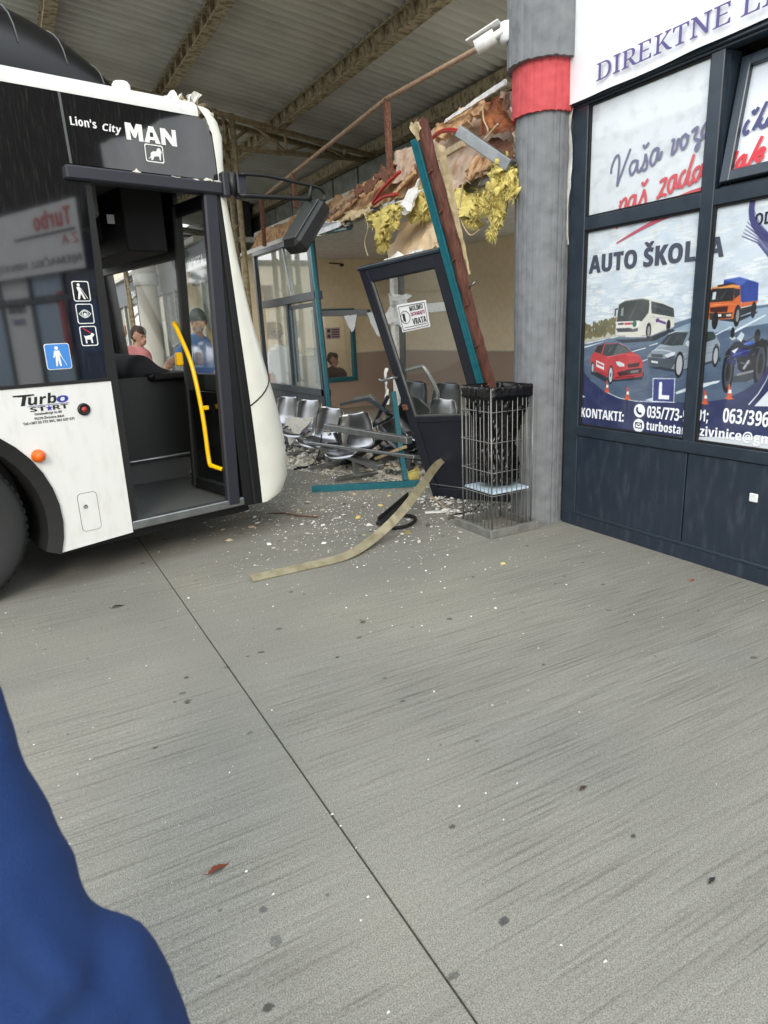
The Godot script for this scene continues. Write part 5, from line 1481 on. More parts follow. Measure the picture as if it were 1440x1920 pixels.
	for k in wall.size() - 1:
		var p: Vector2 = wall[k]
		var q: Vector2 = wall[k + 1]
		quad(s, Vector3(p.x, 0.52, p.y), Vector3(q.x, 0.52, q.y), Vector3(q.x, 1.2, q.y), Vector3(p.x, 1.2, p.y))
	obj("cab_wall", s, M.black, t)
	s = mb(true)
	for k in wall.size() - 1:
		var p: Vector2 = wall[k]
		var q: Vector2 = wall[k + 1]
		quad(s, Vector3(p.x, 0.335, p.y - 0.02), Vector3(q.x, 0.335, q.y - 0.02), Vector3(q.x, 0.53, q.y - 0.03), Vector3(p.x, 0.53, p.y - 0.03))
	obj("cab_kick_panel", s, M.interior_grey, t)
	s = mb(true)
	tube(s, [Vector3(-0.66, 0.53, -1.19), Vector3(-0.5, 0.53, -1.13), Vector3(0.0, 0.54, -1.07), Vector3(0.09, 0.54, -1.05)], 0.014, 6)
	obj("cab_trim", s, M.steel, t)
	slab.call("cab_top", Vector3(-0.3, 1.16, -2.2), Vector3(0.1, 1.22, -1.0), M.black, 0.02)
	put("dashboard", skin([[Vector3(-0.38, 1.25, -1.95), Vector3(-0.28, 1.25, -1.3), 0.15, 0.12, Color(0.03, 0.03, 0.032)], [Vector3(-0.28, 1.22, -1.3), Vector3(-0.12, 1.18, -1.2), 0.1, 0.07, Color(0.03, 0.03, 0.032)]], 0.02, 0.08), M.vertex, t)
	s = mb(true)
	var wh := []
	for k in 25: wh.append(Vector3(-0.55, 1.2, -1.75) + Vector3(cos(TAU * k / 24) * 0.16, cos(TAU * k / 24) * 0.14, sin(TAU * k / 24) * 0.21))
	tube(s, wh, 0.016, 6)
	obj("steering_wheel", s, M.black, t)
	slab.call("driver_seat", Vector3(-1.35, 0.6, -2.1), Vector3(-1.2, 1.6, -1.6), M.interior, 0.05)
	slab.call("partition_pillar", Vector3(-0.98, 0.34, -1.16), Vector3(-0.93, 2.5, -1.1), M.black)
	# fittings under the ceiling
	slab.call("ceiling_box", Vector3(-0.75, 2.2, -1.5), Vector3(-0.45, 2.5, -1.1), M.interior, 0.02)
	slab.call("ceiling_duct", Vector3(-0.9, 2.28, -0.9), Vector3(-0.72, 2.5, -0.5), mat(Color(0.42, 0.43, 0.41), 0.7), 0.02)
	slab.call("white_label", Vector3(-0.55, 2.3, -0.84), Vector3(-0.4, 2.36, -0.83), M.paper, 0.0)
	slab.call("red_ticket_box", Vector3(-0.2, 2.16, -1.02), Vector3(-0.145, 2.25, -0.94), mat(Color(0.5, 0.05, 0.06), 0.5), 0.005)
	slab.call("ceiling_board", Vector3(-0.5, 2.1, -2.3), Vector3(-0.2, 2.52, -0.66), M.interior, 0.01)
	# inward folded door leaf, square to the side
	var leaf := Node3D.new()
	leaf.name = "door_leaf"
	t.add_child(leaf)
	var bar := func(called: String, a: Vector3, b: Vector3, w: float, h: float, m: Material) -> void:
		var q := mb()
		beam(q, a, b, w, h, 0.012)
		obj(called, q, m, leaf)
	bar.call("outer_stile", Vector3(-0.235, 0.3, -0.02), Vector3(-0.168, 2.43, -0.02), 0.06, 0.1, M.navy_metal)
	bar.call("inner_stile", Vector3(-0.235, 0.36, -0.57), Vector3(-0.168, 2.4, -0.52), 0.05, 0.07, M.black)
	bar.call("bottom_rail", Vector3(-0.235, 0.4, -0.03), Vector3(-0.235, 0.4, -0.57), 0.04, 0.09, M.black)
	bar.call("top_rail", Vector3(-0.168, 2.36, -0.03), Vector3(-0.168, 2.36, -0.53), 0.04, 0.09, M.black)
	s = mb()
	quad(s, Vector3(-0.213, 1.12, -0.05), Vector3(-0.213, 1.12, -0.54), Vector3(-0.17, 2.34, -0.5), Vector3(-0.17, 2.34, -0.05))
	quad(s, Vector3(-0.204, 1.12, -0.05), Vector3(-0.164, 2.34, -0.05), Vector3(-0.164, 2.34, -0.5), Vector3(-0.204, 1.12, -0.54))
	obj("pane", s, M.glass, leaf)
	s = mb()
	box(s, Vector3(-0.225, 0.76, -0.3), Vector3(0.012, 0.7, 0.48), 0.002)
	obj("lower_panel", s, mat(Color(0.05, 0.055, 0.055), 0.12), leaf)
	s = mb(true)
	tube(s, curve([Vector3(-0.25, 1.585, -0.56), Vector3(-0.3, 1.595, -0.5), Vector3(-0.31, 1.53, -0.42), Vector3(-0.31, 1.3, -0.27), Vector3(-0.31, 0.95, -0.19), Vector3(-0.31, 0.62, -0.17), Vector3(-0.3, 0.585, -0.14), Vector3(-0.27, 0.565, -0.06)], 6), 0.016, 10)
	obj("yellow_handrail", s, M.yellow_paint, leaf)
	s = mb()
	box(s, Vector3(-0.285, 1.0, -0.2), Vector3(0.06, 0.03, 0.03), 0.004)
	obj("yellow_bracket", s, M.yellow_paint, leaf)
	s = mb()
	box(s, Vector3(-0.28, 1.34, -0.53), Vector3(0.05, 0.1, 0.06), 0.012)
	obj("yellow_bracket", s, M.yellow_paint, leaf)
	# heater and door gear by the step
	slab.call("door_gear_box", Vector3(-0.22, 0.34, -0.75), Vector3(-0.08, 0.47, -0.1), M.interior_grey, 0.02)
	for k in 3: slab.call("gear_slot", Vector3(-0.226, 0.37 + k * 0.03, -0.7), Vector3(-0.216, 0.385 + k * 0.03, -0.15), M.black_rubber, 0.0)
	# lamps, buttons and flaps on the side
	s = mb(true)
	lathe(s, [Vector2(0.04, 0), Vector2(0.038, 0.02), Vector2(0.022, 0.052), Vector2(0.0, 0.056)], 20, Transform3D(Basis(Vector3.RIGHT, PI / 2), Vector3(-1.476, 0.858, 0)))
	obj("side_marker_lamp", s, M.orange_lens, t)
	s = mb(true)
	lathe(s, [Vector2(0.038, 0), Vector2(0.036, 0.012), Vector2(0.02, 0.014), Vector2(0.02, 0.004)], 20, Transform3D(Basis(Vector3.RIGHT, PI / 2), Vector3(-1.177, 1.1, 0)))
	var btn := obj("door_button", s, M.black, t)
	s = mb(true)
	lathe(s, [Vector2(0.018, 0.002), Vector2(0.017, 0.018), Vector2(0, 0.019)], 16, Transform3D(Basis(Vector3.RIGHT, PI / 2), Vector3(-1.177, 1.1, 0)))
	obj("button_cap", s, mat(Color(0.6, 0.2, 0.2), 0.5), btn)
	s = mb()
	prism(s, round_rect(Vector2(-1.242, 0.468), 0.118, 0.245, 0.025), 0.0, 0.0016)
	var flap := obj("fuel_flap_seam", s, M.black_rubber, t)
	s = mb()
	prism(s, round_rect(Vector2(-1.242, 0.468), 0.113, 0.24, 0.023), 0.0, 0.003)
	obj("fuel_flap", s, M.white_paint, flap)
	s = mb(true)
	lathe(s, [Vector2(0.013, 0.0), Vector2(0.013, 0.006), Vector2(0.006, 0.007), Vector2(0.005, 0.004), Vector2(0, 0.004)], 14, Transform3D(Basis(Vector3.RIGHT, PI / 2), Vector3(-1.262, 0.505, 0.002)))
	obj("flap_lock", s, M.steel, flap)
	# ---- lettering and stickers
	var X := Vector3(1, 0, 0)
	var Y := Vector3(0, 1, 0)
	var sk := Vector3(0.25, 1, 0)
	for e in [[[0, 0], [0, 10], [3.3, 10], [5, 6], [6.7, 10], [10, 10], [10, 0], [7.4, 0], [7.4, 6], [5.6, 1.6], [4.4, 1.6], [2.6, 6], [2.6, 0]], [[10.6, 0], [14.2, 10], [17, 10], [20.6, 0], [17.6, 0], [17.1, 1.8], [14.1, 1.8], [13.6, 0]], [[21.2, 0], [21.2, 10], [24.3, 10], [28.4, 4.4], [28.4, 10], [31, 10], [31, 0], [27.9, 0], [23.8, 5.6], [23.8, 0]]]:
		var q := mb()
		var pp := []
		for v in e: pp.append(Vector2(-0.685 + v[0] * 0.01026, 2.645 + v[1] * 0.0092))
		prism(q, pp, -0.004, 0.0)
		obj("lettering", q, M.white_sheet, t)
	slab.call("letter_counter", Vector3(-0.537, 2.679, -0.001), Vector3(-0.517, 2.703, 0.0008), M.black, 0.0)
	text(t, "Lion's", Vector3(-1.0, 2.678, 0.0), X * 0.145, Y * 0.046, M.white_sheet)
	text(t, "City", Vector3(-0.828, 2.66, 0.0), X * 0.108, Y * 0.054 + X * 0.012, M.white_sheet)
	var white := func(polys: Array, c0: float, m: Material, called := "pictogram") -> void:
		var q := mb()
		for p in polys: prism(q, p, c0, c0 + 0.0015)
		obj(called, q, m, t)
	var fr := func(c: Vector2, w: float, h: float, th: float) -> Array:
		var o := round_rect(c, w, h, 0.012, 3)
		var i := round_rect(c, w - th * 2, h - th * 2, 0.009, 3)
		var out := []
		for k in o.size():
			var k2 := (k + 1) % o.size()
			out.append([o[k], o[k2], i[k2], i[k]])
		return out
	white.call(fr.call(Vector2(-0.522, 2.588), 0.118, 0.1, 0.006), -0.003, M.white_sheet, "emblem_frame")
	white.call([[Vector2(-0.568, 2.552), Vector2(-0.548, 2.57), Vector2(-0.545, 2.59), Vector2(-0.53, 2.6), Vector2(-0.508, 2.602), Vector2(-0.503, 2.615), Vector2(-0.49, 2.623), Vector2(-0.478, 2.615), Vector2(-0.474, 2.6), Vector2(-0.481, 2.583), Vector2(-0.485, 2.555), Vector2(-0.492, 2.553), Vector2(-0.495, 2.575), Vector2(-0.525, 2.572), Vector2(-0.535, 2.552), Vector2(-0.548, 2.551), Vector2(-0.545, 2.563), Vector2(-0.56, 2.556)]], -0.003, M.white_sheet, "lion_emblem")
	for k in 3:
		var c := Vector2(-1.083 + 0.002 * k, 1.785 - 0.128 * k)
		white.call(fr.call(c, 0.098, 0.115, 0.005), -0.003, M.white_sheet, "sticker_frame")
		if k == 0:
			white.call([ring2(c + Vector2(-0.012, 0.036), 0.0085, 0.0085, 10), [c + Vector2(-0.025, 0.024), c + Vector2(-0.006, 0.026), c + Vector2(0.002, 0.0), c + Vector2(0.02, -0.045), c + Vector2(0.01, -0.045), c + Vector2(-0.005, -0.012), c + Vector2(-0.014, -0.045), c + Vector2(-0.025, -0.045), c + Vector2(-0.016, -0.005)]], -0.003, M.white_sheet)
			white.call([[c + Vector2(-0.004, 0.02), c + Vector2(-0.001, 0.02), c + Vector2(0.034, -0.042), c + Vector2(0.031, -0.043)]], -0.003, M.white_sheet)
		elif k == 1:
			var lid := []
			var up := []
			for j in 13: up.append(Vector2(-0.036 + 0.072 * j / 12, 0.024 * sin(PI * j / 12)))
			for j in 12:
				lid.append([c + up[j], c + up[j + 1], c + up[j + 1] * 0.86 + Vector2(0, 0.0), c + up[j] * 0.86])
				var m1: Vector2 = up[j] * Vector2(1, -1)
				var m2: Vector2 = up[j + 1] * Vector2(1, -1)
				lid.append([c + m1, c + m2, c + m2 * 0.86, c + m1 * 0.86])
			white.call(lid, -0.003, M.white_sheet)
			white.call([ring2(c + Vector2(0, -0.003), 0.009, 0.009, 14)], -0.003, M.white_sheet)
			var io := ring2(c, 0.019, 0.019, 18)
			var ii := ring2(c, 0.015, 0.015, 18)
			var rr := []
			for j in 18: rr.append([io[j], io[(j + 1) % 18], ii[(j + 1) % 18], ii[j]])
			white.call(rr, -0.003, M.white_sheet)
		else:
			white.call([[c + Vector2(-0.028, 0.004), c + Vector2(-0.02, 0.0), c + Vector2(0.008, 0.004), c + Vector2(0.02, 0.018), c + Vector2(0.034, 0.008), c + Vector2(0.026, -0.002), c + Vector2(0.018, -0.008), c + Vector2(0.02, -0.042), c + Vector2(0.012, -0.042), c + Vector2(0.006, -0.02), c + Vector2(-0.014, -0.02), c + Vector2(-0.014, -0.042), c + Vector2(-0.022, -0.042), c + Vector2(-0.023, -0.015)]], -0.003, M.white_sheet)
			white.call([[c + Vector2(-0.03, 0.044), c + Vector2(-0.025, 0.046), c + Vector2(0.014, 0.02), c + Vector2(0.01, 0.016)]], -0.0024, M.script_red)
	white.call([round_rect(Vector2(-1.272, 1.42), 0.14, 0.148, 0.014)], -0.004, M.white_sheet, "sticker_edge")
	white.call([round_rect(Vector2(-1.272, 1.42), 0.132, 0.14, 0.012)], -0.0022, M.sticker_blue, "blue_sticker")
	var bc := Vector2(-1.272, 1.42)
	white.call([ring2(bc + Vector2(-0.004, 0.048), 0.0105, 0.0105, 12), [bc + Vector2(-0.018, 0.034), bc + Vector2(0.01, 0.034), bc + Vector2(0.02, 0.0), bc + Vector2(0.013, -0.002), bc + Vector2(0.008, 0.01), bc + Vector2(0.012, -0.055), bc + Vector2(0.002, -0.055), bc + Vector2(-0.003, -0.015), bc + Vector2(-0.01, -0.055), bc + Vector2(-0.02, -0.055), bc + Vector2(-0.014, 0.01), bc + Vector2(-0.022, -0.008), bc + Vector2(-0.028, -0.004)], [bc + Vector2(0.016, 0.0), bc + Vector2(0.019, 0.001), bc + Vector2(0.042, -0.052), bc + Vector2(0.039, -0.053)]], -0.0004, M.white_sheet)
	# the operator's name and address under the window
	var it := 0.3
	text(t, "T", Vector3(-1.545, 1.155, 0.001), X * 0.07, Y * 0.062 + X * 0.02, M.black_ink)
	slab.call("logo_bar", Vector3(-1.552, 1.209, 0.001), Vector3(-1.44, 1.217, 0.0025), M.black_ink, 0.0)
	text(t, "urb", Vector3(-1.482, 1.155, 0.001), X * 0.155, Y * 0.062 + X * 0.012, M.black_ink)
	text(t, "o", Vector3(-1.325, 1.155, 0.001), X * 0.065, Y * 0.04 + X * 0.008, M.blue_ink)
	slab.call("logo_rule", Vector3(-1.485, 1.1475, 0.001), Vector3(-1.255, 1.15, 0.0025), M.blue_ink, 0.0)
	text(t, "ST", Vector3(-1.475, 1.117, 0.001), X * 0.085, Y * 0.026, M.black_ink)
	text(t, "RT", Vector3(-1.35, 1.117, 0.001), X * 0.085, Y * 0.026, M.black_ink)
	var star := []
	for k in 10: star.append(Vector2(-1.37, 1.129) + Vector2(sin(TAU * k / 10), cos(TAU * k / 10)) * (0.019 if k % 2 == 0 else 0.008))
	white.call([star], 0.001, M.blue_ink, "star_mark")
	text(t, "Oslobođenje br.88", Vector3(-1.455, 1.091, 0.001), X * 0.15, Y * 0.018, M.black_ink)
	text(t, "75270 Živinice,B&H", Vector3(-1.462, 1.067, 0.001), X * 0.165, Y * 0.019, M.black_ink)
	text(t, "Tel:+387 35 773 901; 061 637 071", Vector3(-1.525, 1.043, 0.001), X * 0.285, Y * 0.018, M.black_ink)
	# ---- mirror on its arms
	var mir := Node3D.new()
	mir.name = "wing_mirror"
	t.add_child(mir)
	s = mb()
	box(s, Vector3(-0.075, 2.45, 0.03), Vector3(0.05, 0.15, 0.06), 0.008)
	box(s, Vector3(0.025, 2.445, 0.05), Vector3(0.07, 0.15, 0.07), 0.008)
	obj("bracket", s, M.navy_metal, mir)
	s = mb(true)
	tube(s, [Vector3(-0.035, 2.385, 0.06), Vector3(-0.035, 2.52, 0.06)], 0.024, 12)
	obj("hinge_pin", s, M.black, mir)
	s = mb(true)
	tube(s, curve([Vector3(-0.003, 2.51, 0.1), Vector3(0.209, 2.518, 0.1), Vector3(0.468, 2.5, 0.1), Vector3(0.637, 2.485, 0.1), Vector3(0.691, 2.447, 0.1), Vector3(0.682, 2.404, 0.1)], 4), 0.011, 8)
	tube(s, curve([Vector3(-0.018, 2.38, 0.1), Vector3(0.281, 2.392, 0.1), Vector3(0.55, 2.404, 0.1)], 4), 0.015, 8)
	tube(s, [Vector3(0.573, 2.5, 0.1), Vector3(0.549, 2.387, 0.1)], 0.012, 8)
	obj("arm", s, M.black, mir)
	var top := Vector3(0.622, 2.371, 0.1)
	var bot := Vector3(0.379, 2.082, 0.1)
	var ax := (bot - top).normalized()
	var ac := Vector3(0, 0, 1)
	s = mb()
	box(s, (top + bot) / 2 + Vector3(0.01, -0.01, 0), Vector3(0.2, top.distance_to(bot) + 0.04, 0.135), 0.035, Basis(ac, -ax, ac.cross(-ax)))
	obj("housing", s, mat(Color(0.055, 0.057, 0.06), 0.5), mir)
	s = mb()
	var nrm := ac.cross(-ax)
	if nrm.x > 0.0: nrm = -nrm
	box(s, (top + bot) / 2 + Vector3(0.01, -0.01, 0) + nrm * 0.069, Vector3(0.17, top.distance_to(bot) - 0.03, 0.006), 0.002, Basis(ac, -ax, ac.cross(-ax)))
	obj("mirror_glass", s, mat(Color(0.35, 0.37, 0.37), 0.25, 0.6), mir)
	# ---- roof gear: ribbed dark fairing and a small vent
	s = mb(true)
	var outline := func(u: float) -> float: return 0.62 * sqrt(clampf(1.0 - pow(1.0 - u, 2.0), 0.0, 1.0))
	var fp := func(i: int, j: int) -> Vector3:
		var u := i / 20.0
		var th := PI * j / 20.0
		var h: float = outline.call(u)
		var a := -0.42 - u * 0.95 if i <= 20 else -4.5
		if i > 20: h = 0.62
		return Vector3(a, 2.93 + h * pow(sin(th), 0.6), -1.27 + cos(th) * (0.8 + 0.3 * minf(u, 1.0)))
	for i in 21:
		for j in 20: quad(s, fp.call(i, j), fp.call(i + 1, j), fp.call(i + 1, j + 1), fp.call(i, j + 1))
	obj("roof_fairing", s, mat(Color(0.035, 0.038, 0.042), 0.35), t)
	for i in [4, 9, 15]:
		s = mb(true)
		var rib := []
		for j in range(1, 20): rib.append(fp.call(i, j) + Vector3(0.004, 0.004, 0))
		tube(s, rib, 0.005, 6)
		obj("fairing_rib", s, mat(Color(0.3, 0.31, 0.3), 0.6), t)
	s = mb(true)
	lathe(s, [Vector2(0.055, 2.95), Vector2(0.055, 3.03), Vector2(0.045, 3.045), Vector2(0, 3.048)], 16, Transform3D(Basis(), Vector3(-0.55, 0, -0.3)))
	obj("roof_vent", s, M.white_sheet, t)
	# torn skin on the roof corner
	for k in 16:
		s = mb()
		var p := Vector3(-0.36 + k * 0.021 + rng.randf_range(-0.02, 0.02), 2.92 - maxf(0.0, k - 9) * 0.022, -0.02 - rng.randf() * 0.1)
		if k > 9: p.x = -0.17 + (k - 9) * 0.012
		var r := func() -> Vector3: return Vector3(rng.randf_range(-0.05, 0.05), rng.randf_range(-0.01, 0.07), rng.randf_range(-0.04, 0.03))
		rag(s, p, p + r.call() + Vector3(0.04, 0, 0), p + r.call() + Vector3(0.03, 0.03, 0), p + r.call(), 3, 3, 0.03, 0.02, 0.004, k)
		obj("torn_skin", s, [M.white_sheet, M.plaster, M.pale_wood][k % 3], t)
	for k in 9:
		s = mb()
		var cx := [-0.66, -0.64, -0.42, -0.3, -0.24, -0.2, -0.17, -0.14, -0.11][k] as float
		rag(s, Vector3(cx - 0.02, 2.463, 0.03), Vector3(cx + rng.randf_range(0.01, 0.04), 2.463, 0.03), Vector3(cx + 0.01, 2.466 + rng.randf_range(0.006, 0.02), 0.0), Vector3(cx - 0.015, 2.466, 0.0), 3, 3, 0.02, 0.012, 0.004, k + 70)
		obj("plaster_crumb", s, M.plaster, t)


func build_wreckage() -> void:
	# ---- the leaning door leaf and its frame post
	var du := Vector3(0.321, 0.076, 0.944)
	var dv := Vector3(-0.333, 0.942, 0.037)
	var dn := Vector3(-0.887, -0.326, 0.328)
	var b := Basis(du, dv, dn)
	var d := thing("leaning_glazed_door", "dark framed glass door torn loose and leaning out beside the wire litter basket", "door", Vector3(3.185, 0, -4.965))
	var part := func(called: String, u0: float, u1: float, v0: float, v1: float, n0: float, n1: float, m: Material, bev := 0.004, parent: Node = d) -> MeshInstance3D:
		var s := mb()
		box(s, b * Vector3((u0 + u1) / 2, (v0 + v1) / 2, (n0 + n1) / 2), Vector3(u1 - u0, v1 - v0, n1 - n0), bev, b)
		return obj(called, s, m, parent)
	part.call("stile", 0.0, 0.085, 0.0, 2.05, -0.05, 0.0, M.door_dark)
	part.call("stile", 0.72, 0.8, 0.0, 2.05, -0.05, 0.0, M.door_dark)
	part.call("top_rail", 0.085, 0.72, 1.955, 2.05, -0.05, 0.0, M.door_dark)
	part.call("top_trim", -0.005, 0.8, 2.051, 2.075, -0.06, 0.012, M.frame)
	part.call("mid_rail", 0.085, 0.72, 0.75, 0.8, -0.05, 0.0, M.door_dark)
	part.call("bottom_rail", 0.085, 0.72, 0.0, 0.1, -0.05, 0.0, M.door_dark)
	part.call("kick_panel", 0.085, 0.72, 0.1, 0.75, -0.035, -0.012, M.door_dark, 0.002)
	part.call("pane", 0.085, 0.72, 0.8, 1.955, -0.03, -0.024, M.glass, 0.0)
	part.call("glazing_bead", 0.085, 0.097, 0.8, 1.955, -0.02, -0.004, M.steel, 0.002)
	part.call("glazing_bead", 0.708, 0.72, 0.8, 1.955, -0.02, -0.004, M.black_rubber, 0.002)
	part.call("glazing_bead", 0.097, 0.708, 1.943, 1.955, -0.02, -0.004, M.black_rubber, 0.002)
	part.call("glazing_bead", 0.097, 0.708, 0.8, 0.812, -0.02, -0.004, M.steel, 0.002)
	var s := mb(true)
	tube(s, curve([b * Vector3(0.04, 1.16, -0.0), b * Vector3(0.02, 1.18, 0.05), b * Vector3(-0.06, 1.17, 0.07), b * Vector3(-0.11, 1.18, 0.05)], 4), 0.013, 8)
	obj("handle", s, M.steel, d)
	s = mb(true)
	tube(s, curve([b * Vector3(0.1, 1.19, -0.06), b * Vector3(0.22, 1.2, -0.1), b * Vector3(0.27, 1.17, -0.1), b * Vector3(0.33, 0.98, -0.09), b * Vector3(0.32, 0.92, -0.07)], 4), 0.017, 8)
	obj("pull_handle", s, M.steel, d)
	part.call("lock_case", 0.0, 0.05, 0.87, 0.92, -0.02, 0.02, M.rust, 0.006)
	# notice taped to the pane
	var p: Array = [Vector2(0.252, 1.738), Vector2(0.539, 1.739), Vector2(0.511, 1.538), Vector2(0.226, 1.523)]
	var no := mb()
	prism(no, [p[3], p[2], p[1], p[0]], -0.022, -0.02, Transform3D(b, Vector3.ZERO))
	var notice := obj("door_notice", no, M.paper, d)
	var o3 := func(u: float, v: float, k := 0.0) -> Vector3:
		var bot: Vector2 = p[3].lerp(p[2], u)
		var top: Vector2 = p[0].lerp(p[1], u)
		var q := bot.lerp(top, v)
		return b * Vector3(q.x, q.y, -0.018 + k)
	var ex: Vector3 = o3.call(1.0, 0.0) - o3.call(0.0, 0.0)
	var ey: Vector3 = o3.call(0.0, 1.0) - o3.call(0.0, 0.0)
	text(notice, "MOLIMO", o3.call(0.42, 0.7), ex * 0.46, ey * 0.17, M.black_ink)
	text(notice, "ZATVARAJTE", o3.call(0.42, 0.48), ex * 0.5, ey * 0.16, mat(Color(0.55, 0.2, 0.35), 0.6))
	text(notice, "VRATA", o3.call(0.44, 0.2), ex * 0.48, ey * 0.22, M.black_ink)
	var strip := func(u0: float, v0: float, u1: float, v1: float, w: float) -> void:
		var q := mb()
		var a: Vector3 = o3.call(u0, v0)
		var c: Vector3 = o3.call(u1, v1)
		beam(q, a, c, w, 0.0016, 0.0, dn)
		obj("printed_line", q, M.ink, notice)
	strip.call(0.05, 0.93, 0.95, 0.93, 0.004)
	strip.call(0.05, 0.06, 0.95, 0.06, 0.004)
	strip.call(0.05, 0.06, 0.05, 0.93, 0.004)
	strip.call(0.95, 0.06, 0.95, 0.93, 0.004)
	strip.call(0.12, 0.15, 0.9, 0.15, 0.004)
	var ring := mb()
	var rp := []
	for k in 25: rp.append(o3.call(0.22 + cos(TAU * k / 24) * 0.16, 0.52 + sin(TAU * k / 24) * 0.23))
	tube(ring, rp, 0.0025, 4)
	obj("printed_ring", ring, M.ink, notice)
	var mk := mb()
	quad(mk, o3.call(0.13, 0.4), o3.call(0.22, 0.34), o3.call(0.22, 0.66), o3.call(0.13, 0.66))
	obj("printed_door", mk, mat(Color(0.2, 0.18, 0.22), 0.6), notice)
	# post of the frame: teal profile with a rough timber behind
	var post := thing("door_frame_post", "leaning teal door frame post backed with split red brown timber", "post", Vector3(3.185, 0, -4.965))
	var pp := func(called: String, u0: float, u1: float, v0: float, v1: float, n0: float, n1: float, m: Material) -> void:
		part.call(called, u0, u1, v0, v1, n0, n1, m, 0.006, post)
	pp.call("teal_profile", 0.806, 0.862, 0.35, 2.76, -0.06, 0.012, M.teal)
	pp.call("teal_lip", 0.862, 0.872, 0.35, 2.74, 0.0, 0.02, M.teal)
	s = mb()
	var nz := FastNoiseLite.new()
	nz.frequency = 3.0
	var n := 40
	var cr := func(i: int, k: int) -> Vector3:
		var v := lerpf(0.1, 2.84, float(i) / n)
		var w := nz.get_noise_2d(v, 1.0) * 0.012
		var q: Array = [[0.874, 0.0], [0.905, 0.01], [0.936, 0.0], [0.942, -0.025], [0.936, -0.05], [0.874, -0.05]][k % 6]
		return b * Vector3(q[0] + w + nz.get_noise_2d(v * 3.0, k * 3.0) * 0.01, v + (nz.get_noise_2d(k * 9.0, 5.0) * 0.1 if i == n else 0.0), q[1] + nz.get_noise_2d(v * 4.0, k * 7.0) * 0.012)
	for i in n:
		for k in 6: quad(s, cr.call(i, k), cr.call(i, k + 1), cr.call(i + 1, k + 1), cr.call(i + 1, k))
	for k in range(1, 5): tri(s, cr.call(n, 0), cr.call(n, k), cr.call(n, k + 1))
	obj("timber", s, M.wood, post)
	s = mb()
	rag(s, b * Vector3(0.945, 1.85, -0.05), b * Vector3(0.956, 1.85, -0.06), b * Vector3(1.01, 2.66, -0.06), b * Vector3(0.945, 2.7, -0.05), 3, 20, 0.02, 0.01, 0.02, 31)
	obj("pale_batten", s, M.pale_wood, post)
	for v in [0.62, 1.05, 1.36, 1.66, 1.98, 2.3, 2.55]:
		s = mb()
		box(s, b * Vector3(0.905, v, 0.012), Vector3(0.035, 0.008, 0.02), 0.002, b * Basis(Vector3(0, 0, 1), 0.4))
		obj("nail", s, M.rust, post)
	s = mb(true)
	tube(s, [b * Vector3(0.945, 1.77, -0.02), b * Vector3(1.01, 1.8, -0.01)], 0.007, 6)
	obj("bolt", s, M.steel, post)
	s = mb()
	rag(s, b * Vector3(0.86, 2.76, 0.0), b * Vector3(0.93, 2.8, 0.0), b * Vector3(0.91, 2.86, 0.01), b * Vector3(0.85, 2.85, 0.0), 5, 5, 0.05, 0.04, 0.01, 12)
	obj("splinters", s, M.pale_wood, post)
	s = mb()
	rag(s, b * Vector3(0.95, 0.83, 0.0), b * Vector3(0.975, 0.86, 0.02), b * Vector3(0.96, 0.9, 0.02), b * Vector3(0.94, 0.88, 0.0), 4, 4, 0.03, 0.02, 0.008, 14)
	obj("splinters", s, M.pale_wood, post)

	# ---- torn roof edge above
	var brd := func(called: String, label: String, cat: String, c: Array, nu: int, nv: int, amp: float, jag: float, th: float, m: Material, sd: int, group := "") -> void:
		var o: Vector3 = (c[0] + c[2]) / 2
		var t := thing(called, label, cat, o, group)
		var q := mb()
		rag(q, c[0] - o, c[1] - o, c[2] - o, c[3] - o, nu, nv, amp, jag, th, sd)
		obj("sheet", q, m, t)
	brd.call("torn_roof_board", "long brown torn roof board left of the leaning teal post", "board", [Vector3(3.62, 2.666, -8.12), Vector3(3.5, 2.676, -5.438), Vector3(3.72, 3.164, -5.742), Vector3(3.75, 2.875, -8.348)], 40, 14, 0.045, 0.05, 0.03, M.board, 21)
	brd.call("torn_roof_board", "stained pale brown roof board right of the leaning teal post", "board", [Vector3(3.55, 2.608, -5.538), Vector3(3.5, 2.588, -4.283), Vector3(3.75, 3.125, -4.594), Vector3(3.75, 3.217, -5.804)], 30, 18, 0.05, 0.04, 0.03, M.board_pale, 22)
	brd.call("split_timber_edge", "fibrous split timber edge along the top of the torn roof", "timber", [Vector3(3.5, 2.745, -7.767), Vector3(3.5, 2.862, -6.852), Vector3(3.56, 2.925, -6.926), Vector3(3.56, 2.8, -7.847)], 40, 4, 0.04, 0.05, 0.03, M.pale_rust, 23)
	brd.call("split_timber_edge", "ragged grey brown split edge under the white trim", "timber", [Vector3(3.5, 3.018, -5.27), Vector3(3.5, 3.075, -4.623), Vector3(3.6, 3.217, -4.769), Vector3(3.6, 3.158, -5.442)], 30, 6, 0.06, 0.05, 0.04, M.board, 24)
	brd.call("white_roof_trim", "long white trim strip rising to the red banded column", "trim", [Vector3(3.5, 3.114, -5.154), Vector3(3.5, 3.161, -4.362), Vector3(3.5, 3.202, -4.362), Vector3(3.5, 3.138, -5.121)], 20, 2, 0.01, 0.008, 0.02, M.white_sheet, 25)
	brd.call("rusty_roof_flashing", "curled rusty sheet metal hanging beside the red banded column", "sheet metal", [Vector3(3.4, 2.823, -4.473), Vector3(3.3, 2.791, -4.058), Vector3(3.45, 3.114, -4.275), Vector3(3.6, 3.169, -4.755)], 14, 14, 0.16, 0.03, 0.004, M.rusty_sheet, 26)
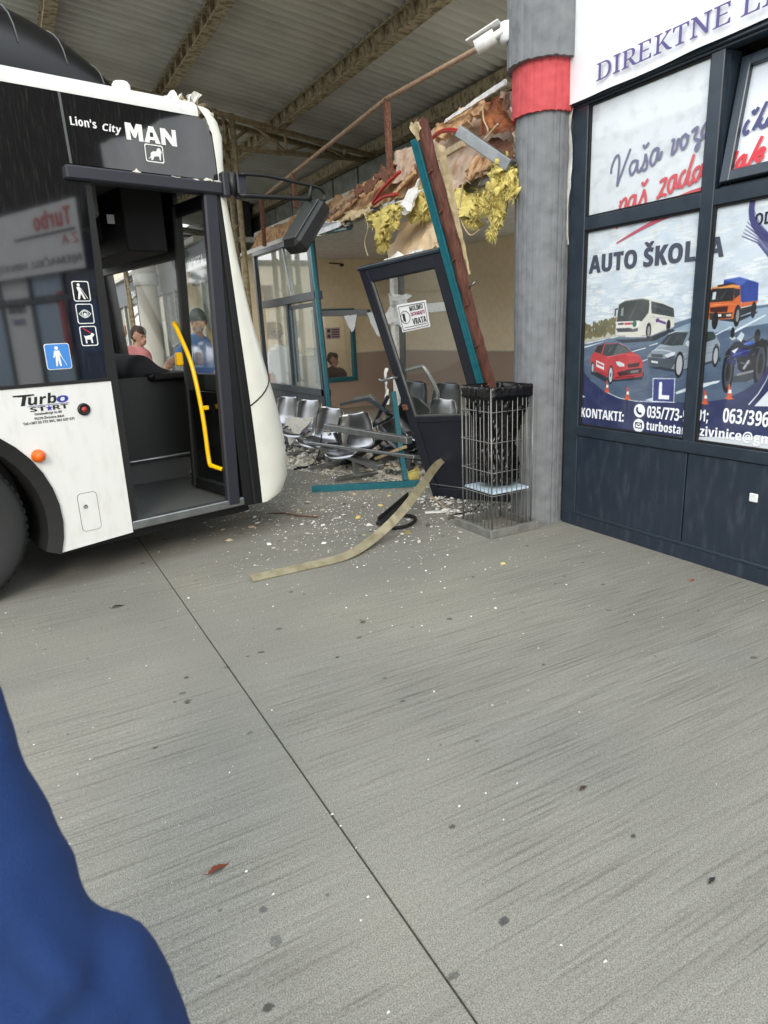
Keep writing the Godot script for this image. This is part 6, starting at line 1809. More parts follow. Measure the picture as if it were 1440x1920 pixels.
	brd.call("rusty_roof_flashing", "dark rusty folded sheet low beside the banded column", "sheet metal", [Vector3(3.3, 2.628, -4.236), Vector3(3.3, 2.523, -4.027), Vector3(3.4, 2.748, -4.151), Vector3(3.5, 2.837, -4.625)], 10, 10, 0.08, 0.02, 0.004, M.rust, 27)
	brd.call("hanging_plasterboard", "white jagged plasterboard piece hanging left of the teal post", "plasterboard", [Vector3(3.3, 2.54, -5.563), Vector3(3.3, 2.46, -5.385), Vector3(3.36, 2.729, -5.335), Vector3(3.36, 2.643, -5.537)], 6, 8, 0.03, 0.03, 0.012, M.white_sheet, 28)
	brd.call("hanging_plasterboard", "grey plaster scrap under the roof board by the post", "plasterboard", [Vector3(3.34, 2.487, -5.664), Vector3(3.3, 2.455, -5.412), Vector3(3.36, 2.632, -5.305), Vector3(3.36, 2.602, -5.71)], 6, 6, 0.05, 0.04, 0.012, M.plaster, 38)
	brd.call("sagging_ceiling_panel", "beige broken ceiling panel sagging above the leaning door", "ceiling panel", [Vector3(3.5, 2.13, -6.199), Vector3(3.3, 2.116, -4.97), Vector3(3.5, 2.457, -5.318), Vector3(3.8, 2.528, -6.429)], 12, 10, 0.05, 0.04, 0.015, mat(Color(0.82, 0.72, 0.58), 0.85), 29)
	brd.call("torn_ceiling_paper", "torn white edge resting on the top of the leaning door", "plasterboard", [Vector3(3.1, 2.031, -5.592), Vector3(2.9, 2.02, -4.368), Vector3(2.95, 2.066, -4.442), Vector3(3.2, 2.109, -5.547)], 20, 4, 0.05, 0.06, 0.01, M.white_sheet, 30)
	brd.call("torn_roof_felt", "pale torn felt along the ceiling edge left of the insulation", "roofing felt", [Vector3(3.44, 2.578, -7.848), Vector3(3.44, 2.593, -6.336), Vector3(3.5, 2.654, -6.396), Vector3(3.5, 2.688, -7.777)], 34, 5, 0.06, 0.05, 0.01, M.plaster, 32)
	brd.call("hanging_roof_liner", "pale sheet wedge standing beside the rusty railing post", "board", [Vector3(3.46, 2.799, -5.947), Vector3(3.42, 2.788, -5.553), Vector3(3.52, 3.057, -5.61), Vector3(3.55, 3.087, -6.051)], 8, 10, 0.05, 0.03, 0.01, M.board_pale, 33)
	brd.call("torn_roof_felt", "dark torn felt curling over the top of the brown roof board", "roofing felt", [Vector3(3.42, 2.793, -6.651), Vector3(3.42, 2.868, -5.872), Vector3(3.5, 2.991, -5.962), Vector3(3.52, 2.92, -6.885)], 22, 5, 0.07, 0.07, 0.008, M.rust, 81)
	brd.call("broken_board_piece", "splintered pale board end jutting out below the brown roof board", "board", [Vector3(3.36, 2.584, -6.911), Vector3(3.3, 2.593, -6.183), Vector3(3.36, 2.682, -6.243), Vector3(3.42, 2.672, -7.134)], 14, 5, 0.06, 0.07, 0.018, M.pale_wood, 82)
	brd.call("broken_board_piece", "jagged brown board sticking out below the square tube", "board", [Vector3(3.36, 2.573, -4.667), Vector3(3.28, 2.573, -4.179), Vector3(3.36, 2.697, -4.306), Vector3(3.42, 2.733, -4.69)], 12, 8, 0.06, 0.06, 0.018, M.board, 83)
	brd.call("broken_board_piece", "narrow torn board lying along the metal channel right of the post", "board", [Vector3(3.34, 2.525, -4.967), Vector3(3.3, 2.526, -4.515), Vector3(3.36, 2.603, -4.624), Vector3(3.4, 2.625, -5.101)], 14, 4, 0.05, 0.06, 0.014, M.board_pale, 84)
	# metal and timber lengths
	var len3 := func(called: String, label: String, cat: String, pts: Array, w: float, h: float, m: Material, group := "") -> void:
		var o: Vector3 = pts[0]
		var t := thing(called, label, cat, o, group)
		var q := mb()
		for k in pts.size() - 1: beam(q, pts[k] - o, pts[k + 1] - o, w, h, 0.003)
		obj("length", q, m, t)
	len3.call("ceiling_edge_channel", "dented grey metal channel along the torn ceiling edge left of the post", "metal channel", [Vector3(3.46, 2.608, -7.889), Vector3(3.46, 2.615, -6.853), Vector3(3.46, 2.629, -5.84)], 0.05, 0.06, M.steel)
	len3.call("ceiling_edge_channel", "bent white topped metal channel right of the teal post", "metal channel", [Vector3(3.42, 2.524, -5.007), Vector3(3.42, 2.547, -4.474), Vector3(3.42, 2.564, -4.191)], 0.05, 0.07, M.zinc)
	len3.call("grey_batten", "thin grey batten sloping across the brown roof board", "batten", [Vector3(3.4, 2.656, -5.935), Vector3(3.4, 2.804, -5.466)], 0.03, 0.04, M.board)
	len3.call("pale_lath", "pale lath poking out right of the teal post", "lath", [Vector3(3.4, 2.834, -5.093), Vector3(3.3, 2.821, -4.592)], 0.03, 0.05, M.pale_wood)
	len3.call("timber_upright", "weathered timber upright beside the red column band", "timber", [Vector3(3.4, 3.07, -4.225), Vector3(3.4, 2.865, -4.296)], 0.05, 0.06, M.pale_rust)
	len3.call("thin_splinter", "thin pale splinter crossing the rusty flashing", "splinter", [Vector3(3.2, 2.745, -4.21), Vector3(3.2, 2.807, -4.055)], 0.012, 0.012, M.pale_wood)
	var st := thing("square_steel_tube", "open ended grey square tube sticking out of the torn roof", "metal tube", Vector3(3.1, 2.828, -4.364))
	s = mb()
	var ta := Vector3.ZERO
	var tb: Vector3 = Vector3(3.25, 2.53, -3.977) - Vector3(3.1, 2.828, -4.364)
	beam(s, ta, tb, 0.075, 0.075, 0.004)
	obj("tube", s, M.steel, st)
	s = mb()
	beam(s, ta - tb.normalized() * 0.003, ta + tb * 0.01, 0.05, 0.05, 0.0)
	obj("tube_mouth", s, M.black, st)
	for e in [["red conduit hose bent down from the torn roof left of the post", [Vector3(3.38, 2.847, -5.687), Vector3(3.36, 2.777, -5.935), Vector3(3.38, 2.708, -6.168), Vector3(3.42, 2.653, -6.349)]], ["lower red hose lying along the torn roof left of the post", [Vector3(3.36, 2.667, -5.724), Vector3(3.38, 2.694, -5.978), Vector3(3.4, 2.678, -6.208), Vector3(3.45, 2.664, -6.439)]], ["red hose arching behind the square tube right of the post", [Vector3(3.45, 3.024, -5.243), Vector3(3.4, 3.018, -5.07), Vector3(3.35, 2.978, -4.86), Vector3(3.3, 2.917, -4.66)]]]:
		var t := thing("red_hose", e[0], "hose", e[1][0], "red hoses in the torn roof")
		s = mb(true)
		var q := []
		for v in e[1]: q.append(v - e[1][0])
		tube(s, curve(q, 5), 0.016, 8)
		obj("hose", s, M.red_hose, t)
	for e in [["thin cable trailing from the torn roof past the post", [Vector3(3.3, 3.002, -4.359), Vector3(3.3, 2.914, -4.347), Vector3(3.25, 2.812, -4.232), Vector3(3.3, 2.784, -4.341)]], ["pale wire dangling in front of the insulation left of the post", [Vector3(3.3, 2.598, -6.273), Vector3(3.28, 2.451, -6.16), Vector3(3.3, 2.321, -6.281), Vector3(3.3, 2.191, -6.226)]], ["pale wire looping below the flap of insulation right of the post", [Vector3(3.28, 2.531, -4.584), Vector3(3.25, 2.326, -4.588), Vector3(3.22, 2.151, -4.424), Vector3(3.25, 2.176, -4.331)]]]:
		var t := thing("loose_cable", e[0], "cable", e[1][0])
		s = mb(true)
		var q := []
		for v in e[1]: q.append(v - e[1][0])
		tube(s, curve(q, 5), 0.006, 6)
		obj("cable", s, M.pale_wood, t)
	# ---- yellow insulation wool: torn hanging strips, each with loose fibres
	var wool := func(label: String, strips: Array, sd: int) -> void:
		var o: Vector3 = strips[0][0]
		var t := thing("insulation_clump", label, "insulation", o, "yellow insulation hanging from the roof")
		var fb := mb()
		for n2 in strips.size():
			var e: Array = strips[n2]
			var q: Array = [e[0] - o, e[1] - o, e[2] - o, e[3] - o]
			for layer in 3:
				var w := mb(true)
				var sh := Vector3(rng.randf_range(-0.03, 0.03), rng.randf_range(-0.03, 0.02), rng.randf_range(-0.03, 0.03))
				var cut := rng.randf_range(0.75, 1.0)
				rag(w, q[3].lerp(q[0], 1.0 - cut) + sh, q[2].lerp(q[1], 1.0 - cut * rng.randf_range(0.85, 1.0)) + sh, q[1] + sh, q[0] + sh, 8, 12, 0.09, 0.07, rng.randf_range(0.012, 0.03), sd + layer * 7 + n2)
				obj("wool_sheet", w, M.wool, t)
			for k in 500:
				var u := rng.randf()
				var v := rng.randf()
				if rng.randf() < 0.5: v = 0.0
				var fp: Vector3 = q[3].lerp(q[2], u).lerp(q[0].lerp(q[1], u), v) + Vector3(rng.randfn(), rng.randfn(), rng.randfn()) * 0.014
				var tip := fp + Vector3(rng.randfn() * 0.6, rng.randfn() * 0.5 - 0.9, rng.randfn() * 0.6).normalized() * rng.randf_range(0.015, 0.06)
				var sd2 := (tip - fp).cross(Vector3(rng.randfn(), rng.randfn(), rng.randfn())).normalized() * rng.randf_range(0.001, 0.004)
				tri(fb, fp - sd2, fp + sd2, tip)
		tag(obj("wool_fibres", fb, M.wool, t), "", "", "", "stuff")
	wool.call("frayed yellow insulation strand hanging lowest left of the post", [[Vector3(3.36, 2.578, -6.322), Vector3(3.36, 2.584, -5.653), Vector3(3.32, 2.504, -5.61), Vector3(3.32, 2.489, -6.188)], [Vector3(3.3, 2.511, -6.082), Vector3(3.3, 2.498, -5.691), Vector3(3.3, 2.229, -5.875), Vector3(3.3, 2.232, -5.98)], [Vector3(3.32, 2.517, -5.865), Vector3(3.32, 2.537, -5.645), Vector3(3.3, 2.409, -5.698), Vector3(3.3, 2.34, -5.865)]], 41)
	wool.call("yellow insulation wedge filling the gap left of the teal post", [[Vector3(3.44, 2.607, -5.561), Vector3(3.44, 2.68, -5.431), Vector3(3.4, 2.427, -5.259), Vector3(3.4, 2.447, -5.597)], [Vector3(3.42, 2.537, -5.682), Vector3(3.42, 2.51, -5.32), Vector3(3.4, 2.416, -5.242), Vector3(3.4, 2.449, -5.579)]], 52)
	wool.call("wide pale yellow insulation flap right of the timber post", [[Vector3(3.34, 2.483, -4.86), Vector3(3.34, 2.454, -4.557), Vector3(3.26, 2.272, -4.33), Vector3(3.28, 2.353, -4.702)], [Vector3(3.3, 2.412, -4.729), Vector3(3.3, 2.355, -4.422), Vector3(3.24, 2.204, -4.37), Vector3(3.26, 2.273, -4.533)], [Vector3(3.36, 2.497, -4.935), Vector3(3.36, 2.525, -4.739), Vector3(3.34, 2.455, -4.698), Vector3(3.34, 2.451, -4.861)], [Vector3(3.36, 2.457, -4.57), Vector3(3.36, 2.466, -4.37), Vector3(3.33, 2.387, -4.344), Vector3(3.33, 2.389, -4.489)]], 63)
	wool.call("long yellow insulation tuft dangling beside the grey column", [[Vector3(3.2, 2.557, -4.125), Vector3(3.2, 2.579, -4.007), Vector3(3.2, 2.339, -4.053), Vector3(3.2, 2.38, -4.174)], [Vector3(3.2, 2.436, -4.174), Vector3(3.2, 2.431, -4.053), Vector3(3.18, 2.105, -4.081), Vector3(3.18, 2.117, -4.118)], [Vector3(3.22, 2.414, -4.238), Vector3(3.22, 2.428, -4.127), Vector3(3.2, 2.289, -4.175), Vector3(3.2, 2.297, -4.225)]], 74)
	wool.call("dull yellow insulation wad pressed against the grey column", [[Vector3(3.24, 2.505, -4.092), Vector3(3.24, 2.504, -3.953), Vector3(3.22, 2.338, -3.927), Vector3(3.22, 2.374, -4.055)]], 85)
	wool.call("pale crumbs of insulation heaped on the metal channel", [[Vector3(3.44, 2.542, -4.943), Vector3(3.44, 2.576, -4.54), Vector3(3.42, 2.538, -4.501), Vector3(3.42, 2.499, -4.885)]], 96)

	# ---- inside and in front: loose profiles
	len3.call("aluminium_post", "bare aluminium window post standing behind the leaning door", "post", [Vector3(Vector3(4.25, 1.586, -7.398).x, 0.02, Vector3(4.25, 1.586, -7.398).z), Vector3(4.25, 2.129, -7.381)], 0.09, 0.07, M.white_sheet)
	len3.call("dark_post", "dark sooty post beside the bare aluminium one", "post", [Vector3(Vector3(4.3, 1.583, -7.341).x, 0.02, Vector3(4.3, 1.583, -7.341).z), Vector3(4.3, 2.121, -7.29)], 0.06, 0.06, M.black)
	len3.call("aluminium_transom", "pale aluminium transom behind the door notice", "rail", [Vector3(4.3, 1.689, -7.321), Vector3(4.3, 1.698, -6.109)], 0.05, 0.1, M.white_sheet)
	len3.call("torn_teal_rail", "teal window rail with torn white paper stuck on it", "rail", [Vector3(4.6, 1.763, -10.314), Vector3(4.6, 1.717, -8.726)], 0.05, 0.09, M.frame)
	for e in [["white torn paper triangle stuck on the teal rail", [Vector3(4.56, 1.701, -9.463), Vector3(4.56, 1.7, -9.034), Vector3(4.56, 1.478, -9.148), Vector3(4.56, 1.464, -9.239)]], ["white torn paper beside the edge of the leaning door", [Vector3(4.56, 1.718, -8.714), Vector3(4.56, 1.707, -8.277), Vector3(4.56, 1.379, -8.368), Vector3(4.56, 1.43, -8.472)]]]:
		brd.call("torn_paper", e[0], "paper", [e[1][0], e[1][1], e[1][2], e[1][3]], 6, 6, 0.02, 0.015, 0.002, M.paper, 50)
	brd.call("hanging_plastic_film", "crumpled clear white film hanging along the aluminium post", "film", [Vector3(3.9, 0.626, -7.095), Vector3(3.9, 0.608, -6.992), Vector3(3.95, 1.037, -7.097), Vector3(3.95, 1.048, -7.175)], 3, 14, 0.06, 0.02, 0.002, M.white_sheet, 51)
	brd.call("hanging_plastic_film", "shreds of film high on the aluminium post", "film", [Vector3(4.2, 1.593, -7.55), Vector3(4.2, 1.507, -7.163), Vector3(4.2, 1.834, -6.921), Vector3(4.2, 1.916, -7.468)], 8, 10, 0.14, 0.05, 0.002, M.white_sheet, 52)
	len3.call("fallen_teal_profile", "teal window profile lying flat on the concrete before the rubble", "metal profile", [Vector3(2.377, 0.03, -5.86), Vector3(3.322, 0.03, -5.402)], 0.05, 0.06, M.teal)
	len3.call("leaning_teal_profile", "teal profile standing up from the fallen one against the door", "metal profile", [Vector3(3.25, 0.035, -5.555), Vector3(3.3, 0.283, -5.716), Vector3(3.4, 0.865, -5.995)], 0.05, 0.05, M.teal)
	# the long curved strip that sprang off
	var cs := thing("curved_trim_strip", "long tan trim strip curling up from the concrete in front of the door", "trim strip", Vector3(1.115, 0, -3.881))
	s = mb()
	var path := curve([Vector3(1.122, 0.006, -3.88), Vector3(1.442, 0.006, -3.886), Vector3(1.787, 0.012, -3.897), Vector3(2.099, 0.05, -4.046), Vector3(2.396, 0.15, -4.184), Vector3(2.755, 0.26, -4.449), Vector3(3.082, 0.35, -4.708), Vector3(3.328, 0.41, -4.782)], 5)
	var prev := []
	for i in path.size():
		var q: Vector3 = path[i]
		var dir: Vector3 = (path[mini(i + 1, path.size() - 1)] - path[maxi(i - 1, 0)]).normalized()
		var tw := clampf((i - 8.0) / 24.0, 0.0, 1.0)
		var side := dir.cross(Vector3.UP).normalized()
		side = side.rotated(dir, lerpf(0.35, 0.95, tw))
		var w := 0.034 if i < path.size() - 6 else 0.034 * (path.size() - 1 - i) / 6.0 + 0.002
		var up := side.cross(dir) * 0.004
		var q0 := q - cs.position + Vector3(0, 0.012, 0)
		var ring4 := [q0 - side * w + up, q0 + side * w + up, q0 + side * w - up, q0 - side * w - up]
		if i > 0:
			for k in 4: quad(s, prev[k], ring4[k], ring4[(k + 1) % 4], prev[(k + 1) % 4])
		prev = ring4
	obj("strip", s, M.strip, cs)
	# black rubber seal pieces
	var seal := thing("rubber_seal_strip", "straight black rubber seal under the curved trim strip", "rubber strip", Vector3(2.398, 0, -4.536))
	s = mb()
	beam(s, Vector3(2.336, 0.03, -4.419) - seal.position, Vector3(2.896, 0.06, -4.895) - seal.position, 0.07, 0.025, 0.006)
	beam(s, Vector3(2.344, 0.05, -4.457) - seal.position, Vector3(2.884, 0.08, -4.901) - seal.position, 0.015, 0.05, 0.004)
	obj("strip", s, M.black_rubber, seal)
	var coil := thing("rubber_seal_coil", "black rubber seal curled in a loop beside the curved strip", "rubber strip", Vector3(2.457, 0, -4.398))
	s = mb(true)
	var cp := []
	for e in [Vector3(2.351, 0.02, -4.413), Vector3(2.385, 0.018, -4.288), Vector3(2.511, 0.018, -4.282), Vector3(2.642, 0.018, -4.386), Vector3(2.668, 0.018, -4.503), Vector3(2.578, 0.02, -4.564), Vector3(2.479, 0.03, -4.537)]: cp.append(e - coil.position)
	tube(s, curve(cp, 6), 0.014, 8)
	obj("strip", s, M.black_rubber, coil)
	for e in [["thin wire running from the basket towards the teal profile", [Vector3(2.86, 0.304, -4.059), Vector3(3.1, 0.162, -4.802), Vector3(3.3, 0.047, -5.356)], 0.003, M.zinc], ["black wire loop on the rubble left of the seats", [Vector3(2.697, 0.01, -7.067), Vector3(2.862, 0.02, -7.019), Vector3(3.059, 0.1, -7.243), Vector3(2.891, 0.4, -6.735)], 0.008, M.cable], ["short black cable lying on the concrete by the bus corner", [Vector3(2.627, 0.01, -6.973), Vector3(2.825, 0.01, -6.996), Vector3(3.076, 0.02, -7.078)], 0.012, M.cable], ["bent wire hanging in front of the broken bench", [Vector3(3.264, 0.01, -6.004), Vector3(3.282, 0.02, -6.423), Vector3(3.103, 0.15, -6.508), Vector3(3, 0.352, -6.309), Vector3(3, 0.442, -6.259)], 0.006, M.cable], ["dark wire curling inside the foot of the basket", [Vector3(2.969, 0.01, -4.346), Vector3(3.12, 0.03, -4.282), Vector3(3.145, 0.1, -4.207)], 0.006, M.cable]]:
		var t := thing("loose_wire", e[0], "wire", e[1][0], "loose wires in the wreckage")
		s = mb(true)
		var q := []
		for v in e[1]: q.append(v - e[1][0])
		tube(s, curve(q, 6), e[2], 6)
		obj("wire", s, e[3], t)
	# bent lengths of frame tangled behind the seats
	for e in [["bent grey frame length rising behind the chrome seats", [Vector3(3.4, 0.645, -7.266), Vector3(3.5, 0.734, -6.763), Vector3(3.5, 0.627, -6.328)], M.frame], ["short dark frame stub behind the lone seat", [Vector3(3.5, 0.43, -6.665), Vector3(3.6, 0.78, -6.469)], M.door_dark], ["thin steel strip arching over the dark seats", [Vector3(3.5, 0.71, -7.117), Vector3(3.6, 0.754, -6.872), Vector3(3.6, 0.615, -6.63)], M.steel], ["dark bar slanting down below the bench beam", [Vector3(3.1, 0.383, -6.84), Vector3(3.1, 0.121, -6.545)], M.black], ["pale splinter of frame on the rubble right of the seats", [Vector3(3.2, 0.19, -6.068), Vector3(3.3, 0.359, -5.627)], M.pale_wood], ["grey frame length flat under the long beam", [Vector3(3.1, 0.16, -7.14), Vector3(3.3, 0.294, -6.304)], M.frame]]:
		var t := thing("bent_frame_length", e[0], "metal profile", e[1][0], "bent frame lengths behind the seats")
		s = mb()
		for k in e[1].size() - 1: beam(s, e[1][k] - e[1][0], e[1][k + 1] - e[1][0], 0.045, 0.03, 0.003)
		obj("length", s, e[2], t)
	# boards lying in the rubble
	brd.call("fallen_white_board", "stained whitish board leaning on the seats by the bus corner", "board", [Vector3(2.9, 0.141, -7.815), Vector3(2.95, 0.485, -7.173), Vector3(3.05, 0.514, -7.356), Vector3(3.05, 0.427, -8.294)], 10, 8, 0.05, 0.02, 0.012, M.plaster, 61)
	brd.call("fallen_white_board", "narrow white panel wedged below the bench beam", "board", [Vector3(3, 0.193, -7.842), Vector3(3, 0.371, -7.264), Vector3(3.1, 0.382, -6.955), Vector3(3.1, 0.254, -7.094)], 8, 4, 0.03, 0.01, 0.012, M.white_sheet, 62)
	brd.call("crumpled_foil", "crumpled silver sheet lying under the broken bench", "sheet metal", [Vector3(2.981, 0.02, -7.078), Vector3(3.234, 0.02, -6.695), Vector3(3.2, 0.25, -6.692), Vector3(3.2, 0.207, -7.277)], 14, 10, 0.22, 0.06, 0.003, M.steel, 63)
	len3.call("fallen_dark_panel", "dark framed panel edge lying across the rubble", "panel", [Vector3(3.167, 0.05, -6.718), Vector3(3.3, 0.381, -6.152)], 0.2, 0.03, M.door_dark)
	len3.call("fallen_dark_panel", "second dark strip lying behind the teal profile", "panel", [Vector3(3.342, 0.03, -6.537), Vector3(3.4, 0.298, -6.131)], 0.12, 0.03, M.frame)
	len3.call("broken_lath", "broken tan lath on the rubble behind the teal profile", "lath", [Vector3(3.353, 0.05, -6.555), Vector3(3.684, 0.1, -6.589)], 0.03, 0.04, M.pale_wood)
	len3.call("broken_lath", "dark flat lath on the rubble beside the leaning teal profile", "lath", [Vector3(3.387, 0.03, -6.345), Vector3(3.842, 0.03, -6.258)], 0.05, 0.02, M.board)
	len3.call("broken_lath", "thin lath on the concrete at the foot of the leaning door", "lath", [Vector3(3.149, 0.02, -4.943), Vector3(3.007, 0.02, -4.478)], 0.015, 0.012, M.pale_wood)
	len3.call("broken_lath", "pale strip lying flat at the left foot of the basket", "lath", [Vector3(2.828, 0.01, -4.537), Vector3(3.088, 0.012, -4.41)], 0.05, 0.01, M.white_sheet)
	brd.call("fallen_yellow_wool_mat", "tan insulation mat pinned under the leaning door", "insulation", [Vector3(3.275, 0.06, -5.605), Vector3(3.416, 0.06, -5.582), Vector3(3.4, 0.143, -5.551), Vector3(3.4, 0.094, -5.792)], 6, 6, 0.06, 0.03, 0.02, M.wool, 64)


func seat_shell() -> ArrayMesh:
	var s := mb(true)
	# side profile: depth (towards the back) and height above the beam
	var prof := [Vector2(0.06, 0.0), Vector2(0.08, 0.03), Vector2(0.16, 0.02), Vector2(0.26, 0.005), Vector2(0.35, 0.02), Vector2(0.4, 0.07), Vector2(0.43, 0.17), Vector2(0.455, 0.3), Vector2(0.47, 0.38), Vector2(0.48, 0.4)]
	var nw := 12
	var p := func(i: int, j: int, o: float) -> Vector3:
		var e: Vector2 = prof[i]
		var u := j * 2.0 / nw - 1.0
		var w := 0.225
		if i >= 7: w = [0.215, 0.185, 0.13][i - 7]
		if i == 0: w = 0.2
		var curl := pow(absf(u), 3.0)
		var back := clampf((i - 4.0) / 2.0, 0.0, 1.0)
		return Vector3(e.x + o * back - curl * 0.06 * back, e.y + curl * 0.05 * (1.0 - back) - o * (1.0 - back), u * w)
	for i in prof.size() - 1:
		for j in nw:
			quad(s, p.call(i, j, 0.0), p.call(i, j + 1, 0.0), p.call(i + 1, j + 1, 0.0), p.call(i + 1, j, 0.0))
			quad(s, p.call(i, j, 0.006), p.call(i + 1, j, 0.006), p.call(i + 1, j + 1, 0.006), p.call(i, j + 1, 0.006))
	for j in nw: quad(s, p.call(prof.size() - 1, j, 0.0), p.call(prof.size() - 1, j + 1, 0.0), p.call(prof.size() - 1, j + 1, 0.006), p.call(prof.size() - 1, j, 0.006))
	for i in prof.size() - 1:
		for j in [0, nw]: quad(s, p.call(i, j, 0.0), p.call(i + 1, j, 0.0), p.call(i + 1, j, 0.006), p.call(i, j, 0.006))
	s.generate_normals()
	return s.commit()

func make_bench(called: String, label: String, at: Vector3, turn: Vector3, n: int, pitch: float, m: Material, tilts: Array, shell: ArrayMesh) -> Node3D:
	var t := thing(called, label, "bench", at, "metal station benches")
	t.rotation = turn
	for k in n:
		var o := put("seat_shell", shell, m, t)
		o.position = Vector3(-0.2, 0.43, (k - (n - 1) / 2.0) * pitch)
		if k < tilts.size():
			o.rotation = tilts[k]
	var s := mb()
	box(s, Vector3(0.02, 0.4, 0), Vector3(0.08, 0.05, n * pitch + 0.1), 0.006)
	obj("beam", s, M.steel, t)
	for e in [-1.0, 1.0]:
		s = mb()
		var z: float = e * (n - 1.2) * pitch / 2.0
		beam(s, Vector3(0.02, 0.38, z), Vector3(0.04, 0.04, z), 0.05, 0.05)
		box(s, Vector3(0.03, 0.22, z), Vector3(0.5, 0.035, 0.06), 0.01)
		obj("leg", s, M.steel, t)
	return t

func build_benches() -> void:
	var shell := seat_shell()
	var dark := mat(Color(0.32, 0.33, 0.34), 0.3, 1.0)
	make_bench("metal_bench", "two chrome seats of the bench nearest the bus corner", Vector3(3.0, -0.15, -7.88), Vector3(0, 0.06, 0), 2, 0.64, M.chrome, [Vector3(0, 0.4, 0), Vector3(0, 0.42, 0)], shell)
	make_bench("metal_bench", "bent chrome bench with two seats lying askew on the rubble", Vector3(2.93, -0.17, -6.4), Vector3(0.02, 0.02, 0), 2, 0.8, M.chrome, [Vector3(0.04, 0.45, -0.04), Vector3(-0.2, 0.5, 0.02), Vector3(0.05, 0.3, 0.05)], shell)
	make_bench("metal_bench", "intact bench inside the waiting room behind the door glass", Vector3(4.3, 0.02, -6.25), Vector3(0, 0.25, 0), 4, 0.52, dark, [], shell)
	make_bench("metal_bench", "single pale seat in front of the inner bench behind the door glass", Vector3(3.75, -0.08, -5.9), Vector3(0, 0.2, 0), 1, 0.5, M.chrome, [], shell)
	make_bench("metal_bench", "lone bright seat knocked back behind the standing teal profile", Vector3(3.5, -0.2, -6.05), Vector3(0.05, 0.25, -0.1), 1, 0.5, M.chrome, [Vector3(0, 0.3, -0.15)], shell)
	var over := make_bench("metal_bench", "dark overturned bench seats heaped behind the chrome ones", Vector3(3.55, 0.25, -6.5), Vector3(0.7, 0.5, 0.4), 1, 0.52, dark, [], shell)
	over.position.y = 0.05
	for e in [["long square beam torn off the bench, slanting to the leaning door", Vector3(2.75, 0.552, -6.268), Vector3(2.95, 0.547, -4.953), 0.07, 0.06], ["thin steel rail lying across the rubble under the bench", Vector3(2.75, 0.289, -7.191), Vector3(2.9, 0.431, -4.79), 0.03, 0.03]]:
		var t := thing("fallen_bench_beam", e[0], "metal beam", e[1], "beams off the broken bench")
		var s := mb()
		beam(s, Vector3.ZERO, e[2] - e[1], e[3], e[4], 0.006)
		obj("beam", s, M.steel, t)
		s = mb()
		beam(s, Vector3(0, -0.04, 0), (e[2] - e[1]) * 0.1 + Vector3(0, -0.03, 0), e[3] * 1.4, 0.02, 0.004)
		obj("bracket", s, M.zinc, t)

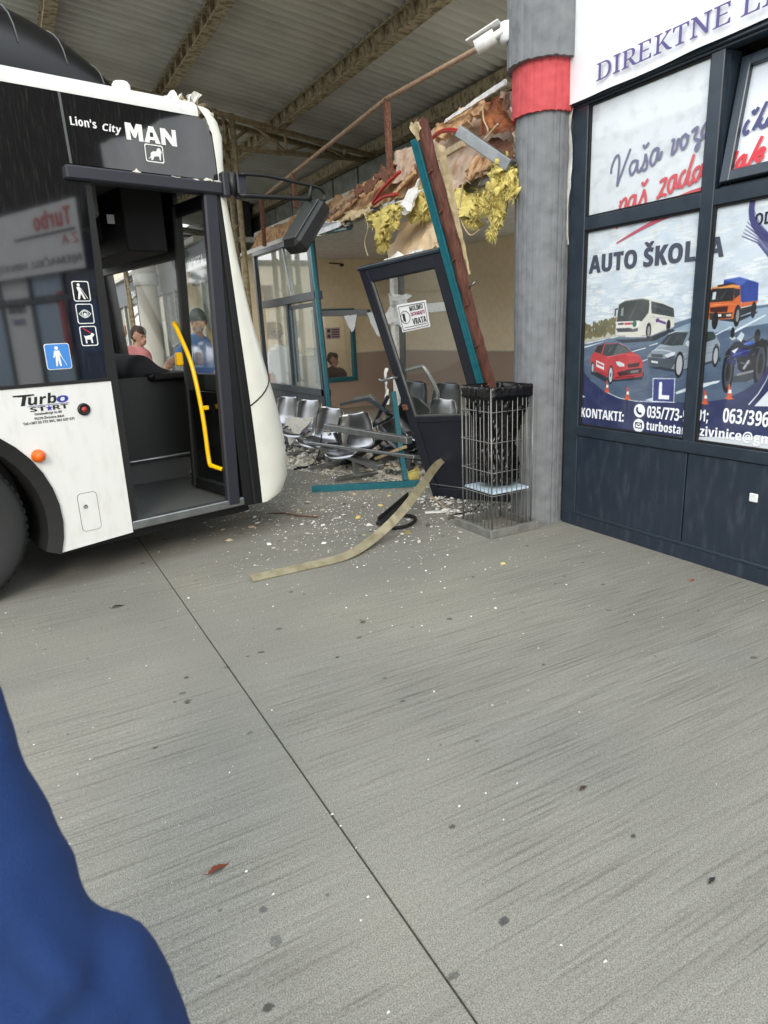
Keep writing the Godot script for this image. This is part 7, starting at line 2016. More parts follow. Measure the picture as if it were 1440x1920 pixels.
func build_basket() -> void:
	var c := Vector3(3.065, 0, -3.895)
	var t := thing("wire_litter_basket", "tall square wire litter basket standing before the grey column", "litter basket", c)
	var h := 0.18
	var w := 0.212
	for e in [[Vector3(-w, 0.03, 0), true], [Vector3(w, 0.03, 0), true], [Vector3(0, 0.03, -w), false], [Vector3(0, 0.03, w), false]]:
		var s := mb()
		box(s, e[0], Vector3(0.035, 0.06, w * 2 + 0.035) if e[1] else Vector3(w * 2 - 0.035, 0.06, 0.035), 0.004)
		obj("base_frame", s, M.zinc, t)
	var v := mb(true)
	tube(v, [Vector3(0, 0.02, 0), Vector3(0, 1.06, 0)], 0.0028, 6)
	v.generate_normals()
	var wire := v.commit()
	var n := 8
	for k in n:
		var a := -h + 2 * h * k / n
		for p in [Vector3(a, 0, h), Vector3(h, 0, -a), Vector3(-a, 0, -h), Vector3(-h, 0, a)]:
			var o := put("upright_wire", wire, M.zinc, t)
			o.position = p
			o.rotation = Vector3(rng.randf_range(-0.008, 0.008), 0, rng.randf_range(-0.008, 0.008))
			if k == 0: o.scale = Vector3(1.9, 1, 1.9)
	for y in [0.04, 0.3, 0.47, 0.685, 0.9, 1.01, 1.055]:
		var s := mb()
		var e := h + 0.005
		tube(s, [Vector3(-e, y, -e), Vector3(e, y, -e), Vector3(e, y, e), Vector3(-e, y, e), Vector3(-e, y, -e)], 0.003, 6)
		obj("hoop_wire", s, M.zinc, t)
	var s := mb()
	box(s, Vector3(0, 0.315, 0), Vector3(0.34, 0.018, 0.34), 0.004)
	obj("shelf", s, mat(Color(0.72, 0.79, 0.84), 0.5), t)
	# the liner: collar folded over the rim, body hanging crumpled
	var bag := thing("bin_liner", "black plastic bin liner hanging inside the wire basket", "rubbish bag", c + Vector3(0, 0.33, 0))
	s = mb(true)
	var nz := FastNoiseLite.new()
	nz.frequency = 1.0
	var nn := 96
	var cp := func(k: int, j: int) -> Vector3:
		var a := TAU * (k % nn) / nn
		var sq := 1.0 / maxf(absf(cos(a)), absf(sin(a)))
		sq = minf(sq, 1.36)
		var off: float = [-0.02, -0.004, 0.007, 0.014, 0.013, 0.011, 0.014, 0.006][j]
		var y: float = [0.66, 0.735, 0.742, 0.737, 0.715, 0.69, 0.668, 0.655][j]
		var wv := nz.get_noise_3d(cos(a) * 9.0, j * 2.2, sin(a) * 9.0)
		return Vector3(cos(a) * (h * sq + off + wv * 0.006), y + wv * (0.012 if j > 3 else 0.004), sin(a) * (h * sq + off + wv * 0.006))
	for k in nn:
		for j in 7: quad(s, cp.call(k, j), cp.call(k, j + 1), cp.call(k + 1, j + 1), cp.call(k + 1, j))
	obj("collar", s, M.bag, bag)
	s = mb(true)
	var bp := func(k: int, j: int) -> Vector3:
		var a := TAU * (k % nn) / nn
		var f := j / 40.0
		var y := lerpf(0.735, 0.0, f)
		var r := 0.19
		if f > 0.1: r = lerpf(0.178, 0.135, smoothstep(0.15, 0.6, f))
		if f > 0.72: r = lerpf(0.135, 0.14, smoothstep(0.72, 0.95, f))
		if f > 0.96: r = lerpf(0.13, 0.02, (f - 0.96) / 0.04)
		var sq := lerpf(minf(1.0 / maxf(absf(cos(a)), absf(sin(a))), 1.3), 1.0, smoothstep(0.0, 0.4, f))
		var q := a + f * 1.2
		var wr := nz.get_noise_3d(cos(q) * 6.0, f * 3.0, sin(q) * 6.0) * 0.055 * smoothstep(0.04, 0.3, f) + nz.get_noise_3d(cos(q) * 16.0, f * 7.0, sin(q) * 16.0) * 0.02
		r += wr
		return Vector3(cos(a) * r * sq + 0.02 * smoothstep(0.3, 1.0, f), y, sin(a) * r * sq - 0.01 * f)
	for k in nn:
		for j in 40: quad(s, bp.call(k, j), bp.call(k + 1, j), bp.call(k + 1, j + 1), bp.call(k, j + 1))
	obj("sack", s, M.bag, bag)

const SKIN := Color(0.45, 0.26, 0.18)

func head_bones(c: Vector3, face: Vector3, hair: Color, r := 1.0) -> Array:
	var side := face.cross(Vector3.UP).normalized()
	var up := Vector3(0, 1, 0)
	var out := [
		[c + up * 0.035 * r, c + up * 0.035 * r - face * 0.02 * r, 0.088 * r, 0.09 * r, SKIN],
		[c - up * 0.03 * r + face * 0.02 * r, c - up * 0.07 * r + face * 0.05 * r, 0.07 * r, 0.042 * r, SKIN],
		[c + face * 0.09 * r, c + face * 0.11 * r - up * 0.03 * r, 0.009 * r, 0.015 * r, SKIN],
		[c + up * 0.06 * r - face * 0.03 * r, c + up * 0.075 * r + face * 0.03 * r, 0.098 * r, 0.075 * r, hair],
		[c - face * 0.055 * r, c - face * 0.04 * r - up * 0.06 * r, 0.085 * r, 0.05 * r, hair]]
	for e in [-1.0, 1.0]:
		out.append([c + side * 0.088 * e * r + up * 0.01, c + side * 0.092 * e * r - up * 0.025 * r, 0.014 * r, 0.011 * r, SKIN])
		out.append([c + side * 0.034 * e * r + face * 0.087 * r + up * 0.012 * r, c + side * 0.036 * e * r + face * 0.087 * r + up * 0.012 * r, 0.008 * r, 0.008 * r, Color(0.05, 0.04, 0.035)])
	out.append([c + side * 0.022 * r + face * 0.093 * r - up * 0.055 * r, c - side * 0.022 * r + face * 0.093 * r - up * 0.055 * r, 0.007 * r, 0.007 * r, Color(0.36, 0.14, 0.12)])
	return out

func hand_bones(wrist: Vector3, dir: Vector3, thumb: Vector3, curl: Vector3) -> Array:
	var side := dir.cross(curl).normalized()
	var knuck := wrist + dir * 0.085
	var out := [[wrist, wrist + dir * 0.03, 0.026, 0.026, SKIN]]
	for k in 4:
		var o := side * (k - 1.5) * 0.021
		var l: float = [0.036, 0.043, 0.04, 0.03][k]
		out.append([wrist + dir * 0.02 + o * 0.6, knuck + o, 0.016, 0.012, SKIN])
		var a := knuck + o + (dir + curl * 0.25).normalized() * l
		var b := a + (dir + curl * 0.8).normalized() * l * 0.7
		out.append([knuck + o, a, 0.0105, 0.0095, SKIN])
		out.append([a, b, 0.0095, 0.0085, SKIN])
		out.append([b, b + (dir + curl * 1.5).normalized() * l * 0.5, 0.0085, 0.007, SKIN])
	out.append([wrist + dir * 0.02, wrist + dir * 0.05 + thumb * 0.035, 0.018, 0.013, SKIN])
	out.append([wrist + dir * 0.05 + thumb * 0.035, wrist + dir * 0.085 + thumb * 0.042, 0.012, 0.009, SKIN])
	return out

func build_people() -> void:
	var blue := Color(0.002, 0.021, 0.095)
	var navy := Color(0.012, 0.015, 0.03)
	# someone in a blue jacket at the photographer's elbow
	var p := thing("person", "person in a blue jacket standing close at the lower left edge", "person", Vector3(-0.36, 0, -0.8))
	var o := p.position
	var body := [
		[Vector3(-0.36, 1.34, -0.8), Vector3(-0.36, 1.1, -0.78), 0.14, 0.145, blue],
		[Vector3(-0.27, 1.36, -0.8), Vector3(-0.27, 1.1, -0.76), 0.11, 0.12, blue],
		[Vector3(-0.45, 1.36, -0.8), Vector3(-0.45, 1.1, -0.78), 0.11, 0.12, blue],
		[Vector3(-0.36, 1.1, -0.78), Vector3(-0.35, 0.86, -0.76), 0.16, 0.175, blue],
		[Vector3(-0.26, 1.0, -0.76), Vector3(-0.22, 0.84, -0.74), 0.12, 0.14, blue],
		[Vector3(-0.36, 1.4, -0.8), Vector3(-0.36, 1.56, -0.82), 0.07, 0.06, SKIN],
		[Vector3(-0.36, 1.43, -0.8), Vector3(-0.36, 1.47, -0.81), 0.085, 0.08, blue],
		# right sleeve
		[Vector3(-0.24, 1.4, -0.86), Vector3(-0.14, 1.12, -0.82), 0.08, 0.066, blue],
		[Vector3(-0.14, 1.12, -0.82), Vector3(-0.09, 0.94, -0.7), 0.066, 0.062, blue],
		[Vector3(-0.09, 0.94, -0.7), Vector3(-0.065, 0.82, -0.64), 0.062, 0.06, blue],
		[Vector3(-0.015, 0.845, -0.655), Vector3(0.015, 0.72, -0.61), 0.046, 0.055, blue],
		[Vector3(-0.065, 0.82, -0.64), Vector3(-0.03, 0.73, -0.64), 0.06, 0.055, blue],
		# left sleeve
		# creases of the sleeve and the jacket hem
		[Vector3(-0.11, 1.02, -0.69), Vector3(-0.05, 0.9, -0.6), 0.012, 0.016, blue],
		[Vector3(-0.16, 1.0, -0.72), Vector3(-0.1, 0.86, -0.6), 0.02, 0.024, blue],
		[Vector3(-0.05, 0.9, -0.62), Vector3(-0.01, 0.76, -0.56), 0.016, 0.022, blue],
		[Vector3(-0.09, 0.88, -0.6), Vector3(-0.05, 0.74, -0.56), 0.018, 0.024, blue],
		[Vector3(0.0, 0.86, -0.63), Vector3(0.03, 0.74, -0.57), 0.018, 0.022, blue],
		[Vector3(-0.5, 1.4, -0.8), Vector3(-0.58, 1.1, -0.78), 0.08, 0.062, blue],
		[Vector3(-0.58, 1.1, -0.78), Vector3(-0.56, 0.86, -0.9), 0.06, 0.05, blue],
		# legs and shoes
		[Vector3(-0.27, 0.88, -0.76), Vector3(-0.27, 0.5, -0.78), 0.11, 0.07, navy],
		[Vector3(-0.27, 0.5, -0.78), Vector3(-0.27, 0.1, -0.74), 0.072, 0.055, navy],
		[Vector3(-0.45, 0.88, -0.76), Vector3(-0.45, 0.5, -0.78), 0.11, 0.07, navy],
		[Vector3(-0.45, 0.5, -0.78), Vector3(-0.45, 0.1, -0.74), 0.072, 0.055, navy],
		[Vector3(-0.27, 0.045, -0.72), Vector3(-0.26, 0.04, -0.93), 0.045, 0.04, Color(0.02, 0.018, 0.016)],
		[Vector3(-0.45, 0.045, -0.72), Vector3(-0.47, 0.04, -0.93), 0.045, 0.04, Color(0.02, 0.018, 0.016)]]
	for e in body:
		e[0] -= o
		e[1] -= o
	put("body", skin(body, 0.0105, 0.02, 0.016, 5.0, 4, 0.0025), M.cloth, p)
	put("head", skin(head_bones(Vector3(-0.36, 1.67, -0.83) - o, Vector3(0.1, -0.1, -1).normalized(), Color(0.03, 0.022, 0.016)), 0.007, 0.025), M.vertex, p)
	var hb := hand_bones(Vector3(-0.015, 0.72, -0.63) - o, Vector3(0.05, -1, -0.1).normalized(), Vector3(-0.2, 0, -1).normalized(), Vector3(-1, 0, 0))
	hb.append_array(hand_bones(Vector3(-0.56, 0.86, -0.9) - o, Vector3(0, -0.7, -0.7).normalized(), Vector3(1, 0, 0), Vector3(0.5, -0.5, 0.5)))
	put("hands", skin(hb, 0.0045, 0.008), M.vertex, p)

	# officer bending forward past the windscreen
	var shirt := Color(0.07, 0.17, 0.42)
	var z := -9.0
	var q := thing("person", "person in a light blue shirt and dark cap seen through the bus windscreen", "person", Vector3(2.2, 0, z))
	o = q.position
	var sh := Vector3(2.08, 1.388, -9)
	var sr := Vector3(2.327, 1.389, -9.1)
	var hip := Vector3(2.336, 0.973, -9.1)
	body = [
		[sh.lerp(sr, 0.35), hip, 0.13, 0.14, shirt], [sh.lerp(sr, 0.8), hip + Vector3(0.05, 0, 0), 0.12, 0.14, shirt],
		[sh, Vector3(1.898, 1.239, -8.9), 0.075, 0.062, shirt], [Vector3(1.898, 1.239, -8.9), Vector3(1.779, 1.168, -8.85), 0.045, 0.042, SKIN], [Vector3(1.779, 1.168, -8.85), Vector3(1.676, 1.051, -8.8), 0.042, 0.034, SKIN],
		[sr, Vector3(2.451, 1.08, -9), 0.07, 0.06, shirt], [Vector3(2.451, 1.08, -9), Vector3(2.334, 0.919, -8.9), 0.045, 0.035, SKIN],
		[sh.lerp(sr, 0.6), Vector3(2.235, 1.541, -9), 0.06, 0.055, SKIN],
		[hip, Vector3(hip.x - 0.08, 0.5, z), 0.13, 0.08, navy], [Vector3(hip.x - 0.08, 0.5, z), Vector3(hip.x - 0.08, 0.08, z + 0.05), 0.075, 0.055, navy],
		[hip, Vector3(hip.x + 0.14, 0.5, z - 0.1), 0.13, 0.08, navy], [Vector3(hip.x + 0.14, 0.5, z - 0.1), Vector3(hip.x + 0.14, 0.08, z - 0.05), 0.075, 0.055, navy],
		[Vector3(hip.x - 0.08, 0.04, z + 0.05), Vector3(hip.x - 0.16, 0.04, z + 0.2), 0.045, 0.04, navy], [Vector3(hip.x + 0.14, 0.04, z - 0.05), Vector3(hip.x + 0.06, 0.04, z + 0.12), 0.045, 0.04, navy]]
	for e in body:
		e[0] -= o
		e[1] -= o
	put("body", skin(body, 0.02, 0.05, 0.01, 6.0, 5), M.cloth, q)
	var hc := Vector3(2.243, 1.66, -9) - o
	var hbs := head_bones(hc, Vector3(-0.7, -0.2, 0.6).normalized(), Color(0.03, 0.025, 0.02))
	hbs.append([hc + Vector3(0, 0.08, 0), hc + Vector3(0, 0.1, 0), 0.105, 0.09, Color(0.02, 0.025, 0.04)])
	hbs.append([hc + Vector3(-0.06, 0.07, 0.06), hc + Vector3(-0.12, 0.055, 0.11), 0.045, 0.03, Color(0.02, 0.025, 0.04)])
	put("head", skin(hbs, 0.01, 0.02), M.vertex, q)
	var hw := Vector3(1.676, 1.051, -8.8) - o
	put("hands", skin(hand_bones(hw, Vector3(-0.4, -0.8, 0.2).normalized(), Vector3(-0.7, 0.2, 0.5).normalized(), Vector3(-0.5, 0.2, -0.6)), 0.006, 0.008), M.vertex, q)

	# onlooker in pink raising an arm
	var pink := Color(0.62, 0.25, 0.25)
	z = -10.0
	var r := thing("person", "person in a pink top raising one arm beyond the bus windscreen", "person", Vector3(1.5, 0, z))
	o = r.position
	var s1 := Vector3(1.429, 1.305, -10)
	var s2 := Vector3(1.735, 1.259, -10)
	hip = Vector3(1.541, 0.78, -10)
	body = [
		[s1.lerp(s2, 0.3), hip, 0.12, 0.13, pink], [s1.lerp(s2, 0.75), hip, 0.12, 0.13, pink],
		[s1, Vector3(1.388, 1.407, -9.9), 0.06, 0.05, pink], [Vector3(1.388, 1.407, -9.9), Vector3(1.447, 1.586, -9.9), 0.045, 0.034, SKIN], [Vector3(1.447, 1.586, -9.9), Vector3(1.465, 1.662, -9.9), 0.035, 0.03, SKIN],
		[s2, Vector3(1.781, 0.981, -9.9), 0.06, 0.05, pink], [Vector3(1.781, 0.981, -9.9), Vector3(1.621, 0.88, -9.8), 0.042, 0.032, SKIN],
		[s1.lerp(s2, 0.6), Vector3(1.644, 1.437, -10), 0.055, 0.05, SKIN],
		[hip, Vector3(hip.x - 0.09, 0.1, z), 0.13, 0.055, navy], [hip, Vector3(hip.x + 0.09, 0.1, z), 0.13, 0.055, navy],
		[Vector3(hip.x - 0.09, 0.04, z), Vector3(hip.x - 0.12, 0.04, z + 0.16), 0.045, 0.035, navy], [Vector3(hip.x + 0.09, 0.04, z), Vector3(hip.x + 0.09, 0.04, z + 0.16), 0.045, 0.035, navy]]
	for e in body:
		e[0] -= o
		e[1] -= o
	put("body", skin(body, 0.022, 0.05, 0.01, 6.0, 6), M.cloth, r)
	put("head", skin(head_bones(Vector3(1.67, 1.522, -10) - o, Vector3(0.5, -0.1, 0.85).normalized(), Color(0.04, 0.025, 0.018)), 0.011, 0.02), M.vertex, r)

	# visitor in white behind the dusty screen
	z = -11.4
	var v := thing("person", "fair haired person in a white shirt behind the dusty glazed screen", "person", Vector3(4.4, 0, z))
	o = v.position
	s1 = Vector3(4.064, 1.142, -11.4)
	s2 = Vector3(4.37, 1.126, -11.3)
	hip = Vector3(4.198, 0.656, -11.4)
	body = [
		[s1.lerp(s2, 0.3), hip, 0.15, 0.15, Color(0.75, 0.77, 0.8)], [s1.lerp(s2, 0.75), hip, 0.15, 0.15, Color(0.75, 0.77, 0.8)],
		[s1, s1 + Vector3(-0.06, -0.3, 0), 0.07, 0.06, Color(0.75, 0.77, 0.8)], [s1 + Vector3(-0.06, -0.3, 0), s1 + Vector3(-0.04, -0.55, 0.1), 0.045, 0.035, SKIN],
		[s2, s2 + Vector3(0.06, -0.3, 0), 0.07, 0.06, Color(0.75, 0.77, 0.8)], [s2 + Vector3(0.06, -0.3, 0), s2 + Vector3(0.04, -0.55, 0.1), 0.045, 0.035, SKIN],
		[s1.lerp(s2, 0.5), Vector3(4.2, 1.352, -11.4), 0.06, 0.055, SKIN],
		[hip, Vector3(hip.x - 0.1, 0.08, z), 0.14, 0.06, navy], [hip, Vector3(hip.x + 0.1, 0.08, z), 0.14, 0.06, navy]]
	for e in body:
		e[0] -= o
		e[1] -= o
	put("body", skin(body, 0.022, 0.05, 0.01, 6.0, 7), M.cloth, v)
	put("head", skin(head_bones(Vector3(4.194, 1.496, -11.4) - o, Vector3(-0.5, 0, 0.85).normalized(), Color(0.5, 0.38, 0.22), 1.1), 0.011, 0.02), M.vertex, v)

	# clerk sitting low behind the ticket window
	z = -12.8
	var w := thing("person", "person in brown sitting low behind the teal ticket window", "person", Vector3(5.9, 0, z))
	o = w.position
	s1 = Vector3(5.694, 0.652, -12.8)
	s2 = Vector3(6.079, 0.603, -12.8)
	body = [
		[s1.lerp(s2, 0.3), Vector3(s1.lerp(s2, 0.4).x, 0.3, z), 0.14, 0.15, Color(0.05, 0.03, 0.024)], [s1.lerp(s2, 0.75), Vector3(s1.lerp(s2, 0.6).x, 0.3, z), 0.14, 0.15, Color(0.05, 0.03, 0.024)],
		[s2, s2 + Vector3(0.06, -0.3, 0.05), 0.07, 0.06, Color(0.05, 0.03, 0.024)], [s1, s1 + Vector3(-0.06, -0.3, 0.05), 0.07, 0.06, Color(0.05, 0.03, 0.024)],
		[s1.lerp(s2, 0.5), Vector3(5.873, 0.79, -12.8), 0.06, 0.055, SKIN],
		[Vector3(6.0, 0.3, z), Vector3(5.95, 0.28, z + 0.4), 0.13, 0.09, navy], [Vector3(5.95, 0.28, z + 0.4), Vector3(5.95, 0.03, z + 0.45), 0.08, 0.05, navy]]
	for e in body:
		e[0] -= o
		e[1] -= o
	put("body", skin(body, 0.022, 0.05, 0.008, 6.0, 8), M.cloth, w)
	put("head", skin(head_bones(Vector3(5.869, 0.908, -12.8) - o, Vector3(0.6, -0.1, 0.8).normalized(), Color(0.03, 0.02, 0.015)), 0.011, 0.02), M.vertex, w)

func chip_mesh(sd: int) -> ArrayMesh:
	var r := RandomNumberGenerator.new()
	r.seed = sd
	var s := mb()
	var n := 5
	var top := []
	var bot := []
	for k in n:
		var a := TAU * k / n + r.randf_range(-0.4, 0.4)
		var q := r.randf_range(0.5, 1.0)
		bot.append(Vector3(cos(a) * q, 0, sin(a) * q))
		top.append(Vector3(cos(a) * q * 0.7, r.randf_range(0.3, 0.8), sin(a) * q * 0.7))
	for k in n:
		var k2 := (k + 1) % n
		quad(s, bot[k2], bot[k], top[k], top[k2])
	for k in range(1, n - 1): tri(s, top[0], top[k + 1], top[k])
	s.generate_normals()
	return s.commit()

func scatter(called: String, label: String, category: String, mesh: Mesh, m: Material, n: int, place: Callable, smin: float, smax: float, flat: float, tones: Array) -> void:
	var mm := MultiMesh.new()
	mm.transform_format = MultiMesh.TRANSFORM_3D
	mm.use_colors = true
	mm.mesh = mesh
	mm.instance_count = n
	for k in n:
		var p: Vector3 = place.call()
		var sz := smin + (smax - smin) * pow(rng.randf(), 2.6)
		var b := Basis(Vector3.UP, rng.randf() * TAU) * Basis.from_scale(Vector3(sz, sz * flat, sz * rng.randf_range(0.5, 1.0)))
		b = Basis(Vector3(rng.randf() - 0.5, 0, rng.randf() - 0.5).normalized(), rng.randf() * 0.3) * b
		mm.set_instance_transform(k, Transform3D(b, p))
		var c: Color = tones[rng.randi() % tones.size()]
		mm.set_instance_color(k, c)
	var o := MultiMeshInstance3D.new()
	o.name = called
	o.multimesh = mm
	o.material_override = m
	add_child(o)
	tag(o, label, category, "", "stuff")

func build_litter() -> void:
	var chip := chip_mesh(5)
	var white := [Color(0.75, 0.76, 0.74), Color(0.6, 0.6, 0.57), Color(0.8, 0.82, 0.82), Color(0.45, 0.43, 0.38)]
	var near := func() -> Vector3:
		for k in 40:
			var p := Vector3(rng.randf_range(0.6, 3.3), 0.001, rng.randf_range(-7.8, -2.6))
			var d := Vector2(p.x - 2.3, (p.z + 5.4) * 0.62).length()
			if rng.randf() < exp(-d * d * 1.15): return p
		return Vector3(2.2, 0.001, -5.0)
	scatter("glass_crumbs", "white crumbs of glass and plaster strewn on the concrete by the bus", "debris", chip, M.vertex, 3400, near, 0.0018, 0.011, 0.45, white)
	var mid := func() -> Vector3:
		return Vector3(rng.randf_range(1.2, 3.1), 0.001, rng.randf_range(-6.6, -3.9))
	scatter("broken_fragments", "loose thumb sized fragments of plaster, glass and trim in front of the bus", "debris", chip, M.vertex, 170, mid, 0.01, 0.04, 0.3, [Color(0.62, 0.6, 0.55), Color(0.4, 0.38, 0.33), Color(0.1, 0.1, 0.1), Color(0.72, 0.74, 0.74), Color(0.5, 0.4, 0.26)])
	var wide := func() -> Vector3:
		for k in 40:
			var p := Vector3(rng.randf_range(-1.6, 3.4), 0.001, rng.randf_range(-4.5, -0.7))
			if rng.randf() < clampf((-p.z - 0.4) / 4.0, 0.06, 1.0): return p
		return Vector3(1, 0.001, -3)
	scatter("scattered_chips", "sparse white and dark chips thinly scattered over the near concrete", "debris", chip, M.vertex, 700, wide, 0.0015, 0.006, 0.5, [Color(0.8, 0.8, 0.78), Color(0.7, 0.7, 0.66), Color(0.75, 0.76, 0.74), Color(0.07, 0.065, 0.055)])
	var heap := func() -> Vector3:
		var zz := rng.randf_range(-8.0, -5.6)
		var p := Vector3(2.72 + (zz + 7.34) * 0.4 + rng.randf_range(-0.06, 1.0), 0.0, zz)
		p.y = 0.09 * clampf((p.x - 2.72 - (zz + 7.34) * 0.4) * 2.0, 0.0, 1.0) * rng.randf()
		return p
	scatter("plaster_rubble", "pale plaster rubble heaped under the broken benches", "rubble", chip, M.vertex, 3600, heap, 0.012, 0.06, 0.7, [Color(0.6, 0.57, 0.5), Color(0.7, 0.68, 0.62), Color(0.5, 0.47, 0.4), Color(0.62, 0.58, 0.48), Color(0.34, 0.3, 0.26)])
	var dust := func() -> Vector3:
		var zz := rng.randf_range(-8.0, -5.3)
		return Vector3(2.6 + (zz + 7.34) * 0.4 + absf(rng.randfn()) * 0.3 - 0.12, 0.001, zz)
	scatter("plaster_dust", "fine pale plaster dust and crumbs spread in front of the benches", "rubble", chip, M.vertex, 5000, dust, 0.003, 0.016, 0.5, [Color(0.62, 0.6, 0.53), Color(0.7, 0.68, 0.62), Color(0.52, 0.49, 0.42)])
	var foot := func() -> Vector3:
		var p := Vector3(rng.randf_range(2.95, 3.6), 0.0, rng.randf_range(-5.0, -4.15))
		p.y = 0.03 * rng.randf()
		return p
	scatter("doorway_rubble", "grey rubble at the foot of the leaning door", "rubble", chip, M.vertex, 520, foot, 0.005, 0.035, 0.6, [Color(0.6, 0.6, 0.57), Color(0.4, 0.39, 0.36), Color(0.25, 0.24, 0.22), Color(0.68, 0.67, 0.63)])
	# single pieces that stand out
	var c2 := [chip_mesh(11), chip_mesh(12), chip_mesh(13)]
	var wl := mat(Color(0.8, 0.72, 0.42), 0.95)
	var pale := mat(Color(0.82, 0.82, 0.79), 0.8)
	var stone := mat(Color(0.3, 0.3, 0.28), 0.95)
	var list := [
		["wool_tuft", "yellow wool tuft on the concrete halfway from bus to basket", "insulation", Vector3(2.324, 0, -4.767), 0.05, wl],
		["wool_tuft", "pale yellow wool tuft just below the fallen teal profile", "insulation", Vector3(2.657, 0, -5), 0.04, wl],
		["wool_tuft", "yellow wool tuft touching the fallen teal profile", "insulation", Vector3(2.886, 0, -5.255), 0.035, wl],
		["wool_tuft", "small yellow wool block at the foot of the leaning door", "insulation", Vector3(3.158, 0, -4.888), 0.035, wl],
		["wool_tuft", "olive wool wad in front of the rubber loop", "insulation", Vector3(2.43, 0, -4.156), 0.05, mat(Color(0.5, 0.47, 0.3), 0.95)],
		["wool_tuft", "yellowish scrap alone on the concrete below the litter basket", "insulation", Vector3(2.587, 0, -3.219), 0.03, wl],
		["plaster_chip", "long white chip lying nearest below the curved strip", "plaster", Vector3(2.391, 0, -3.927), 0.035, pale],
		["plaster_chip", "white chip between bus corner and curved strip, the left of two", "plaster", Vector3(1.972, 0, -4.88), 0.03, pale],
		["plaster_chip", "white chip between bus corner and curved strip, the right of two", "plaster", Vector3(1.998, 0, -4.746), 0.028, pale],
		["plaster_chip", "shiny pale shard close under the bus front corner", "glass", Vector3(1.624, 0, -5.326), 0.035, mat(Color(0.75, 0.8, 0.8), 0.2)],
		["plaster_chip", "beige lump beside the twig near the bus corner", "plaster", Vector3(1.985, 0, -5.237), 0.04, mat(Color(0.55, 0.5, 0.4), 0.9)],
		["dark_stone", "dark stone lump just left of the basket foot", "stone", Vector3(2.911, 0, -4.277), 0.055, stone],
		["dark_stone", "flat dark stone in front of the leaning door", "stone", Vector3(2.66, 0, -4.226), 0.045, stone],
		["dark_stone", "grey stone at the foot of the door by the rubber loop", "stone", Vector3(3.019, 0, -4.497), 0.04, stone],
		["white_pebble", "uppermost white pebble caught in the pavement joint", "pebble", Vector3(0.676, 0, -1.698), 0.008, pale],
		["white_pebble", "middle white pebble caught in the pavement joint", "pebble", Vector3(0.677, 0, -1.636), 0.007, pale],
		["white_pebble", "lowest white pebble caught in the pavement joint", "pebble", Vector3(0.677, 0, -1.528), 0.006, pale],
		["white_pebble", "white pebble left of the joint below the brown leaf", "pebble", Vector3(0.624, 0, -1.351), 0.007, pale],
		["white_pebble", "white pebble at the lower right of the concrete", "pebble", Vector3(1.027, 0, -0.882), 0.008, pale],
		["white_pebble", "white pebble on the concrete below the brown leaf", "pebble", Vector3(0.403, 0, -1.496), 0.007, pale],
		["white_pebble", "white pebble left of the joint at the foot of the picture", "pebble", Vector3(0.515, 0, -1.044), 0.007, pale]]
	for e in list:
		var o := put(e[0], c2[rng.randi() % 3], e[5])
		o.position = e[3]
		o.scale = Vector3(e[4], e[4] * 0.6, e[4] * 0.6)
		o.rotation.y = rng.randf_range(-0.6, 0.6)
		tag(o, e[1], e[2])
	for e in [["curled brown leaf on the near concrete left of the joint", Vector3(0.297, 0, -1.666), 0.035, Color(0.4, 0.17, 0.08)], ["orange dry leaf near the driving school kick panels", Vector3(3.296, 0, -2.36), 0.03, Color(0.66, 0.3, 0.12)], ["dark brown leaf on the concrete right of the joint", Vector3(1.44, 0, -1.367), 0.022, Color(0.25, 0.17, 0.11)], ["small dark leaf at the far right of the concrete", Vector3(1.458, 0, -0.906), 0.02, Color(0.14, 0.13, 0.12)], ["dark crumpled leaf below the bus step", Vector3(0.335, 0, -3.936), 0.04, Color(0.1, 0.09, 0.07)]]:
		var t := thing("dry_leaf", e[0], "leaf", e[1], "dry leaves on the concrete")
		t.rotation.y = 0.2
		var s := mb(true)
		var k: float = e[2]
		var lf := func(i: int, j: int) -> Vector3:
			var u := i / 10.0
			var w := sin(PI * pow(u, 0.8)) * (0.28 + 0.06 * sin(i * 2.3))
			var v := j / 2.0 - 1.0
			return Vector3((u - 0.5) * 2.0 * k, k * (0.12 + 0.3 * absf(v) * w + 0.12 * sin(u * 5.0)), v * w * k)
		for i in 10:
			for j in 4: quad(s, lf.call(i, j), lf.call(i, j + 1), lf.call(i + 1, j + 1), lf.call(i + 1, j))
		tube(s, [Vector3(-k, k * 0.12, 0), Vector3(-k * 1.3, k * 0.3, -k * 0.15)], k * 0.03, 5)
		obj("blade", s, mat(e[3], 0.85), t)
	var tw := thing("twig", "dry twig lying on the concrete by the bus corner", "twig", Vector3(1.765, 0, -5.364))
	var s := mb(true)
	tube(s, [Vector3.ZERO, Vector3(1.853, 0.01, -5.272) - tw.position, Vector3(1.931, 0.012, -5.099) - tw.position, Vector3(2.048, 0.01, -4.976) - tw.position], 0.006, 6)
	obj("stick", s, M.wood, tw)

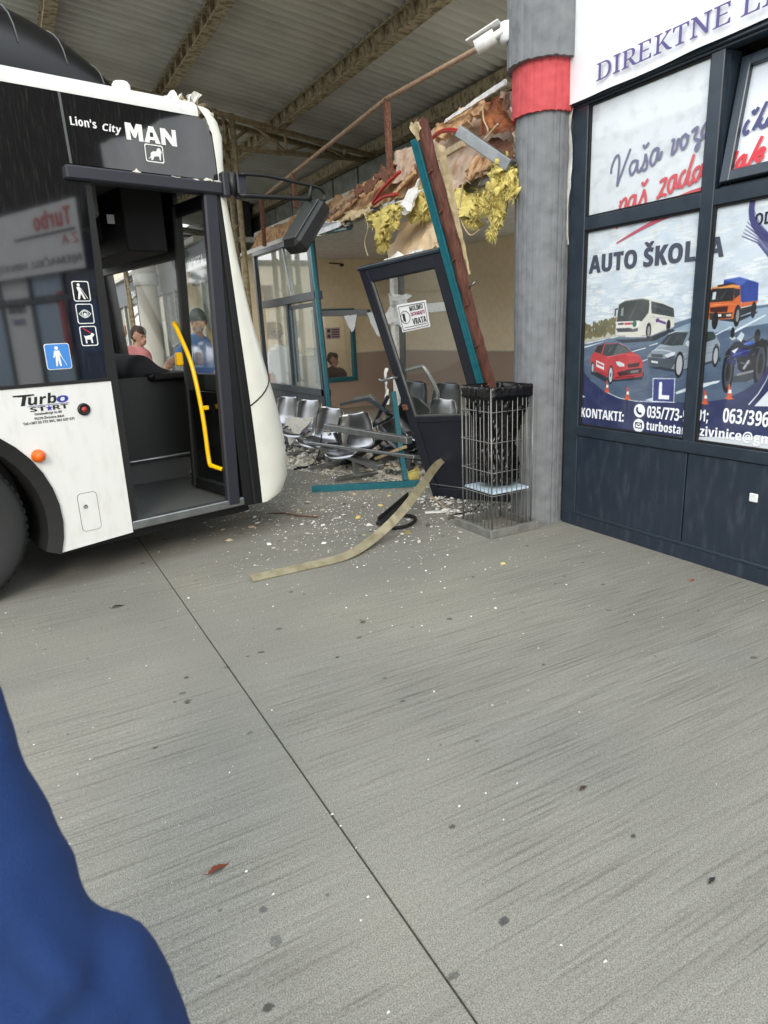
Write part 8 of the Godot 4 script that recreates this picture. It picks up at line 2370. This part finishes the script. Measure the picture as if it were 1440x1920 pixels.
# what stands across the yard, past the open side of the canopy
func build_yard() -> void:
	var wallm := [mat(Color(0.72, 0.7, 0.64), 0.85), mat(Color(0.62, 0.6, 0.58), 0.85), mat(Color(0.78, 0.74, 0.66), 0.85)]
	var win := mat(Color(0.12, 0.14, 0.16), 0.1)
	for e in [["cream apartment block far across the bus yard", Vector3(-34, 0, -26), Vector3(12, 12, 26), 0], ["grey apartment block beside the cream one across the yard", Vector3(-36, 0, 4), Vector3(12, 9, 24), 1], ["low tan depot building at the far end of the yard", Vector3(-8, 0, -62), Vector3(34, 7, 10), 2]]:
		var t := thing("apartment_block", e[0], "building", e[1], "buildings across the bus yard")
		var sz: Vector3 = e[2]
		var s := mb()
		box(s, Vector3(0, sz.y / 2, 0), sz, 0.05)
		obj("wall", s, wallm[e[3]], t)
		s = mb()
		box(s, Vector3(0, sz.y + 0.2, 0), sz * Vector3(1.04, 0, 1.04) + Vector3(0, 0.4, 0), 0.05)
		obj("roof", s, M.dark_trim, t)
		var along_x := sz.x > sz.z
		var n := int(maxf(sz.x, sz.z) / 2.6)
		for f in int(sz.y / 3.0):
			for k in n:
				var u := (k + 0.5) / n - 0.5
				s = mb()
				var p := Vector3(u * sz.x, f * 3.0 + 1.7, sz.z / 2 + 0.02) if along_x else Vector3(sz.x / 2 + 0.02, f * 3.0 + 1.7, u * sz.z)
				box(s, p, Vector3(1.3, 1.4, 0.06) if along_x else Vector3(0.06, 1.4, 1.3), 0.01)
				obj("window", s, win, t)
	for k in 9:
		var p := Vector3(-21.0 + rng.randf_range(-2, 2), 0, -34.0 + k * 5.2)
		var t := thing("yard_tree", "leafy tree, %s in the row from the far end of the bus yard" % ["first", "second", "third", "fourth", "fifth", "sixth", "seventh", "eighth", "ninth"][k], "tree", p, "trees along the bus yard")
		var s := mb(true)
		tube(s, [Vector3.ZERO, Vector3(0.1, 1.6, 0), Vector3(0.0, 3.4, 0.1)], 0.16, 8, 0.08)
		for j in 5: tube(s, [Vector3(0.05, 1.8 + j * 0.3, 0), Vector3(cos(j * 2.4) * 1.1, 2.8 + j * 0.4, sin(j * 2.4) * 1.1)], 0.06, 6, 0.02)
		obj("trunk", s, M.wood, t)
		s = mb()
		for j in 900:
			var d := Vector3(rng.randfn(), rng.randfn() * 0.8, rng.randfn()).normalized() * pow(rng.randf(), 0.4)
			var c := Vector3(0, 3.9, 0) + d * Vector3(1.9, 1.9, 1.9) * (0.8 + 0.3 * sin(d.x * 5.0 + d.z * 4.0 + k))
			var b := Basis(Vector3(rng.randfn(), rng.randfn(), rng.randfn()).normalized(), rng.randf() * TAU) * 0.19
			quad(s, c - b.x - b.y, c + b.x - b.y, c + b.x + b.y, c - b.x + b.y)
		tag(obj("crown", s, mat(Color(0.2, 0.29, 0.13), 0.8), t), "", "", "", "stuff")
